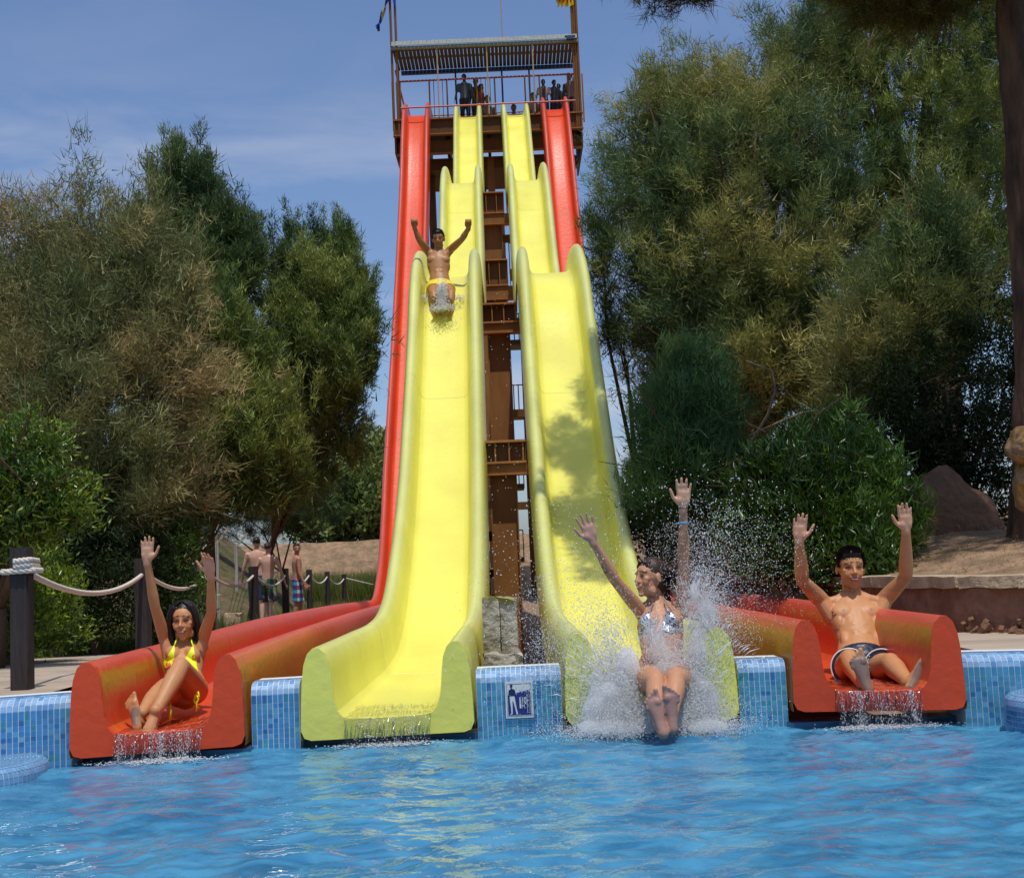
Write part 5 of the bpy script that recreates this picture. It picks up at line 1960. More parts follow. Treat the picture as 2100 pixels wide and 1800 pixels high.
def hand_parts(q, wr, u, n, thumb, sc=1.0, splay=.07, fist=False, curl=(.05, .05, .05, .05)):
    """wr wrist; u towards fingertips; n palm normal; thumb: side vector"""
    u = u.normalized(); n = (n - u * n.dot(u)).normalized(); s = thumb - u * thumb.dot(u) - n * thumb.dot(n); s.normalize()
    R = Matrix((s, n, u)).transposed()
    q.loft([(wr - u * .02 * sc, .025 * sc, .019 * sc), (wr + u * .012 * sc, .027 * sc, .018 * sc), (wr + u * .045 * sc, .040 * sc, .016 * sc), (wr + u * .082 * sc, .041 * sc, .0135 * sc)], s, 14)
    q.ell(wr + u * .034 * sc + s * .022 * sc + n * .008 * sc, (.017 * sc, .014 * sc, .028 * sc), R)   # thenar
    q.ell(wr + u * .036 * sc - s * .020 * sc + n * .006 * sc, (.014 * sc, .012 * sc, .030 * sc), R)
    if fist:
        for i, off in enumerate((.027, .009, -.009, -.027)):
            b = wr + u * .085 * sc + s * off * sc
            q.loft([(b, .011 * sc, .011 * sc), (b + (u * .5 + n) * .024 * sc, .011 * sc, .011 * sc), (b + n * .035 * sc - u * .022 * sc, .010 * sc, .010 * sc)], s, 8)
        b = wr + u * .03 * sc + s * .034 * sc
        q.loft([(b, .012 * sc, .012 * sc), (b + u * .035 * sc + n * .022 * sc, .011 * sc, .011 * sc), (b + u * .045 * sc + n * .036 * sc - s * .03 * sc, .0095 * sc, .0095 * sc)], s, 8)
        return
    L = (.072, .081, .076, .058)
    for i, off in enumerate((.0310, .0105, -.0105, -.0305)):
        b = wr + u * (.082 - (.006 if i == 3 else 0)) * sc + s * off * sc
        d = (u + s * (splay * (1.5 - i))).normalized()
        d2 = (d + n * curl[i]).normalized(); d3 = (d + n * curl[i] * 2.2).normalized()
        p1 = b + d * L[i] * .45 * sc; p2 = p1 + d2 * L[i] * .3 * sc; p3 = p2 + d3 * L[i] * .22 * sc
        r = .0092 if i < 3 else .0080
        q.loft([(b - d * .02 * sc, r * 1.1 * sc, r * sc), (p1, r * .98 * sc, r * .95 * sc), (p2, r * .90 * sc, r * .86 * sc), (p3, r * .80 * sc, r * .75 * sc)], s, 9)
    b = wr + u * .022 * sc + s * .024 * sc
    d = (u * .70 + s * .72 + n * .12).normalized(); d2 = (u * .92 + s * .38 + n * .1).normalized()
    p1 = b + d * .046 * sc; p2 = p1 + d2 * .030 * sc; p3 = p2 + d2 * .020 * sc
    q.loft([(b, .0145 * sc, .013 * sc), (p1, .0112 * sc, .0105 * sc), (p2, .0102 * sc, .0095 * sc), (p3, .0085 * sc, .008 * sc)], n, 9)


def foot_parts(q, ank, toe, sole, sc=1.0, big=1):
    """ank ankle joint; toe dir heel->toes; sole: outward normal of the sole; big=+1 big toe on +side"""
    t = toe.normalized(); n = (sole - t * sole.dot(t)).normalized(); s = t.cross(n) * big; s.normalize()
    heel = ank + n * .055 * sc - t * .045 * sc
    R = Matrix((s, t, n)).transposed()
    q.ell(heel, (.031 * sc, .036 * sc, .030 * sc), R)
    q.loft([(ank - n * .02 * sc, .034 * sc, .036 * sc), (ank + n * .03 * sc, .031 * sc, .038 * sc)], s, 12)
    q.loft([(heel + t * .0 * sc, .029 * sc, .030 * sc), (heel + t * .06 * sc - n * .004 * sc, .031 * sc, .027 * sc), (heel + t * .12 * sc + n * .004 * sc + s * .004 * sc, .040 * sc, .020 * sc),
            (heel + t * .165 * sc + n * .010 * sc + s * .003 * sc, .043 * sc, .014 * sc)], s, 14)
    q.loft([(ank + n * .005 * sc, .03 * sc, .03 * sc), (ank + n * .035 * sc + t * .06 * sc, .032 * sc, .022 * sc), (heel + t * .14 * sc + n * .0 * sc, .038 * sc, .016 * sc)], s, 12)
    q.ell(heel + t * .155 * sc + n * .018 * sc + s * .020 * sc, (.020 * sc, .022 * sc, .012 * sc), R)
    for i in range(5):
        off = (.029, .006, -.012, -.027, -.040)[i]
        L = (.046, .042, .036, .030, .024)[i]; r = (.0150, .0112, .0105, .0100, .0095)[i]
        b = heel + t * (.168 - .006 * i) * sc + s * off * sc + n * .010 * sc
        q.loft([(b - t * .01 * sc, r * .9 * sc, r * .9 * sc), (b + t * L * .6 * sc, r * .85 * sc, r * .85 * sc), (b + t * L * sc + n * .004 * sc, r * .95 * sc, r * .9 * sc)], s, 8)


def seg(q, a, b, prof, side, n=14):
    """limb between joints; prof: list of (t, r_side, r_front)"""
    q.loft([(a.lerp(b, t), r0, r1) for t, r0, r1 in prof], side, n)


def remesh(name, q, vox, smooth=3, factor=.5):
    me = q.mesh(name + '_src')
    o = bpy.data.objects.new(name + '_src', me)
    COL.objects.link(o)
    r = o.modifiers.new('r', 'REMESH'); r.mode = 'VOXEL'; r.voxel_size = vox; r.adaptivity = 0
    if smooth:
        s = o.modifiers.new('s', 'SMOOTH'); s.iterations = smooth; s.factor = factor
    if name == 'body':
        dc = o.modifiers.new('d', 'DECIMATE'); dc.ratio = .5
    dg = bpy.context.evaluated_depsgraph_get()
    out_ = bpy.data.meshes.new_from_object(o.evaluated_get(dg))
    out_.name = name
    bpy.data.objects.remove(o)
    return out_


def skin_colors(me, H, base, spots=(), soles=(), palms=(), tan=()):
    n = len(me.vertices)
    co = np.empty(n * 3, dtype=np.float32); me.vertices.foreach_get('co', co); co = co.reshape(-1, 3)
    col = np.tile(np.array(base, dtype=np.float32), (n, 1))
    def mixin(mask, c):
        m = np.clip(mask, 0, 1)[:, None]
        col[:] = col * (1 - m) + np.array(c, dtype=np.float32) * m
    def soft(d, r, w_): return np.clip((r - d) / w_, 0, 1)
    for (c, r, cc, amt) in palms:
        d = np.linalg.norm(co - np.array(c), axis=1); mixin(soft(d, r, r * .3) * amt, cc)
    for (c, nrm, r, cc, ank) in soles:   # soles: the grey ones have shade painted in; only faces along the normal
        nr = np.empty(n * 3, dtype=np.float32); me.vertices.foreach_get('normal', nr); nr = nr.reshape(-1, 3)
        d = np.linalg.norm(co - np.array(c), axis=1)
        pl_ = (co - np.array(ank)) @ np.array(nrm)
        mixin(soft(d, r, .01) * np.clip((nr @ np.array(nrm) - .3) / .35, 0, 1) * np.clip((pl_ - .014) / .012, 0, 1) * .8, cc)
    for (c, r, cc) in spots:
        d = np.linalg.norm(co - np.array(c), axis=1); mixin(soft(d, r, r * .4), cc)
    for (c, ax, r, cc, amt) in tan:
        d = np.linalg.norm(co - np.array(c), axis=1); mixin(soft(d, r, r * .5) * amt, cc)
    if H:
        L = (co - np.array(H['c'])) @ np.array([H['s'], H['f'], H['u']]).T / H['k']
        a, b, d = np.abs(L[:, 0]), L[:, 1], L[:, 2]
        dark = (.016, .009, .006)
        if H.get('face', True):
            br = (a > .010) & (a < .050) & (b > .05) & (np.abs(d - (.034 - .010 * np.maximum(0, a - .03) / .02)) < .0048)
            mixin(br * .85, dark)
            ey = (b > .05) & (((a - .030) / .017) ** 2 + ((d - .008) / .0075) ** 2 < 1)
            mixin(ey * .55, (.10, .045, .03))
            lash = (b > .05) & (np.abs(a - .030) < .015) & (np.abs(d - .006 + 18 * (a - .030) ** 2) < .0030)
            mixin(lash * .95, (.012, .008, .007))
            lip = (b > .074) & (a < .027) & ((np.abs(d + .052) < .0055) | (np.abs(d + .067) < .0058))
            mixin(lip * .6, H.get('lip', (.38, .11, .085)))
            mixin(((b > .06) & (a < .024) & (np.abs(d + .0595) < .0030)) * .7, (.14, .04, .03))
            chk = np.clip(1 - np.hypot((a - .042) / .025, (d + .022) / .022), 0, 1) * (b > .03)
            mixin(chk * .25, (.50, .17, .10))
            if H.get('beard'):
                bd = (d < -.045) & (b > -.01) & (d > -.13)
                mixin(bd * .22, (.06, .04, .03))
    a_ = me.color_attributes.new('tint', 'FLOAT_COLOR', 'POINT')
    cc = np.ones((n, 4), dtype=np.float32); cc[:, :3] = col
    a_.data.foreach_set('color', cc.ravel())
    return co


def teeth(H, root, w_=.019):
    q = MB()
    q.ell(H['pt'](0, .0865, -.0588), (w_ * H['k'], .0075 * H['k'], .0036 * H['k']), H['R'], 14, 8)
    q.build('teeth', M['teeth'], root, smooth=True)


def hair_strands(name, roots, fn, r, m, root, n=6):
    q = MB()
    for a in roots:
        pts = fn(a)
        k = len(pts)
        q.tube(pts, [r * (1 - .6 * i / (k - 1)) for i in range(k)], 4, cap=False)
    return q.build(name, m, root, smooth=True)


def short_hair(H, root, m, vox=.005, length=.024, front=.060, n=900, seed=1):
    """cap of hair plus many tufts"""
    rr = random.Random(seed)
    q = MB(); k = H['k']
    q.ell(H['pt'](0, -.014, .036), (.077 * k, .095 * k, .086 * k), H['R'], 20, 14)
    q.ell(H['pt'](0, .026, .078), (.058 * k, .058 * k, .040 * k), H['R'], 16, 10)
    me = remesh('hair', q, vox, 1)
    bm = bmesh.new(); bm.from_mesh(me)
    # cut away the face, ears and neck
    def cut(pt, nrm):
        geom = bm.verts[:] + bm.edges[:] + bm.faces[:]
        bmesh.ops.bisect_plane(bm, geom=geom, plane_co=pt, plane_no=nrm, clear_outer=True)
    f, u, s = H['f'], H['u'], H['s']
    geom_del = []
    for v in bm.verts:
        L = v.co - H['c']
        a, b, d = L.dot(s) / k, L.dot(f) / k, L.dot(u) / k
        hairline = front + .006 * math.sin(a * 160)
        if b > -.02:
            lim = hairline - (.0 if b > .045 else (0.045 - b) * 1.1)
            if d < lim and not (abs(a) > .064 and d > .0 and b < .03): geom_del.append(v)
        elif d < -.045 - .02 * (b < -.06): geom_del.append(v)
    bmesh.ops.delete(bm, geom=geom_del, context='VERTS')
    bm.to_mesh(me); bm.free()
    o = link('hair', me, m, root, smooth=True)
    q = MB()
    vs = [v.co.copy() for v in me.vertices]
    for _ in range(n):
        if not vs: break
        p = rr.choice(vs)
        if (p - H['c']).dot(f) > .035 * k and (p - H['c']).dot(u) < .088 * k: continue
        d = (p - H['pt'](0, -.01, .01)).normalized()
        comb = (f * .75 + u * .30 + s * rr.uniform(-.5, .5) + d * .22).normalized()
        L = length * k * rr.uniform(.6, 1.3)
        q.tube([p - d * .004, p + comb * L * .5 + d * .003, p + comb * L + d * .002], [.0032 * k, .0026 * k, .0008 * k], 4, cap=False)
    q.build('hair_tufts', m, root, smooth=True)


def patch(name, src, planes, off, m, root, keep=None, colfn=None):
    """a piece of cloth lying on the body: the skin between the given planes, lifted by off"""
    bm = bmesh.new(); bm.from_mesh(src)
    if keep is not None:
        dead = [v for v in bm.verts if not keep(v.co)]
        bmesh.ops.delete(bm, geom=dead, context='VERTS')
    for (pc, pn) in planes:
        geom = bm.verts[:] + bm.edges[:] + bm.faces[:]
        bmesh.ops.bisect_plane(bm, geom=geom, plane_co=pc, plane_no=pn, clear_outer=True)
    # keep the largest island only
    seen, best = set(), []
    bm.verts.ensure_lookup_table()
    for v in bm.verts:
        if v in seen: continue
        st, isl = [v], []
        seen.add(v)
        while st:
            x = st.pop(); isl.append(x)
            for e in x.link_edges:
                y = e.other_vert(x)
                if y not in seen: seen.add(y); st.append(y)
        if len(isl) > len(best): best = isl
    bs = set(best)
    bmesh.ops.delete(bm, geom=[v for v in bm.verts if v not in bs], context='VERTS')
    bm.normal_update()
    nrm = {v: v.normal.copy() for v in bm.verts}
    for v in bm.verts: v.co += nrm[v] * off
    be = [e for e in bm.edges if e.is_boundary]
    ret = bmesh.ops.extrude_edge_only(bm, edges=be)
    for v in ret['geom']:
        if isinstance(v, bmesh.types.BMVert):
            v.co -= v.normal * 0
    inner = [v for v in ret['geom'] if isinstance(v, bmesh.types.BMVert)]
    for v in inner:
        src_v = min(((e.other_vert(v)) for e in v.link_edges if e.other_vert(v) in nrm), key=lambda w2: (w2.co - v.co).length, default=None)
        if src_v is not None: v.co -= nrm[src_v] * (off + .003)
    me = bpy.data.meshes.new(name)
    for lay in list(bm.verts.layers.float_color.values()): pass
    bm.to_mesh(me); bm.free()
    while me.color_attributes: me.color_attributes.remove(me.color_attributes[0])
    n = len(me.vertices)
    if colfn:
        a = me.color_attributes.new('tint', 'FLOAT_COLOR', 'POINT')
        cc = np.ones((n, 4), dtype=np.float32)
        for i, v in enumerate(me.vertices): cc[i, :3] = colfn(v.co)
        a.data.foreach_set('color', cc.ravel())
    me.materials.clear()
    return link(name, me, m, root, smooth=True)


M['cloth_tint'] = mat('cloth_tint', (1, 1, 1), rough=.65, tint=True, var=.06, vscale=30)
M['cloth_wet'] = mat('cloth_wet', (1, 1, 1), rough=.32, tint=True)
M['navy_trunks'] = mat('navy_trunks', (.012, .016, .040), rough=.36, bump=.3, bscale=30)
M['piping'] = mat('piping', (.66, .66, .68), rough=.5)
M['neon'] = mat('neon', (1, 1, 1), rough=.5, tint=True)
M['silver'] = mat('silver', (1, 1, 1), rough=.22, tint=True, metal=.55, bump=.6, bscale=60)
M['bracelet'] = mat('bracelet', (.02, .02, .03), rough=.4)
M['wristband'] = mat('wristband', (.05, .25, .42), rough=.4)

SK_MAN = (.50, .235, .100)
SK_GIRL = (.49, .235, .105)
SK_WOM = (.48, .232, .125)
SK_PALE = (.56, .33, .24)
PALM = (.64, .36, .23)


def torso(q, hipc, chestc, neckb, hw, ww, cw, side, front, dep=1.0, mid=None):
    """elliptic trunk from the seat to the neck"""
    up = (chestc - hipc)
    mid = mid or hipc.lerp(chestc, .45)
    q.loft([(hipc - up * .12, hw * .80, .085 * dep), (hipc, hw, .105 * dep), (hipc.lerp(mid, .5), hw * .93, .100 * dep), (mid, ww, .092 * dep), (mid.lerp(chestc, .55), (ww + cw) / 2 * 1.02, .104 * dep), (chestc, cw, .108 * dep),
            (chestc.lerp(neckb, .55), cw * .86, .082 * dep), (neckb, .062, .06)], side, 22)


# ------------------------------------------------------------------ 1. man in navy trunks (right red slide)
def seated_man():
    root = empty('person', tuple(P(1764, 1385, 7.4)), 'smiling man in navy trunks with white piping, arms raised, in the right red slide', 'person')
    q = MB()
    hip = P(1772, 1368, 7.42); chest = P(1750, 1262, 7.70); neckb = P(1748, 1222, 7.74); headc = P(1744, 1166, 7.72)
    side = (P(1807, 1235, 7.74) - P(1692, 1238, 7.74)).normalized()
    upv = (chest - hip).normalized(); front = upv.cross(side).normalized()
    if front.y > 0: front = -front
    torso(q, hip, chest, neckb, .150, .118, .150, side, front)
    def T(a, b, f): return hip + upv * b + side * a + front * f      # torso coordinates
    H_ = (chest - hip).length
    for sg in (-1, 1):
        q.ell(T(sg * .066, H_ * .91, .078), (.074, .058, .030), Matrix((side, upv, front)).transposed())       # pec
        q.ell(T(sg * .100, H_ * .80, .020), (.040, .090, .070), Matrix((side, upv, front)).transposed())       # lats
        for j in range(3):
            q.ell(T(sg * .026, H_ * (.64 - .16 * j), .087 - .004 * j), (.026, .026, .0115), Matrix((side, upv, front)).transposed())
        q.ell(T(sg * .085, H_ * .42, .045), (.03, .07, .03), Matrix((side, upv, front)).transposed())
        q.loft([(neckb + side * sg * .03, .04, .04), (neckb + side * sg * .09 - upv * .035, .035, .035), (neckb + side * sg * .14 - upv * .045, .03, .03)], front, 10)  # trapezius
    # neck and head
    q.loft([(neckb - upv * .03, .060, .055), (neckb + upv * .02, .054, .050), (headc - Vector((0, -.01, .07)), .052, .050)], side, 16)
    H = head_parts(q, headc, Vector((.0, -1, .02)), Vector((.03, .02, 1)), .244)
    H['beard'] = True
    arms = []
    for sh, el, wr, tip, th in ((P(1695, 1242, 7.74), P(1645, 1190, 7.60), P(1639, 1110, 7.48), P(1642, 1042, 7.44), 1), (P(1804, 1239, 7.74), P(1858, 1182, 7.60), P(1858, 1088, 7.48), P(1854, 1026, 7.44), -1)):
        q.ell(sh, (.052, .050, .052))
        ctr = T(.0, H_ * .85, .02)
        q.loft([(sh.lerp(ctr, .45), .065, .06), (sh, .050, .048)], side, 12)
        q.loft([(sh.lerp(T(-.1 * th, H_ * .6, .0), .4) , .05, .05), (sh.lerp(el, .3), .040, .040)], side, 12)
        seg(q, sh, el, ((0, .047, .047), (.35, .050, .046), (.7, .043, .041), (1, .037, .036)), side)
        seg(q, el, wr, ((0, .037, .037), (.25, .042, .038), (.6, .034, .030), (1, .025, .020)), side)
        hand_parts(q, wr, tip - wr, Vector((0, -1, -.1)), side * th, 1.0, splay=.055)
        arms.append(wr)
    # legs
    kl = P(1741, 1352, 7.02); al = P(1772, 1405, 6.72)
    kr = P(1826, 1360, 7.02); ar = P(1864, 1400, 6.74)
    for hp, kn, an in ((hip - side * .085 - upv * .02, kl, al), (hip + side * .085 - upv * .02, kr, ar)):
        seg(q, hp, kn, ((0, .085, .085), (.4, .078, .078), (.8, .060, .062), (1, .052, .055)), side, 18)
        seg(q, kn, an, ((0, .050, .054), (.3, .054, .056), (.65, .042, .042), (1, .032, .034)), side, 16)
        q.ell(kn + Vector((0, -.01, .012)), (.045, .045, .045))
    tl = (P(1751, 1376, 6.70) - P(1772, 1436, 6.66)).normalized()
    tr = (P(1901, 1371, 6.70) - P(1864, 1430, 6.66)).normalized()
    foot_parts(q, al, tl, Vector((0, -1, -.10)), .98, big=1)
    foot_parts(q, ar, tr, Vector((.0, -1, -.12)), .98, big=-1)
    me = remesh('body', q, .0054, 3)
    soles = [(al + Vector((0, -.05, 0)) + tl * .06, (0, -1, -.1), .18, (.12, .105, .105), al), (ar + Vector((0, -.05, 0)) + tr * .06, (0, -1, -.1), .18, (.12, .105, .105), ar)]
    nip = (.30, .13, .085)
    spots = [(T(-.080, H_ * .86, .106), .0125, nip), (T(.080, H_ * .86, .106), .0125, nip), (T(0, H_ * .14, .105), .010, (.14, .055, .03))]
    palms = [(arms[0] + Vector((0, 0, .09)), .12, PALM, .8), (arms[1] + Vector((0, 0, .09)), .12, PALM, .8)]
    skin_colors(me, H, SK_MAN, spots, soles, palms)
    link('body', me, M['skin_wet'], root, smooth=True)
    teeth(H, root)
    short_hair(H, root, M['hair'], length=.020, front=.050, n=1800)
    # trunks: brief leg tubes and seat
    t = MB()
    t.loft([(hip - upv * .11, .14, .105), (hip - upv * .05, .160, .120), (hip + upv * .075, .146, .114), (hip + upv * .090, .138, .108)], side, 24, round_ends=False)
    for sg, kn in ((-1, kl), (1, kr)):
        hp = hip + side * sg * .082 - upv * .02
        t.loft([(hp - (kn - hp) * .15, .092, .098), (hp.lerp(kn, .12), .098, .104), (hp.lerp(kn, .30), .100, .104)], side, 22, round_ends=False)
    tm = remesh('trunks', t, .0055, 2)
    link('trunks', tm, M['navy_trunks'], root, smooth=True)
    pp = MB()
    for sg, kn in ((-1, kl), (1, kr)):
        hp = hip + side * sg * .082 - upv * .02
        c = hp.lerp(kn, .30); d = (kn - hp).normalized()
        sd = (side - d * side.dot(d)).normalized(); fr = d.cross(sd)
        pp.tube([c + d * .001 + sd * math.cos(a) * .099 + fr * math.sin(a) * .103 for a in np.linspace(0, 2 * math.pi, 40)], .0042, 6)
    pp.build('piping', M['piping'], root, smooth=True)
    return root


seated_man()


# ------------------------------------------------------------------ 2. woman in yellow bikini (left red slide)
def seated_woman():
    root = empty('person', tuple(P(385, 1430, 7.4)), 'smiling woman in neon yellow bikini, arms raised, in the left red slide', 'person')
    q = MB()
    hip = P(379, 1415, 7.38); chest = P(377, 1352, 7.60); neckb = P(379, 1318, 7.66); headc = P(379, 1273, 7.60)
    side = (P(415, 1322, 7.66) - P(338, 1320, 7.66)).normalized()
    upv = (chest - hip).normalized(); front = upv.cross(side).normalized()
    if front.y > 0: front = -front
    torso(q, hip, chest, neckb, .122, .096, .116, side, front, .86)
    H_ = (chest - hip).length
    R3 = Matrix((side, upv, front)).transposed()
    def T(a, b, f): return hip + upv * b + side * a + front * f
    for sg in (-1, 1):
        q.ell(T(sg * .056, H_ * .83, .074), (.047, .050, .044), R3)
        q.loft([(neckb + side * sg * .02, .034, .034), (neckb + side * sg * .075 - upv * .030, .028, .028), (neckb + side * sg * .11 - upv * .035, .026, .026)], front, 10)
    q.loft([(neckb - upv * .03, .050, .046), (neckb + upv * .01, .043, .042), (headc - Vector((0, -.01, .065)), .042, .042)], side, 16)
    H = head_parts(q, headc, Vector((-.03, -1, -.02)), Vector((-.04, .02, 1)), .222, True)
    H['lip'] = (.42, .12, .10)
    wrs = []
    for sh, el, wr, tip, th, nn in ((P(343, 1326, 7.64), P(318, 1244, 7.50), P(302, 1152, 7.42), P(302, 1100, 7.40), 1, Vector((0, -1, .05))), (P(411, 1326, 7.64), P(434, 1254, 7.50), P(432, 1180, 7.42), P(424, 1128, 7.36), -1, Vector((-.25, -1, .1)))):
        q.ell(sh, (.040, .040, .040))
        q.loft([(sh.lerp(T(0, H_ * .9, .02), .45), .045, .045), (sh, .038, .038)], side, 12)
        q.loft([(sh.lerp(T(-.08 * th, H_ * .7, .0), .45), .034, .036), (sh.lerp(el, .25), .032, .032)], side, 12)
        seg(q, sh, el, ((0, .036, .036), (.4, .036, .035), (.8, .031, .030), (1, .028, .028)), side)
        seg(q, el, wr, ((0, .029, .029), (.25, .031, .029), (.6, .025, .023), (1, .0195, .017)), side)
        hand_parts(q, wr, tip - wr, nn, side * th, .90, splay=.075, curl=(.05, .05, .05, .05) if th == 1 else (.0, .25, .35, .4))
        wrs.append(wr)
    # near leg: right side of picture, knee up; shin crosses to the left
    h1 = hip + side * .055; k1 = P(371, 1366, 6.98); a1 = P(318, 1462, 6.70)
    seg(q, h1, k1, ((0, .076, .078), (.35, .071, .073), (.75, .055, .057), (1, .046, .048)), side, 18)
    seg(q, k1, a1, ((0, .046, .048), (.3, .050, .050), (.65, .038, .038), (1, .028, .030)), side, 16)
    q.ell(k1, (.045, .045, .045))
    foot_parts(q, a1, (P(300, 1496, 6.56) - a1), Vector((-.25, -.35, -1)), .90, big=1)
    h2 = hip - side * .065; k2 = P(322, 1424, 7.0); a2 = P(291, 1462, 6.74)
    seg(q, h2, k2, ((0, .086, .084), (.4, .076, .076), (.8, .058, .058), (1, .048, .050)), side, 18)
    seg(q, k2, a2, ((0, .047, .048), (.3, .048, .048), (.7, .036, .036), (1, .029, .030)), side, 16)
    t2 = (P(280, 1459, 6.68) - P(287, 1497, 6.64)).normalized()
    foot_parts(q, P(288, 1480, 6.74), t2, Vector((-.1, -1, -.15)), .80, big=1)
    me = remesh('body', q, .0052, 3)
    soles = [(P(280, 1462, 6.66), (-.1, -1, -.15), .068, (.13, .115, .115), P(288, 1480, 6.74))]
    palms = [(wrs[0] + Vector((0, 0, .08)), .11, PALM, .8), (wrs[1] + Vector((0, 0, .07)), .11, PALM, .75)]
    skin_colors(me, H, SK_GIRL, [(T(0, H_ * .22, .09), .008, (.2, .08, .05))], soles, palms)
    body = link('body', me, M['skin_wet'], root, smooth=True)
    teeth(H, root, .018)
    # bikini cups: triangles in the chest plane
    yl = (.78, .90, .02)
    blobsr = [(P(345, 1363, 7.5), .016), (P(357, 1355, 7.5), .010), (P(398, 1348, 7.5), .016), (P(399, 1374, 7.5), .012), (P(340, 1345, 7.5), .012), (P(336, 1371, 7.5), .010)]
    def ycol(c):
        for (b, r) in blobsr:
            dd = math.hypot(c.x - b.x * c.y / b.y, (c.z - CAM_H) - (b.z - CAM_H) * c.y / b.y)
            if dd < r * .45 and r > .014: return (.35, .62, .04)
            if dd < r: return (.75, .12, .03)
        return yl
    def tri(pa, pb, pc):
        A, B_, C = [P(a, b, 7.5) for a, b in (pa, pb, pc)]
        eye = Vector((0, 0, CAM_H)); ctr = (A + B_ + C) / 3
        pls = []
        for a, b in ((A, B_), (B_, C), (C, A)):
            n = (a - eye).cross(b - eye).normalized()
            if n.dot(ctr - eye) > 0: n = -n
            pls.append((a, n))
        return pls
    nrm_ok = lambda c: (c - T(0, H_ * .8, 0)).dot(front) > .02 and (c - T(0, H_ * .8, 0)).length < .22 and c.y > 7.25
    cups = [((358, 1321), (325, 1378), (357, 1364)), ((396, 1323), (374, 1362), (407, 1383))]
    for c in cups:
        patch('bikini_cup', me, tri(*c), .0045, M['neon'], root, nrm_ok, ycol)
    st = MB()
    for (a, b) in (((358, 1322), (366, 1306)), ((396, 1324), (392, 1308))):
        p0 = P(a[0], a[1], 7.53); p1 = P(b[0], b[1], 7.60)
        st.tube([p0, p0.lerp(p1, .5) + Vector((0, -.012, .002)), p1], .0042, 6, yl)
    p0 = P(327, 1377, 7.50); p1 = P(318, 1372, 7.6)
    st.build('bikini_strap', M['neon'], root, smooth=True, tint=True)
    # bikini bottom with side ties
    b = MB()
    b.loft([(hip - upv * .05, .075, .094), (hip - upv * .02, .124, .100), (hip + upv * .012, .126, .098)], side, 22, yl, round_ends=False)
    b.tube([P(348, 1440, 7.12), P(349, 1458, 7.1), P(349, 1478, 7.1)], .008, 6, yl)
    b.build('bikini_bottom', M['neon'], root, smooth=True, tint=True)
    tie = MB()
    for pts in (((402, 1424), (407, 1432), (403, 1441), (407, 1452)), ((402, 1424), (398, 1436), (404, 1447), (402, 1458)), ((402, 1424), (406, 1418), (409, 1428), (403, 1430))):
        tie.tube([P(a, b_, 7.16) for a, b_ in pts], .0055, 6, yl)
    tie.build('side_tie', M['neon'], root, smooth=True, tint=True)
    ank = MB(); ank.tube([P(325, 1420, 6.96), P(331, 1421, 6.93), P(337, 1420, 6.96)], .0028, 6, (.7, .5, .05)); ank.build('anklet', M['neon'], root, tint=True)
    # long wet hair: skull cap and locks falling to the shoulders
    k = H['k']; c = MB()
    c.ell(H['pt'](0, -.020, .044), (.078 * k, .092 * k, .085 * k), H['R'], 20, 14)
    for sg in (-1, 1):
        c.loft([(H['pt'](sg * .050, .040, .085), .026 * k, .020 * k), (H['pt'](sg * .074, .034, .045), .022 * k, .022 * k), (H['pt'](sg * .084, .020, -.01), .020 * k, .030 * k), (H['pt'](sg * .086, .004, -.075), .021 * k, .030 * k), (H['pt'](sg * .078, .0, -.140), .020 * k, .024 * k), (H['pt'](sg * .066, .004, -.175), .012, .014)], H['s'], 12)
    c.loft([(H['pt'](0, -.06, .04), .08 * k, .04 * k), (H['pt'](0, -.06, -.05), .085 * k, .04 * k), (H['pt'](0, -.05, -.14), .07 * k, .03 * k)], H['s'], 14)
    hm = remesh('hair', c, .006, 2)
    link('hair', hm, M['hair'], root, smooth=True)
    rr = random.Random(5)
    q = MB()
    for i in range(230):
        sg = rr.choice((-1, 1)); t = rr.random()
        a0 = sg * (.008 + .06 * rr.random())
        pts = [H['pt'](a0 * .3, .040 - .05 * t, .122 - .05 * t * t), H['pt'](a0 * .6 + sg * .018, .052 - .06 * t, .106 - .05 * t * t), H['pt'](sg * (.052 + .006 * rr.random()), .056 - .06 * t, .084 - .03 * t), H['pt'](sg * (.076 + .006 * rr.random()), .048 - .05 * t, .045), H['pt'](sg * (.088 + .010 * rr.random()), .032 - .05 * t, -.02),
               H['pt'](sg * (.092 + .012 * rr.random()), .020 - .04 * t, -.09), H['pt'](sg * (.080 + .018 * rr.random()), .016 - .03 * t, -.16 - .03 * rr.random())]
        q.tube(pts, [.0030, .0034, .0034, .0034, .0032, .0026, .0008], 4, cap=False)
    q.build('hair_locks', M['hair'], root, smooth=True)
    return root


seated_woman()


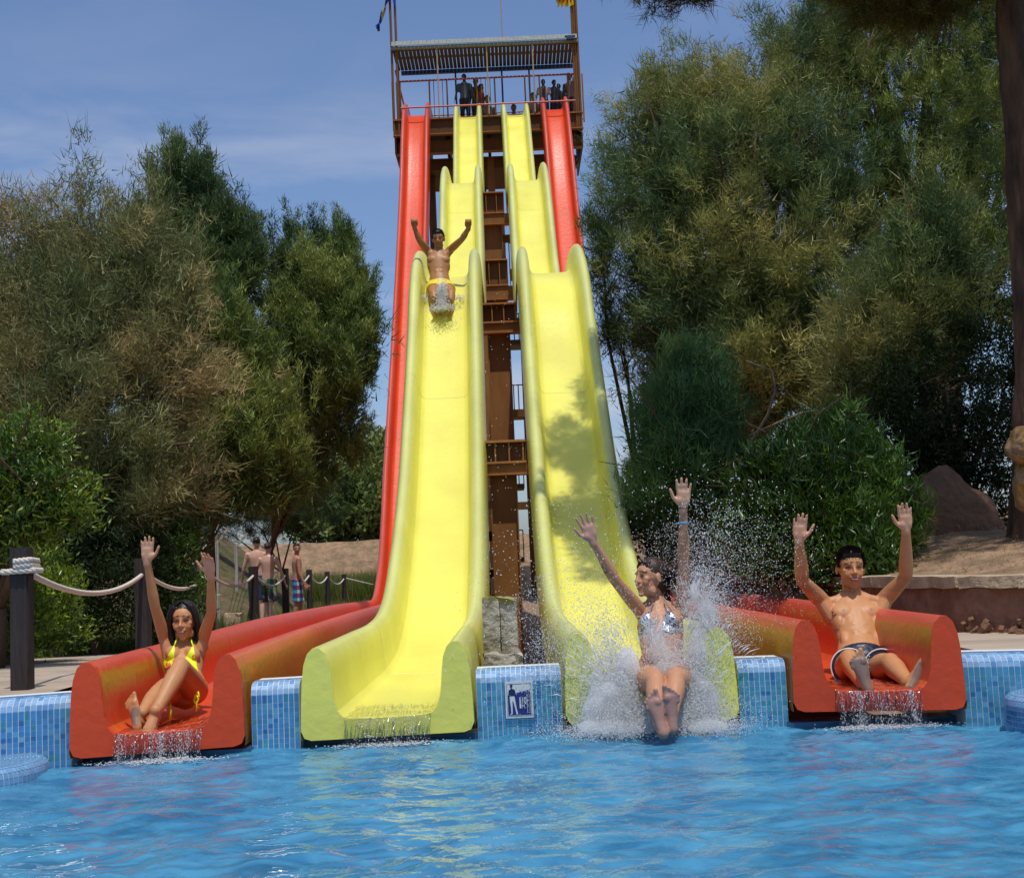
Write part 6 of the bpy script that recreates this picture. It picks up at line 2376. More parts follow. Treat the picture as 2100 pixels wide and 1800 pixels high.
# ------------------------------------------------------------------ 3. woman shooting out of the right yellow slide
def splash_woman():
    root = empty('person', tuple(P(1355, 1400, 6.9)), 'laughing woman in silver bikini with arms flung up, flying feet first into the spray', 'person')
    q = MB()
    hip = P(1362, 1392, 6.88); chest = P(1354, 1282, 7.10); neckb = P(1346, 1240, 7.14); headc = P(1334, 1186, 7.12)
    side = (P(1396, 1250, 7.14) - P(1316, 1254, 7.14)).normalized()
    upv = (chest - hip).normalized(); front = upv.cross(side).normalized()
    if front.y > 0: front = -front
    torso(q, hip, chest, neckb, .150, .108, .125, side, front, .88)
    H_ = (chest - hip).length
    R3 = Matrix((side, upv, front)).transposed()
    def T(a, b, f): return hip + upv * b + side * a + front * f
    for sg in (-1, 1):
        q.ell(T(sg * .062, H_ * .93, .075), (.056, .052, .044), R3)
        q.loft([(neckb + side * sg * .02, .034, .034), (neckb + side * sg * .08 - upv * .02, .03, .03), (neckb + side * sg * .11 - upv * .022, .028, .028)], front, 10)
    q.loft([(neckb - upv * .03, .050, .046), (neckb + upv * .015, .044, .042), (headc - Vector((-.012, -.02, .06)), .042, .042)], side, 16)
    H = head_parts(q, headc, Vector((-.86, -.50, .12)), Vector((.10, .18, 1)), .215, True)
    wrs = []
    for sh, el, wr, tip, th, nn in ((P(1318, 1258, 7.12), P(1262, 1190, 6.98), P(1216, 1110, 6.9), P(1196, 1052, 6.88), -1, Vector((.15, -1, 0))), (P(1396, 1254, 7.14), P(1402, 1150, 7.05), P(1401, 1040, 6.98), P(1403, 968, 6.95), -1, Vector((0, -1, 0)))):
        q.ell(sh, (.042, .042, .042))
        q.loft([(sh.lerp(T(0, H_ * .9, 0), .45), .05, .05), (sh, .040, .040)], side, 12)
        seg(q, sh, el, ((0, .038, .038), (.4, .038, .036), (.8, .032, .031), (1, .029, .029)), side)
        seg(q, el, wr, ((0, .030, .030), (.25, .033, .030), (.6, .026, .024), (1, .0205, .018)), side)
        hand_parts(q, wr, tip - wr, nn, side * th, .96, splay=.16 if wr.x < .7 else .10)
        wrs.append((wr, (tip - wr).normalized()))
    kl = P(1342, 1400, 6.50); al = P(1349, 1478, 6.30)
    kr = P(1390, 1396, 6.52); ar = P(1377, 1470, 6.34)
    kl = P(1344, 1398, 6.52); kr = P(1386, 1394, 6.54)
    for hp, kn, an in ((hip - side * .08, kl, al), (hip + side * .08, kr, ar)):
        seg(q, hp, kn, ((0, .086, .086), (.4, .076, .076), (.8, .058, .058), (1, .048, .050)), side, 18)
        seg(q, kn, an, ((0, .046, .048), (.3, .050, .050), (.7, .036, .036), (1, .028, .030)), side, 16)
        q.ell(kn, (.045, .045, .045))
    tl = (P(1334, 1428, 6.24) - P(1358, 1504, 6.22)).normalized()
    tr = (P(1372, 1418, 6.24) - P(1376, 1490, 6.24)).normalized()
    foot_parts(q, P(1352, 1484, 6.32), tl, Vector((0, -1, 0)), .92, big=1)
    foot_parts(q, P(1375, 1472, 6.34), tr, Vector((0, -1, 0)), .92, big=-1)
    me = remesh('body', q, .0050, 3)
    soles = [(P(1347, 1465, 6.25), (0, -1, 0),   .15, (.50, .25, .18), P(1352, 1484, 6.32)), (P(1375, 1455, 6.27), (0, -1, 0), .15, (.36, .20, .16), P(1375, 1472, 6.34))]
    palms = [(wrs[1][0] + Vector((0, 0, .08)), .12, PALM, .8), (wrs[0][0] + wrs[0][1] * .08, .12, (.44, .26, .22), .6)]
    skin_colors(me, H, SK_WOM, [(T(0, H_ * .22, .09), .008, (.2, .08, .05))], soles, palms)
    link('body', me, M['skin_wet'], root, smooth=True)
    teeth(H, root, .017)
    eye = Vector((0, 0, CAM_H))
    def tri(*pp):
        pts = [P(a, b, 7.0) for a, b in pp]; ctr = sum(pts, Vector()) / len(pts); pls = []
        for a, b in zip(pts, pts[1:] + pts[:1]):
            n = (a - eye).cross(b - eye).normalized()
            if n.dot(ctr - eye) > 0: n = -n
            pls.append((a, n))
        return pls
    ok = lambda c: (c - T(0, H_ * .8, 0)).dot(front) > .02 and c.y > 6.85 and (c - T(0, H_ * .9, 0)).length < .2
    sv = lambda c: (.46, .50, .58) if math.sin(c.x * 190) * math.sin(c.z * 160 + c.x * 60) > -.2 else (.10, .12, .2)
    for c in (((1330, 1252), (1312, 1272), (1318, 1300), (1340, 1296)), ((1372, 1244), (1354, 1292), (1376, 1300), (1398, 1290))):
        patch('bikini_cup', me, tri(*c), .0045, M['silver'], root, ok, sv)
    st = MB()
    for a, b in (((1330, 1254), (1340, 1236)), ((1372, 1246), (1362, 1228))):
        st.tube([P(a[0], a[1], 7.0), P(b[0], b[1], 7.08)], .004, 6, (.4, .42, .5))
    st.build('bikini_strap', M['silver'], root, tint=True)
    b = MB(); b.loft([(hip - upv * .05, .08, .096), (hip - upv * .015, .154, .104), (hip + upv * .03, .150, .100)], side, 20, (.4, .42, .5), round_ends=False)
    b.build('bikini_bottom', M['silver'], root, smooth=True, tint=True)
    wr, wu = wrs[1]
    for off, r, m, nm in ((-.005, .024, 'bracelet', 'bracelet'), (-.085, .032, 'wristband', 'wristband')):
        c = wr + wu * off; t = MB()
        t.tube([c + side * math.cos(a) * r + Vector((0, -1, 0)) * math.sin(a) * r for a in np.linspace(0, 2 * math.pi, 24)], .003 if nm == 'bracelet' else .006, 6)
        t.build(nm, M[m], root, smooth=True)
    # wet hair thrown back
    k = H['k']; c = MB()
    c.ell(H['pt'](0, -.020, .044), (.080 * k, .095 * k, .086 * k), H['R'], 20, 14)
    c.loft([(H['pt'](0, -.04, .0), .06, .06), (H['pt'](-.02, -.10, -.05), .045, .045), (H['pt'](-.03, -.13, -.12), .03, .03)], H['s'], 12)
    link('hair', remesh('hair', c, .006, 2), M['hair_brown'], root, smooth=True)
    rr = random.Random(9); q = MB()
    for i in range(200):
        a = rr.uniform(-.06, .06)
        p0 = H['pt'](a * .8, .062, .092 + rr.uniform(-.014, .006) - abs(a) * .3); p1 = H['pt'](a, -.01, .132 - abs(a) * .55)
        p2 = H['pt'](a * 1.1, -.11, .04 + rr.uniform(-.03, .03))
        p3 = p2 + Vector((rr.uniform(.02, .13), rr.uniform(-.03, .05), rr.uniform(-.12, .05))); p4 = p3 + Vector((rr.uniform(.0, .09), 0, rr.uniform(-.10, .06)))
        q.tube([p0, p1, p2, p3, p4], [.003, .0035, .003, .0024, .0007], 4, cap=False)
    q.build('hair_locks', M['hair_brown'], root, smooth=True)
    return root


splash_woman()


# ------------------------------------------------------------------ 4. man sliding with raised fists
def sliding_man():
    D = 16.25
    root = empty('person', tuple(P(903, 600, D)), 'tanned man in yellow trunks with both fists raised, sliding down the upper left yellow slide', 'person')
    q = MB()
    hip = P(902, 588, D - .05); chest = P(899, 533, D + .12); neckb = P(899, 512, D + .16); headc = P(899, 491, D + .12)
    side = (P(922, 511, D) - P(877, 511, D)).normalized()
    upv = (chest - hip).normalized(); front = upv.cross(side).normalized()
    if front.y > 0: front = -front
    torso(q, hip, chest, neckb, .140, .118, .150, side, front)
    H_ = (chest - hip).length
    R3 = Matrix((side, upv, front)).transposed()
    def T(a, b, f): return hip + upv * b + side * a + front * f
    for sg in (-1, 1):
        q.ell(T(sg * .068, H_ * .90, .074), (.074, .058, .032), R3)
        q.ell(T(sg * .105, H_ * .78, .0), (.04, .09, .07), R3)
        for j in range(3): q.ell(T(sg * .028, H_ * (.6 - .17 * j), .086), (.027, .028, .012), R3)
    q.loft([(neckb - upv * .03, .060, .055), (headc - Vector((0, -.01, .06)), .052, .050)], side, 14)
    H = head_parts(q, headc, Vector((-.05, -1, -.18)), Vector((-.03, -.15, 1)), .24)
    for sh, el, wr, th in ((P(877, 514, D + .14), P(861, 494, D - .02), P(850, 467, D - .08), 1), (P(922, 514, D + .14), P(948, 490, D - .02), P(961, 468, D - .08), -1)):
        q.ell(sh, (.055, .052, .055))
        q.loft([(sh.lerp(T(0, H_ * .85, 0), .45), .062, .06), (sh, .05, .05)], side, 12)
        seg(q, sh, el, ((0, .048, .048), (.4, .050, .046), (1, .038, .038)), side)
        seg(q, el, wr, ((0, .038, .038), (.3, .042, .038), (1, .026, .022)), side)
        hand_parts(q, wr, Vector((-.02 * th, -.2, 1)), Vector((0, -1, 0)), side * th, 1.1, fist=True)
    for hp, kn, an in ((hip - side * .08, P(889, 602, D - .38), P(894, 634, D - .50)), (hip + side * .08, P(925, 602, D - .38), P(923, 634, D - .50))):
        seg(q, hp, kn, ((0, .085, .085), (.5, .074, .074), (1, .052, .054)), side)
        seg(q, kn, an, ((0, .052, .054), (.3, .055, .055), (1, .034, .036)), side)
        foot_parts(q, an, Vector((0, -.35, .95)), Vector((0, -1, -.3)), 1.0, big=1 if hp is None else -1)
    me = remesh('body', q, .010, 2)
    skin_colors(me, H, (.36, .17, .065), [(T(-.072, H_ * .88, .12), .014, (.12, .05, .03)), (T(.072, H_ * .88, .12), .014, (.12, .05, .03))])
    link('body', me, M['skin_wet'], root, smooth=True)
    short_hair(H, root, M['hair'], vox=.009, n=350, seed=3)
    t = MB()
    t.loft([(hip - upv * .1, .135, .10), (hip - upv * .04, .155, .118), (hip + upv * .055, .142, .110)], side, 20, round_ends=False)
    for sg, kn in ((-1, P(889, 602, D - .38)), (1, P(925, 602, D - .38))):
        hp = hip + side * sg * .08
        t.loft([(hp - (kn - hp) * .1, .09, .09), (hp.lerp(kn, .5), .092, .092)], side, 16, round_ends=False)
    tm = remesh('trunks', t, .009, 2)
    M['yellow_trunks'] = mat('yellow_trunks', (.75, .56, .02), rough=.5, var=.1)
    link('trunks', tm, M['yellow_trunks'], root, smooth=True)
    return D


sliding_man()


# ------------------------------------------------------------------ 5. standing figures, path and deck
def standing(name_label, px, pyh, pyf, d, yaw, skin, shorts=None, shirt=None, hair='hair', arms=((.06, .0), (.06, .0)), lean=0, stride=.12, headturn=None, longshorts=.62, feet_z=None, bust=False, hairlong=False, group=None, vox=.014, shirt_open=False, seated=False, pants=None):
    foot = P(px, pyf, d)
    top = P(px, pyh, d)
    h = top.z - foot.z
    root = empty('person', (foot.x, d, foot.z), name_label, 'person', group)
    k = h / 1.72
    ca, sa = math.cos(yaw), math.sin(yaw)
    S = Vector((ca, sa, 0)); F_ = Vector((sa, -ca, 0)); U = Vector((0, 0, 1))     # yaw 0: faces the camera
    if seated: k = h / .92
    o = Vector((foot.x, d, foot.z))
    def W(a, b, c): return o + (S * a + F_ * b + U * c) * k
    base = .0
    hz = .90 if not seated else .10
    q = MB()
    hip = W(0, 0, hz + .02); chest = W(0, lean * .3, hz + .42); neckb = W(0, lean * .4, hz + .55); headc = W(0, .01 + lean * .5, hz + .69)
    sw = .78 if bust else 1.0
    q.loft([(hip - U * .08 * k, .12 * k, .085 * k), (hip, .150 * k, .100 * k), (W(0, 0, hz + .2), .122 * k * sw, .088 * k), (chest - U * .08 * k, .142 * k * sw, .100 * k), (chest, .158 * k * sw, .100 * k), (neckb - U * .03 * k, .12 * k * sw, .07 * k), (neckb, .055 * k, .052 * k)], S, 20)
    if bust:
        for sg in (-1, 1): q.ell(W(sg * .06, .08, hz + .36), (.05 * k, .05 * k, .05 * k))
    q.loft([(neckb - U * .02 * k, .052 * k, .05 * k), (headc - U * .05 * k, .05 * k, .048 * k)], S, 12)
    ft = headturn if headturn is not None else F_
    H = head_parts(q, headc, ft, U, .228 * k, bust)
    joints = []
    for i, sg in enumerate((-1, 1)):
        out, fw = arms[i]
        sh = W(sg * .175 * sw, 0, hz + .47)
        q.ell(sh, (.052 * k, .052 * k, .052 * k))
        el = sh + (S * sg * out + F_ * (fw * .5 - .02) - U * .28) * k
        wr = el + (S * sg * out * .6 + F_ * (fw + .04) - U * .25) * k
        seg(q, sh, el, ((0, .046 * k, .046 * k), (.4, .044 * k, .042 * k), (1, .034 * k, .034 * k)), F_)
        seg(q, el, wr, ((0, .034 * k, .034 * k), (.3, .036 * k, .034 * k), (1, .022 * k, .020 * k)), F_)
        hand_parts(q, wr, (wr - el).normalized(), S * -sg, F_, .95 * k, curl=(.3, .3, .3, .3))
        joints.append((sh, el, wr))
    legs = []
    for i, sg in enumerate((-1, 1)):
        hp = W(sg * .085, 0, hz)
        if seated:
            kn = hp + (F_ * .40 + U * .06) * k; an = kn + (F_ * .1 - U * .2) * k
        else:
            kn = W(sg * .085, sg * stride * .55 + .02, .47); an = W(sg * .08, sg * stride - .02, .075)
        seg(q, hp, kn, ((0, .085 * k, .085 * k), (.5, .070 * k, .072 * k), (1, .050 * k, .052 * k)), S)
        seg(q, kn, an, ((0, .050 * k, .052 * k), (.3, .050 * k, .054 * k), (.7, .038 * k, .038 * k), (1, .030 * k, .032 * k)), S)
        foot_parts(q, an, F_, Vector((0, 0, -1)), .95 * k, big=-sg)
        legs.append((hp, kn, an))
    me = remesh('body', q, vox, 2)
    skin_colors(me, H, skin)
    link('body', me, M['skin'], root, smooth=True)
    if hairlong:
        c = MB(); c.ell(H['pt'](0, -.026, .036), (.084 * H['k'], .092 * H['k'], .088 * H['k']), H['R'], 14, 10)
        c.loft([(H['pt'](0, -.05, .0), .07 * k, .04 * k), (H['pt'](0, -.07, -.12), .07 * k, .035 * k), (H['pt'](0, -.06, -.22), .04 * k, .02 * k)], H['s'], 12)
        link('hair', remesh('hair', c, .012, 1), M[hair], root, smooth=True)
    else:
        short_hair(H, root, M[hair], vox=.011, n=160, seed=int(px))
    if shorts:
        t = MB()
        t.loft([(hip - U * .10 * k, .135 * k, .105 * k), (hip - U * .02 * k, .160 * k, .115 * k), (hip + U * .055 * k, .150 * k, .106 * k)], S, 20, round_ends=False)
        for (hp, kn, an) in legs:
            if pants:
                t.loft([(hp + U * .02, .098 * k, .098 * k), (kn, .068 * k, .07 * k), (an + U * .02, .056 * k, .058 * k)], S, 14, round_ends=False)
            else:
                t.loft([(hp + (hp - kn) * .1, .096 * k, .10 * k), (hp.lerp(kn, .5), .094 * k, .098 * k), (hp.lerp(kn, longshorts * 1.5), .088 * k, .092 * k)], S, 16, round_ends=False)
        tm = remesh('shorts', t, vox * .8, 1)
        co = np.empty(len(tm.vertices) * 3, dtype=np.float32); tm.vertices.foreach_get('co', co); co = co.reshape(-1, 3)
        a = tm.color_attributes.new('tint', 'FLOAT_COLOR', 'POINT')
        cc = np.ones((len(co), 4), dtype=np.float32)
        for i_ in range(len(co)): cc[i_, :3] = shorts(co[i_, 0] - o.x, co[i_, 1] - o.y, co[i_, 2] - o.z)
        a.data.foreach_set('color', cc.ravel())
        link('shorts' if not pants else 'trousers', tm, M['cloth_tint'], root, smooth=True)
    if shirt:
        t = MB()
        t.loft([(hip + U * .02 * k, .158 * k, .115 * k), (W(0, 0, hz + .2), .140 * k * sw, .108 * k), (chest, .172 * k * sw, .118 * k), (neckb - U * .03 * k, .13 * k * sw, .085 * k), (neckb + U * .005 * k, .065 * k, .065 * k)], S, 18)
        for (sh, el, wr) in joints:
            t.loft([(sh, .062 * k, .062 * k), (sh.lerp(el, .7), .052 * k, .052 * k)], F_, 12)
        tm = remesh('shirt', t, vox * .9, 1)
        co = np.empty(len(tm.vertices) * 3, dtype=np.float32); tm.vertices.foreach_get('co', co); co = co.reshape(-1, 3)
        a = tm.color_attributes.new('tint', 'FLOAT_COLOR', 'POINT')
        cc = np.ones((len(co), 4), dtype=np.float32)
        for i_ in range(len(co)): cc[i_, :3] = shirt(co[i_, 0] - o.x, co[i_, 1] - o.y, (co[i_, 2] - o.z) / k)
        a.data.foreach_set('color', cc.ravel())
        link('shirt', tm, M['cloth_tint'], root, smooth=True)
    return root


def camo(x, y, z):
    v = noise.noise(Vector((x * 9, y * 9, z * 7)))
    if z > .62: return (.035, .075, .035) if v < .15 else (.20, .24, .15)
    return (.03, .03, .035) if v < .12 else (.30, .28, .32)


def plaid(x, y, z):
    a = math.sin((x + y) * 42) > .35; b = math.sin(z * 40) > .35
    if a and b: return (.55, .65, .72)
    if b: return (.05, .30, .55)
    if a: return (.40, .05, .10)
    return (.03, .05, .20)


gB = 'boys walking on the path'
standing('boy seen from behind in green and black camouflage shorts, walking beside the rope fence', 553, 1111, 1283, 24.3, math.pi - .15, SK_PALE, shorts=camo, hair='hair_brown', arms=((.10, .05), (.10, .02)), stride=.14, vox=.016)
standing('boy in navy shorts, half hidden behind the fourth post and the camouflage shorts boy', 530, 1099, 1284, 25.3, math.pi + .15, SK_PALE, shorts=lambda x, y, z: (.015, .025, .10) if z > .5 else (.02, .03, .06), hair='hair', arms=((.08, .05), (.08, .1)), stride=.12, vox=.018)
standing('boy in blue and red plaid shorts looking back over his shoulder', 612, 1112, 1284, 25.6, math.pi * .62, (.42, .20, .12), shorts=plaid, hair='hair_brown', arms=((.05, .05), (.05, .15)), headturn=Vector((.35, -1, 0)), stride=.10, vox=.016)

dk = (.10, .055, .035)
DD = 37.6
def grey(x, y, z): return (.06, .07, .09) if abs(x) > .03 else (.20, .2, .2)
def pz_(px, d=DD): return None


def deck_person(label, px, pyh, d, **kw):
    """standing on the deck floor: foot pixel row found from the deck height"""
    yf = 200.0
    for _ in range(30):
        yf += (P(px, yf, d).z - (DZ + .0)) / d * FPX * .9
    return standing(label, px, pyh, yf, d, **kw)


def flatcol(c): return lambda x, y, z: c


deck_person('person in grey shirt and black trousers on the deck above the left yellow slide', 956, 152, 38.0, yaw=.1, skin=dk, shorts=flatcol((.008, .008, .012)), shirt=grey, pants=True, arms=((.09, .02), (.09, .06)), vox=.03)
deck_person('person in dark brown top on the tower deck, left of the person in orange', 980, 160, 38.6, yaw=-.6, skin=dk, shorts=flatcol((.03, .02, .02)), shirt=flatcol((.05, .03, .015)), vox=.03)
deck_person('person in orange red wrap on the tower deck between the two yellow slides', 990, 172, 38.4, yaw=1.4, skin=(.2, .09, .06), shorts=flatcol((.30, .03, .02)), shirt=flatcol((.40, .06, .02)), vox=.03, hair='hair_brown')
deck_person('bare person crouching low in red shorts behind the deck baluster', 1002, 196, 38.2, yaw=.3, skin=(.28, .12, .08), shorts=flatcol((.35, .03, .03)), vox=.03, seated=True)
deck_person('small child on the tower deck behind the right yellow slide', 1056, 214, 38.9, yaw=0, skin=(.2, .1, .06), shorts=flatcol((.1, .04, .03)), vox=.03, seated=True)
deck_person('fair haired child sitting on the tower deck left of the right red slide', 1096, 190, 38.0, yaw=.2, skin=(.30, .17, .11), shorts=flatcol((.25, .2, .18)), vox=.03, seated=True, hair='hair_brown')
deck_person('person in open white shirt on the tower deck above the right red slide', 1118, 163, 38.1, yaw=0, skin=dk, shorts=flatcol((.03, .03, .04)), shirt=lambda x, y, z: (.50, .42, .38) if abs(x) > .05 else (.10, .05, .035), vox=.03, arms=((.07, .15), (.07, .15)))
deck_person('dark haired person in grey vest, leftmost of the close pair on the deck at right', 1140, 164, 38.2, yaw=.4, skin=dk, shorts=flatcol((.02, .02, .02)), shirt=flatcol((.05, .05, .055)), vox=.03, arms=((.12, .1), (.05, .1)))
deck_person('shorter dark person, rightmost of the close pair on the deck at right', 1150, 172, 38.5, yaw=-.3, skin=dk, shorts=flatcol((.03, .03, .03)), shirt=flatcol((.09, .06, .05)), vox=.03)
deck_person('person in pale top at the far right corner post of the tower deck', 1173, 150, 38.4, yaw=-.5, skin=(.16, .08, .05), shorts=flatcol((.03, .02, .03)), shirt=flatcol((.22, .14, .14)), vox=.03)

# ================================================================== splashing water
SR = np.random.default_rng(77)
OCT_V = np.array([(1, 0, 0), (-1, 0, 0), (0, 1, 0), (0, -1, 0), (0, 0, 1), (0, 0, -1)], dtype=float)
OCT_F = np.array([(0, 2, 4), (2, 1, 4), (1, 3, 4), (3, 0, 4), (2, 0, 5), (1, 2, 5), (3, 1, 5), (0, 3, 5)])
TET_V = np.array([(1, 1, 1), (1, -1, -1), (-1, 1, -1), (-1, -1, 1)], dtype=float) * .8
TET_F = np.array([(0, 1, 2), (0, 3, 1), (0, 2, 3), (1, 3, 2)])


def drops(c, r, shape='oct', stretch=None):
    bv, bf = (OCT_V, OCT_F) if shape == 'oct' else (TET_V, TET_F)
    n = len(c)
    sc = np.ones((n, 1, 3))
    if stretch is not None: sc = stretch[:, None, :]
    V = c[:, None, :] + bv[None] * r[:, None, None] * sc
    F_ = bf[None] + (np.arange(n) * len(bv))[:, None, None]
    return V.reshape(-1, 3), F_.reshape(-1, 3)


def drop_obj(name, label, sets, m, cat):
    V, F_, b = [], [], 0
    for c, r, sh in sets:
        st = SR.uniform(.7, 1.5, (len(c), 3))
        v, f = drops(c, r, sh, st)
        V.append(v); F_.append(f + b); b += len(v)
    o = link(name, big_mesh(name, np.concatenate(V), np.concatenate(F_)), m, smooth=True)
    tag(o, label, cat, kind='stuff')
    return o


def fan(n, px, py, d, ang, spread, lmin, lmax, pw=1.0, dsp=.12, dk=0.0, rn=SR):
    """drops scattered along a fan from pixel (px,py); lengths in metres"""
    o = np.array(P(px, py, d))
    a = np.radians(ang + rn.normal(size=n) * spread)
    L = lmin + (lmax - lmin) * rn.random(n) ** pw
    r = np.stack([np.cos(a) * L, rn.normal(size=n) * dsp + dk * L, np.sin(a) * L], 1)
    return o + r


fine, mid, big = [], [], []
# dense white skirts each side of her hips, down at the lip
for (px, py, d, rx, rz, n, dn) in ((1252, 1460, 6.72, .14, .13, 13000, .13), (1275, 1400, 6.78, .10, .15, 8500, .13), (1428, 1455, 6.72, .12, .15, 12000, .14), (1425, 1385, 6.78, .11, .18, 9000, .16), (1345, 1470, 6.62, .30, .08, 9000, .12),
                                   (1450, 1290, 6.85, .10, .20, 5200, .15), (1440, 1230, 6.9, .09, .14, 2600, .14), (1360, 1330, 6.80, .07, .13, 2600, .03), (1335, 1300, 6.84, .05, .08, 900, .04), (1375, 1370, 6.66, .09, .08, 1700, .05),
                                   (1245, 1300, 6.95, .13, .15, 2600, .12), (1230, 1370, 6.85, .10, .12, 2600, .12), (1460, 1490, 6.5, .16, .035, 2600, .10), (1250, 1496, 6.5, .22, .035, 3800, .12)):
    c = np.array(P(px, py, d)); n = int(n * 1.15)
    g = SR.normal(size=(n, 3)) * np.array([rx, dn, rz]) * .62
    p = c + g
    p = p[p[:, 2] > .004]
    fine.append(p)
for args in ((5200, 1290, 1420, 6.75, 128, 22, .05, .75, 1.1), (3600, 1250, 1400, 6.8, 150, 20, .05, .45, 1.0), (5200, 1410, 1400, 6.8, 62, 16, .05, .95, 1.2), (1200, 1440, 1350, 6.85, 45, 18, .05, .32, 1.0), (4200, 1400, 1260, 7.1, 78, 20, .0, .50, 1.1)):
    mid.append(fan(*args))
for args in ((900, 1290, 1400, 6.75, 125, 25, .05, 1.0, .9), (900, 1410, 1330, 6.8, 65, 22, .05, .95, .8), (420, 1420, 1180, 7.0, 60, 30, .0, .40, .8), (220, 1230, 1250, 7.0, 150, 40, .0, .35, .8)):
    big.append(fan(*args))
fine, mid, big = np.concatenate(fine), np.concatenate(mid), np.concatenate(big)
mid = mid[mid[:, 2] > .01]; big = big[big[:, 2] > .01]
drop_obj('splash', 'big white splash bursting round the woman in silver bikini', [
    (fine, SR.uniform(.0010, .0024, len(fine)), 'tet'), (mid, SR.uniform(.0008, .0020, len(mid)), 'tet'), (big, SR.uniform(.0014, .0032, len(big)), 'oct')], M['foam'], 'splash')

# the dense white heart of the splash: air full of water
def mist(name, label, blobs, dens, vox, root=None):
    q = MB()
    rn = random.Random(len(label))
    for (px, py, d, rx, ry, rz) in blobs:
        c = P(px, py, d)
        q.ell(c, (rx, ry, rz), None, 16, 10)
        for _ in range(12):
            a, b = rn.uniform(0, 6.28), rn.uniform(-.6, 1.4)
            e = Vector((math.cos(a) * math.cos(b) * rx, math.sin(a) * math.cos(b) * ry, math.sin(b) * rz))
            r = rn.uniform(.25, .5) * min(rx, rz)
            q.ell(c + e * .85, (r, r, r * 1.2), None, 10, 7)
    me = remesh(name, q, vox, 2)
    v = np.empty(len(me.vertices) * 3, dtype=np.float32); me.vertices.foreach_get('co', v); v = v.reshape(-1, 3)
    v[:, 2] = np.maximum(v[:, 2], .012); me.vertices.foreach_set('co', v.ravel())
    m = bpy.data.materials.new(name); m.use_nodes = True; t = m.node_tree
    for n_ in list(t.nodes): t.nodes.remove(n_)
    o = t.nodes.new('ShaderNodeOutputMaterial'); pv = t.nodes.new('ShaderNodeVolumePrincipled')
    pv.inputs['Color'].default_value = (.998, .999, 1, 1)
    pv.inputs['Density'].default_value = dens
    pv.inputs['Anisotropy'].default_value = .2
    t.links.new(pv.outputs[0], o.inputs['Volume'])
    ob = link(name, me, m, None, smooth=True)
    tag(ob, label, 'mist', kind='stuff')


mist('mist', 'dense white mist of water round the hips and feet of the splashing woman', [
    (1250, 1445, 6.74, .125, .10, .115), (1288, 1380, 6.80, .065, .06, .14), (1225, 1400, 6.80, .05, .05, .06), (1235, 1488, 6.66, .13, .09, .032), (1432, 1440, 6.74, .105, .09, .14), (1438, 1350, 6.82, .068, .06, .15), (1450, 1270, 6.9, .045, .045, .11), (1425, 1215, 6.98, .03, .03, .06), (1450, 1490, 6.60, .11, .10, .032),
    (1350, 1482, 6.72, .15, .09, .05)], 45, .014)
mist('mist', 'thin white mist over the belly of the splashing woman', [(1352, 1335, 6.74, .055, .035, .085), (1335, 1300, 6.80, .04, .03, .05), (1366, 1372, 6.62, .07, .04, .04)], 7, .012)
mist('mist', 'white puff of water between the legs of the sliding man', [(907, 606, 15.82, .040, .06, .11), (907, 626, 15.75, .07, .06, .03)], 14, .018)

# drops flying about between and above the slides
c1 = np.array([P(SR.uniform(985, 1095), SR.uniform(600, 1230), SR.uniform(9, 12)) for _ in range(170)])
c2 = np.array([P(1110 + 230 * (1 - SR.random() ** 1.6), SR.uniform(1120, 1420), SR.uniform(6.9, 7.8)) for _ in range(1500)])
c3 = np.array([P(SR.uniform(1480, 1560), SR.uniform(1180, 1400), SR.uniform(6.6, 7.4)) for _ in range(160)])
drop_obj('spray', 'scattered single drops hanging in the air between the yellow slides', [(c1, SR.uniform(.002, .005, len(c1)), 'oct'), (c2, SR.uniform(.0008, .0021, len(c2)), 'oct'), (c3, SR.uniform(.001, .0024, len(c3)), 'oct')], M['droplet'], 'spray')

# ragged threads and sheets of water torn off along the splash
q = MB()
rs = random.Random(31)
for (px, py, d, a0, a1, n, L) in ((1290, 1430, 6.72, 100, 175, 120, .42), (1410, 1420, 6.74, 20, 88, 120, .50), (1420, 1300, 6.9, 50, 110, 60, .35), (1345, 1330, 6.78, 60, 120, 40, .16), (1300, 1380, 6.76, 95, 150, 60, .35)):
    o = P(px, py, d)
    for _ in range(n):
        a = math.radians(rs.uniform(a0, a1)); st = rs.uniform(.02, .75) * L; ln = rs.uniform(.02, .09)
        dv = Vector((math.cos(a), rs.uniform(-.35, .35), math.sin(a)))
        p0 = o + dv * st + Vector((rs.gauss(0, .03), rs.gauss(0, .05), rs.gauss(0, .03)))
        p1 = p0 + dv * ln * .5 + Vector((rs.gauss(0, .006), 0, .004)); p2 = p0 + dv * ln + Vector((rs.gauss(0, .01), 0, -.003))
        if p0.z < .02: continue
        r = rs.uniform(.0010, .0030)
        q.tube([p0, p1, p2], [r * .3, r, r * .2], 5)
o = q.build('water_threads', M['foam'], None, smooth=True)
tag(o, 'torn white threads of water flung out both sides of the splashing woman', 'splash', kind='stuff')

# water thrown up by the sliding man
g = []
for (px, py, d, rx, rz, n) in ((907, 604, 15.80, .045, .10, 3000), (907, 624, 15.70, .07, .05, 1500), (907, 632, 15.6, .13, .03, 700), (870, 612, 15.95, .05, .03, 260), (944, 612, 15.95, .05, .03, 260)):
    c = np.array(P(px, py, d)); g.append(c + SR.normal(size=(n, 3)) * np.array([rx, .10, rz]) * .7)
g = np.concatenate(g)
drop_obj('splash', 'small white splash between the legs of the man sliding in yellow trunks', [(g, SR.uniform(.002, .0055, len(g)), 'tet')], M['foam'], 'splash')


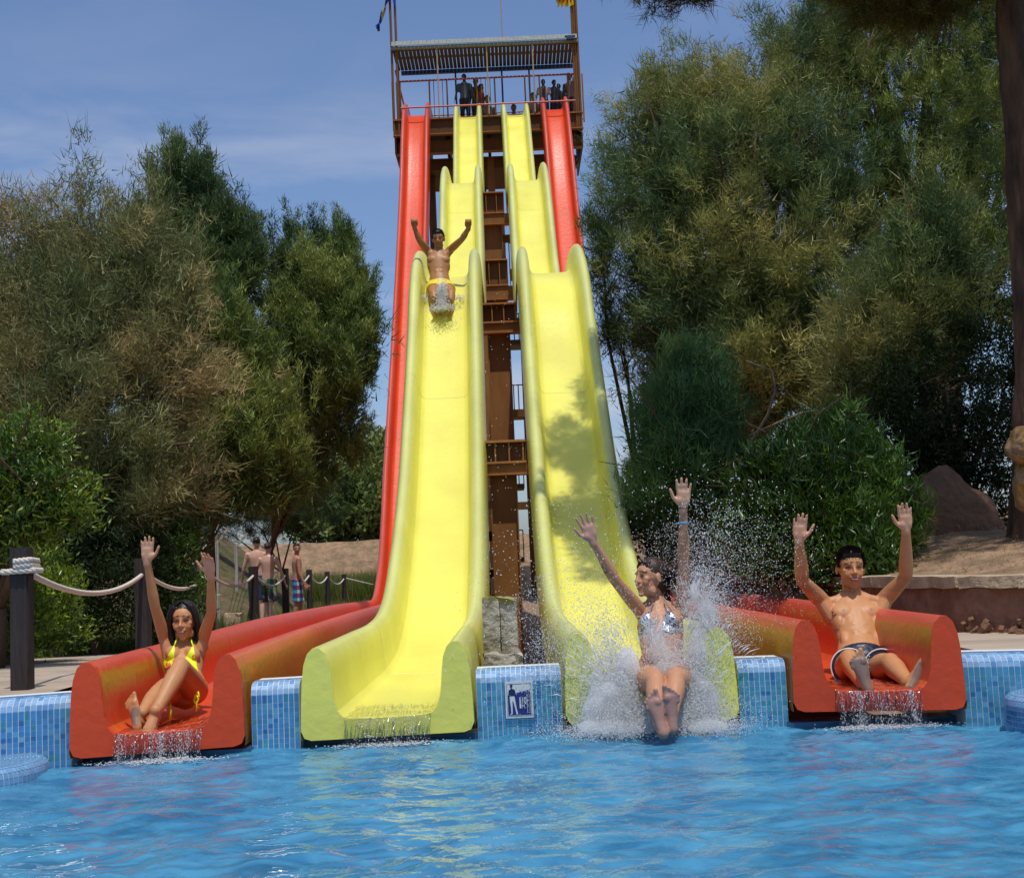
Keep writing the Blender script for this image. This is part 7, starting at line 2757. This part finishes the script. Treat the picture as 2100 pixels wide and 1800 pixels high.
# falling sheets over the three open lips
def veil_material():
    m = bpy.data.materials.new('water_veil')
    m.use_nodes = True
    t = m.node_tree
    for n_ in list(t.nodes): t.nodes.remove(n_)
    o = t.nodes.new('ShaderNodeOutputMaterial')
    g = t.nodes.new('ShaderNodeBsdfGlossy')
    g.inputs['Roughness'].default_value = .12
    g.inputs['Color'].default_value = (.95, .97, 1, 1)
    tr = t.nodes.new('ShaderNodeBsdfTransparent')
    tr.inputs[0].default_value = (.96, .98, 1, 1)
    lw = t.nodes.new('ShaderNodeFresnel')
    lw.inputs[0].default_value = 1.45
    ms = t.nodes.new('ShaderNodeMixShader')
    t.links.new(lw.outputs[0], ms.inputs[0])
    t.links.new(tr.outputs[0], ms.inputs[1]); t.links.new(g.outputs[0], ms.inputs[2]); t.links.new(ms.outputs[0], o.inputs[0])
    return m


M['veil'] = veil_material()


def veil(key, label, wide=1.0):
    xa, xb, d0, xc, zb, xf = EX[key]
    root = empty('water_veil', (xc, d0, 0), label, 'running water')
    w_ = .20 * wide
    nx, ny = 150, 44
    rn = np.random.default_rng(hash(key) % 1000 if False else {'RL': 3, 'YL': 5, 'RR': 8}[key])
    xs_ = np.linspace(xc - w_, xc + w_, nx)
    sh = mk_shear(xc)
    col = rn.random((ny, nx))
    V = []
    ph = np.cumsum(rn.normal(size=nx)) * .6
    for j in range(ny):
        t = j / (ny - 1)
        for i, x in enumerate(xs_):
            if t < .45:      # running over the bed
                y = d0 + .55 * (1 - t / .45) ** 1.2 - .012; z = zb + .104 + .004 * math.sin(ph[i] + t * 30) + .004 * rn.random()
                y -= 0
            else:
                s = (t - .45) / .55
                y = d0 - .014 - .050 * s ** .6; z = zb + .106 - (zb + .10) * s ** 1.15
                y += .007 * math.sin(ph[i] * 2.2 + s * 7) + .004 * math.sin(i * .9 + s * 16) + .003 * rn.random()
            V.append((x, y + sh(x, d0), z))
    i_ = np.arange(ny - 1)[:, None] * nx + np.arange(nx - 1)[None, :]
    F4 = np.stack([i_, i_ + nx, i_ + nx + 1, i_ + 1], -1).reshape(-1, 4)
    link('sheet', big_mesh('sheet', np.array(V), F4), M['veil'], root, smooth=True)
    # bright broken beads and threads in the fall
    n = 1500 if key != 'YL' else 420
    k = rn.integers(0, 26, n)
    cx = xc + (rn.random(26) * 2 - 1) * w_ * .95
    x = cx[k] + rn.normal(size=n) * .008
    s = rn.random(n)
    y = d0 - .022 - .05 * s ** .6 + rn.normal(size=n) * .006 + np.array([sh(a, d0) for a in x])
    z = zb + .10 - (zb + .095) * s
    c = np.stack([x, y, z], 1)
    st = np.stack([rn.uniform(.5, 1, n), np.ones(n) * .7, rn.uniform(1.2, 4.2, n)], 1)
    v, f = drops(c, rn.uniform(.0009, .0022, n), 'oct', st)
    o = link('beads', big_mesh('beads', v, f), M['foam'] if key == 'YL' else M['droplet'], root); o['kind'] = 'stuff'
    # froth where it meets the pool
    n = 1500 if key != 'YL' else 700
    c = np.stack([xc + rn.normal(size=n) * w_ * .6, d0 - .09 + rn.normal(size=n) * .035 + sh(xc, d0), np.abs(rn.normal(size=n)) * .006 + .003], 1)
    v, f = drops(c, rn.uniform(.0012, .0035, n), 'tet', rn.uniform(.8, 2.4, (n, 3)) * np.array([1.3, 1, .5]))
    o = link('froth', big_mesh('froth', v, f), M['foam'], root); o['kind'] = 'stuff'


veil('RL', 'glittering water spilling over the lip of the left red slide')
veil('YL', 'clear water curtain falling from the lip of the left yellow slide', 1.08)
veil('RR', 'glittering water spilling over the lip of the right red slide')
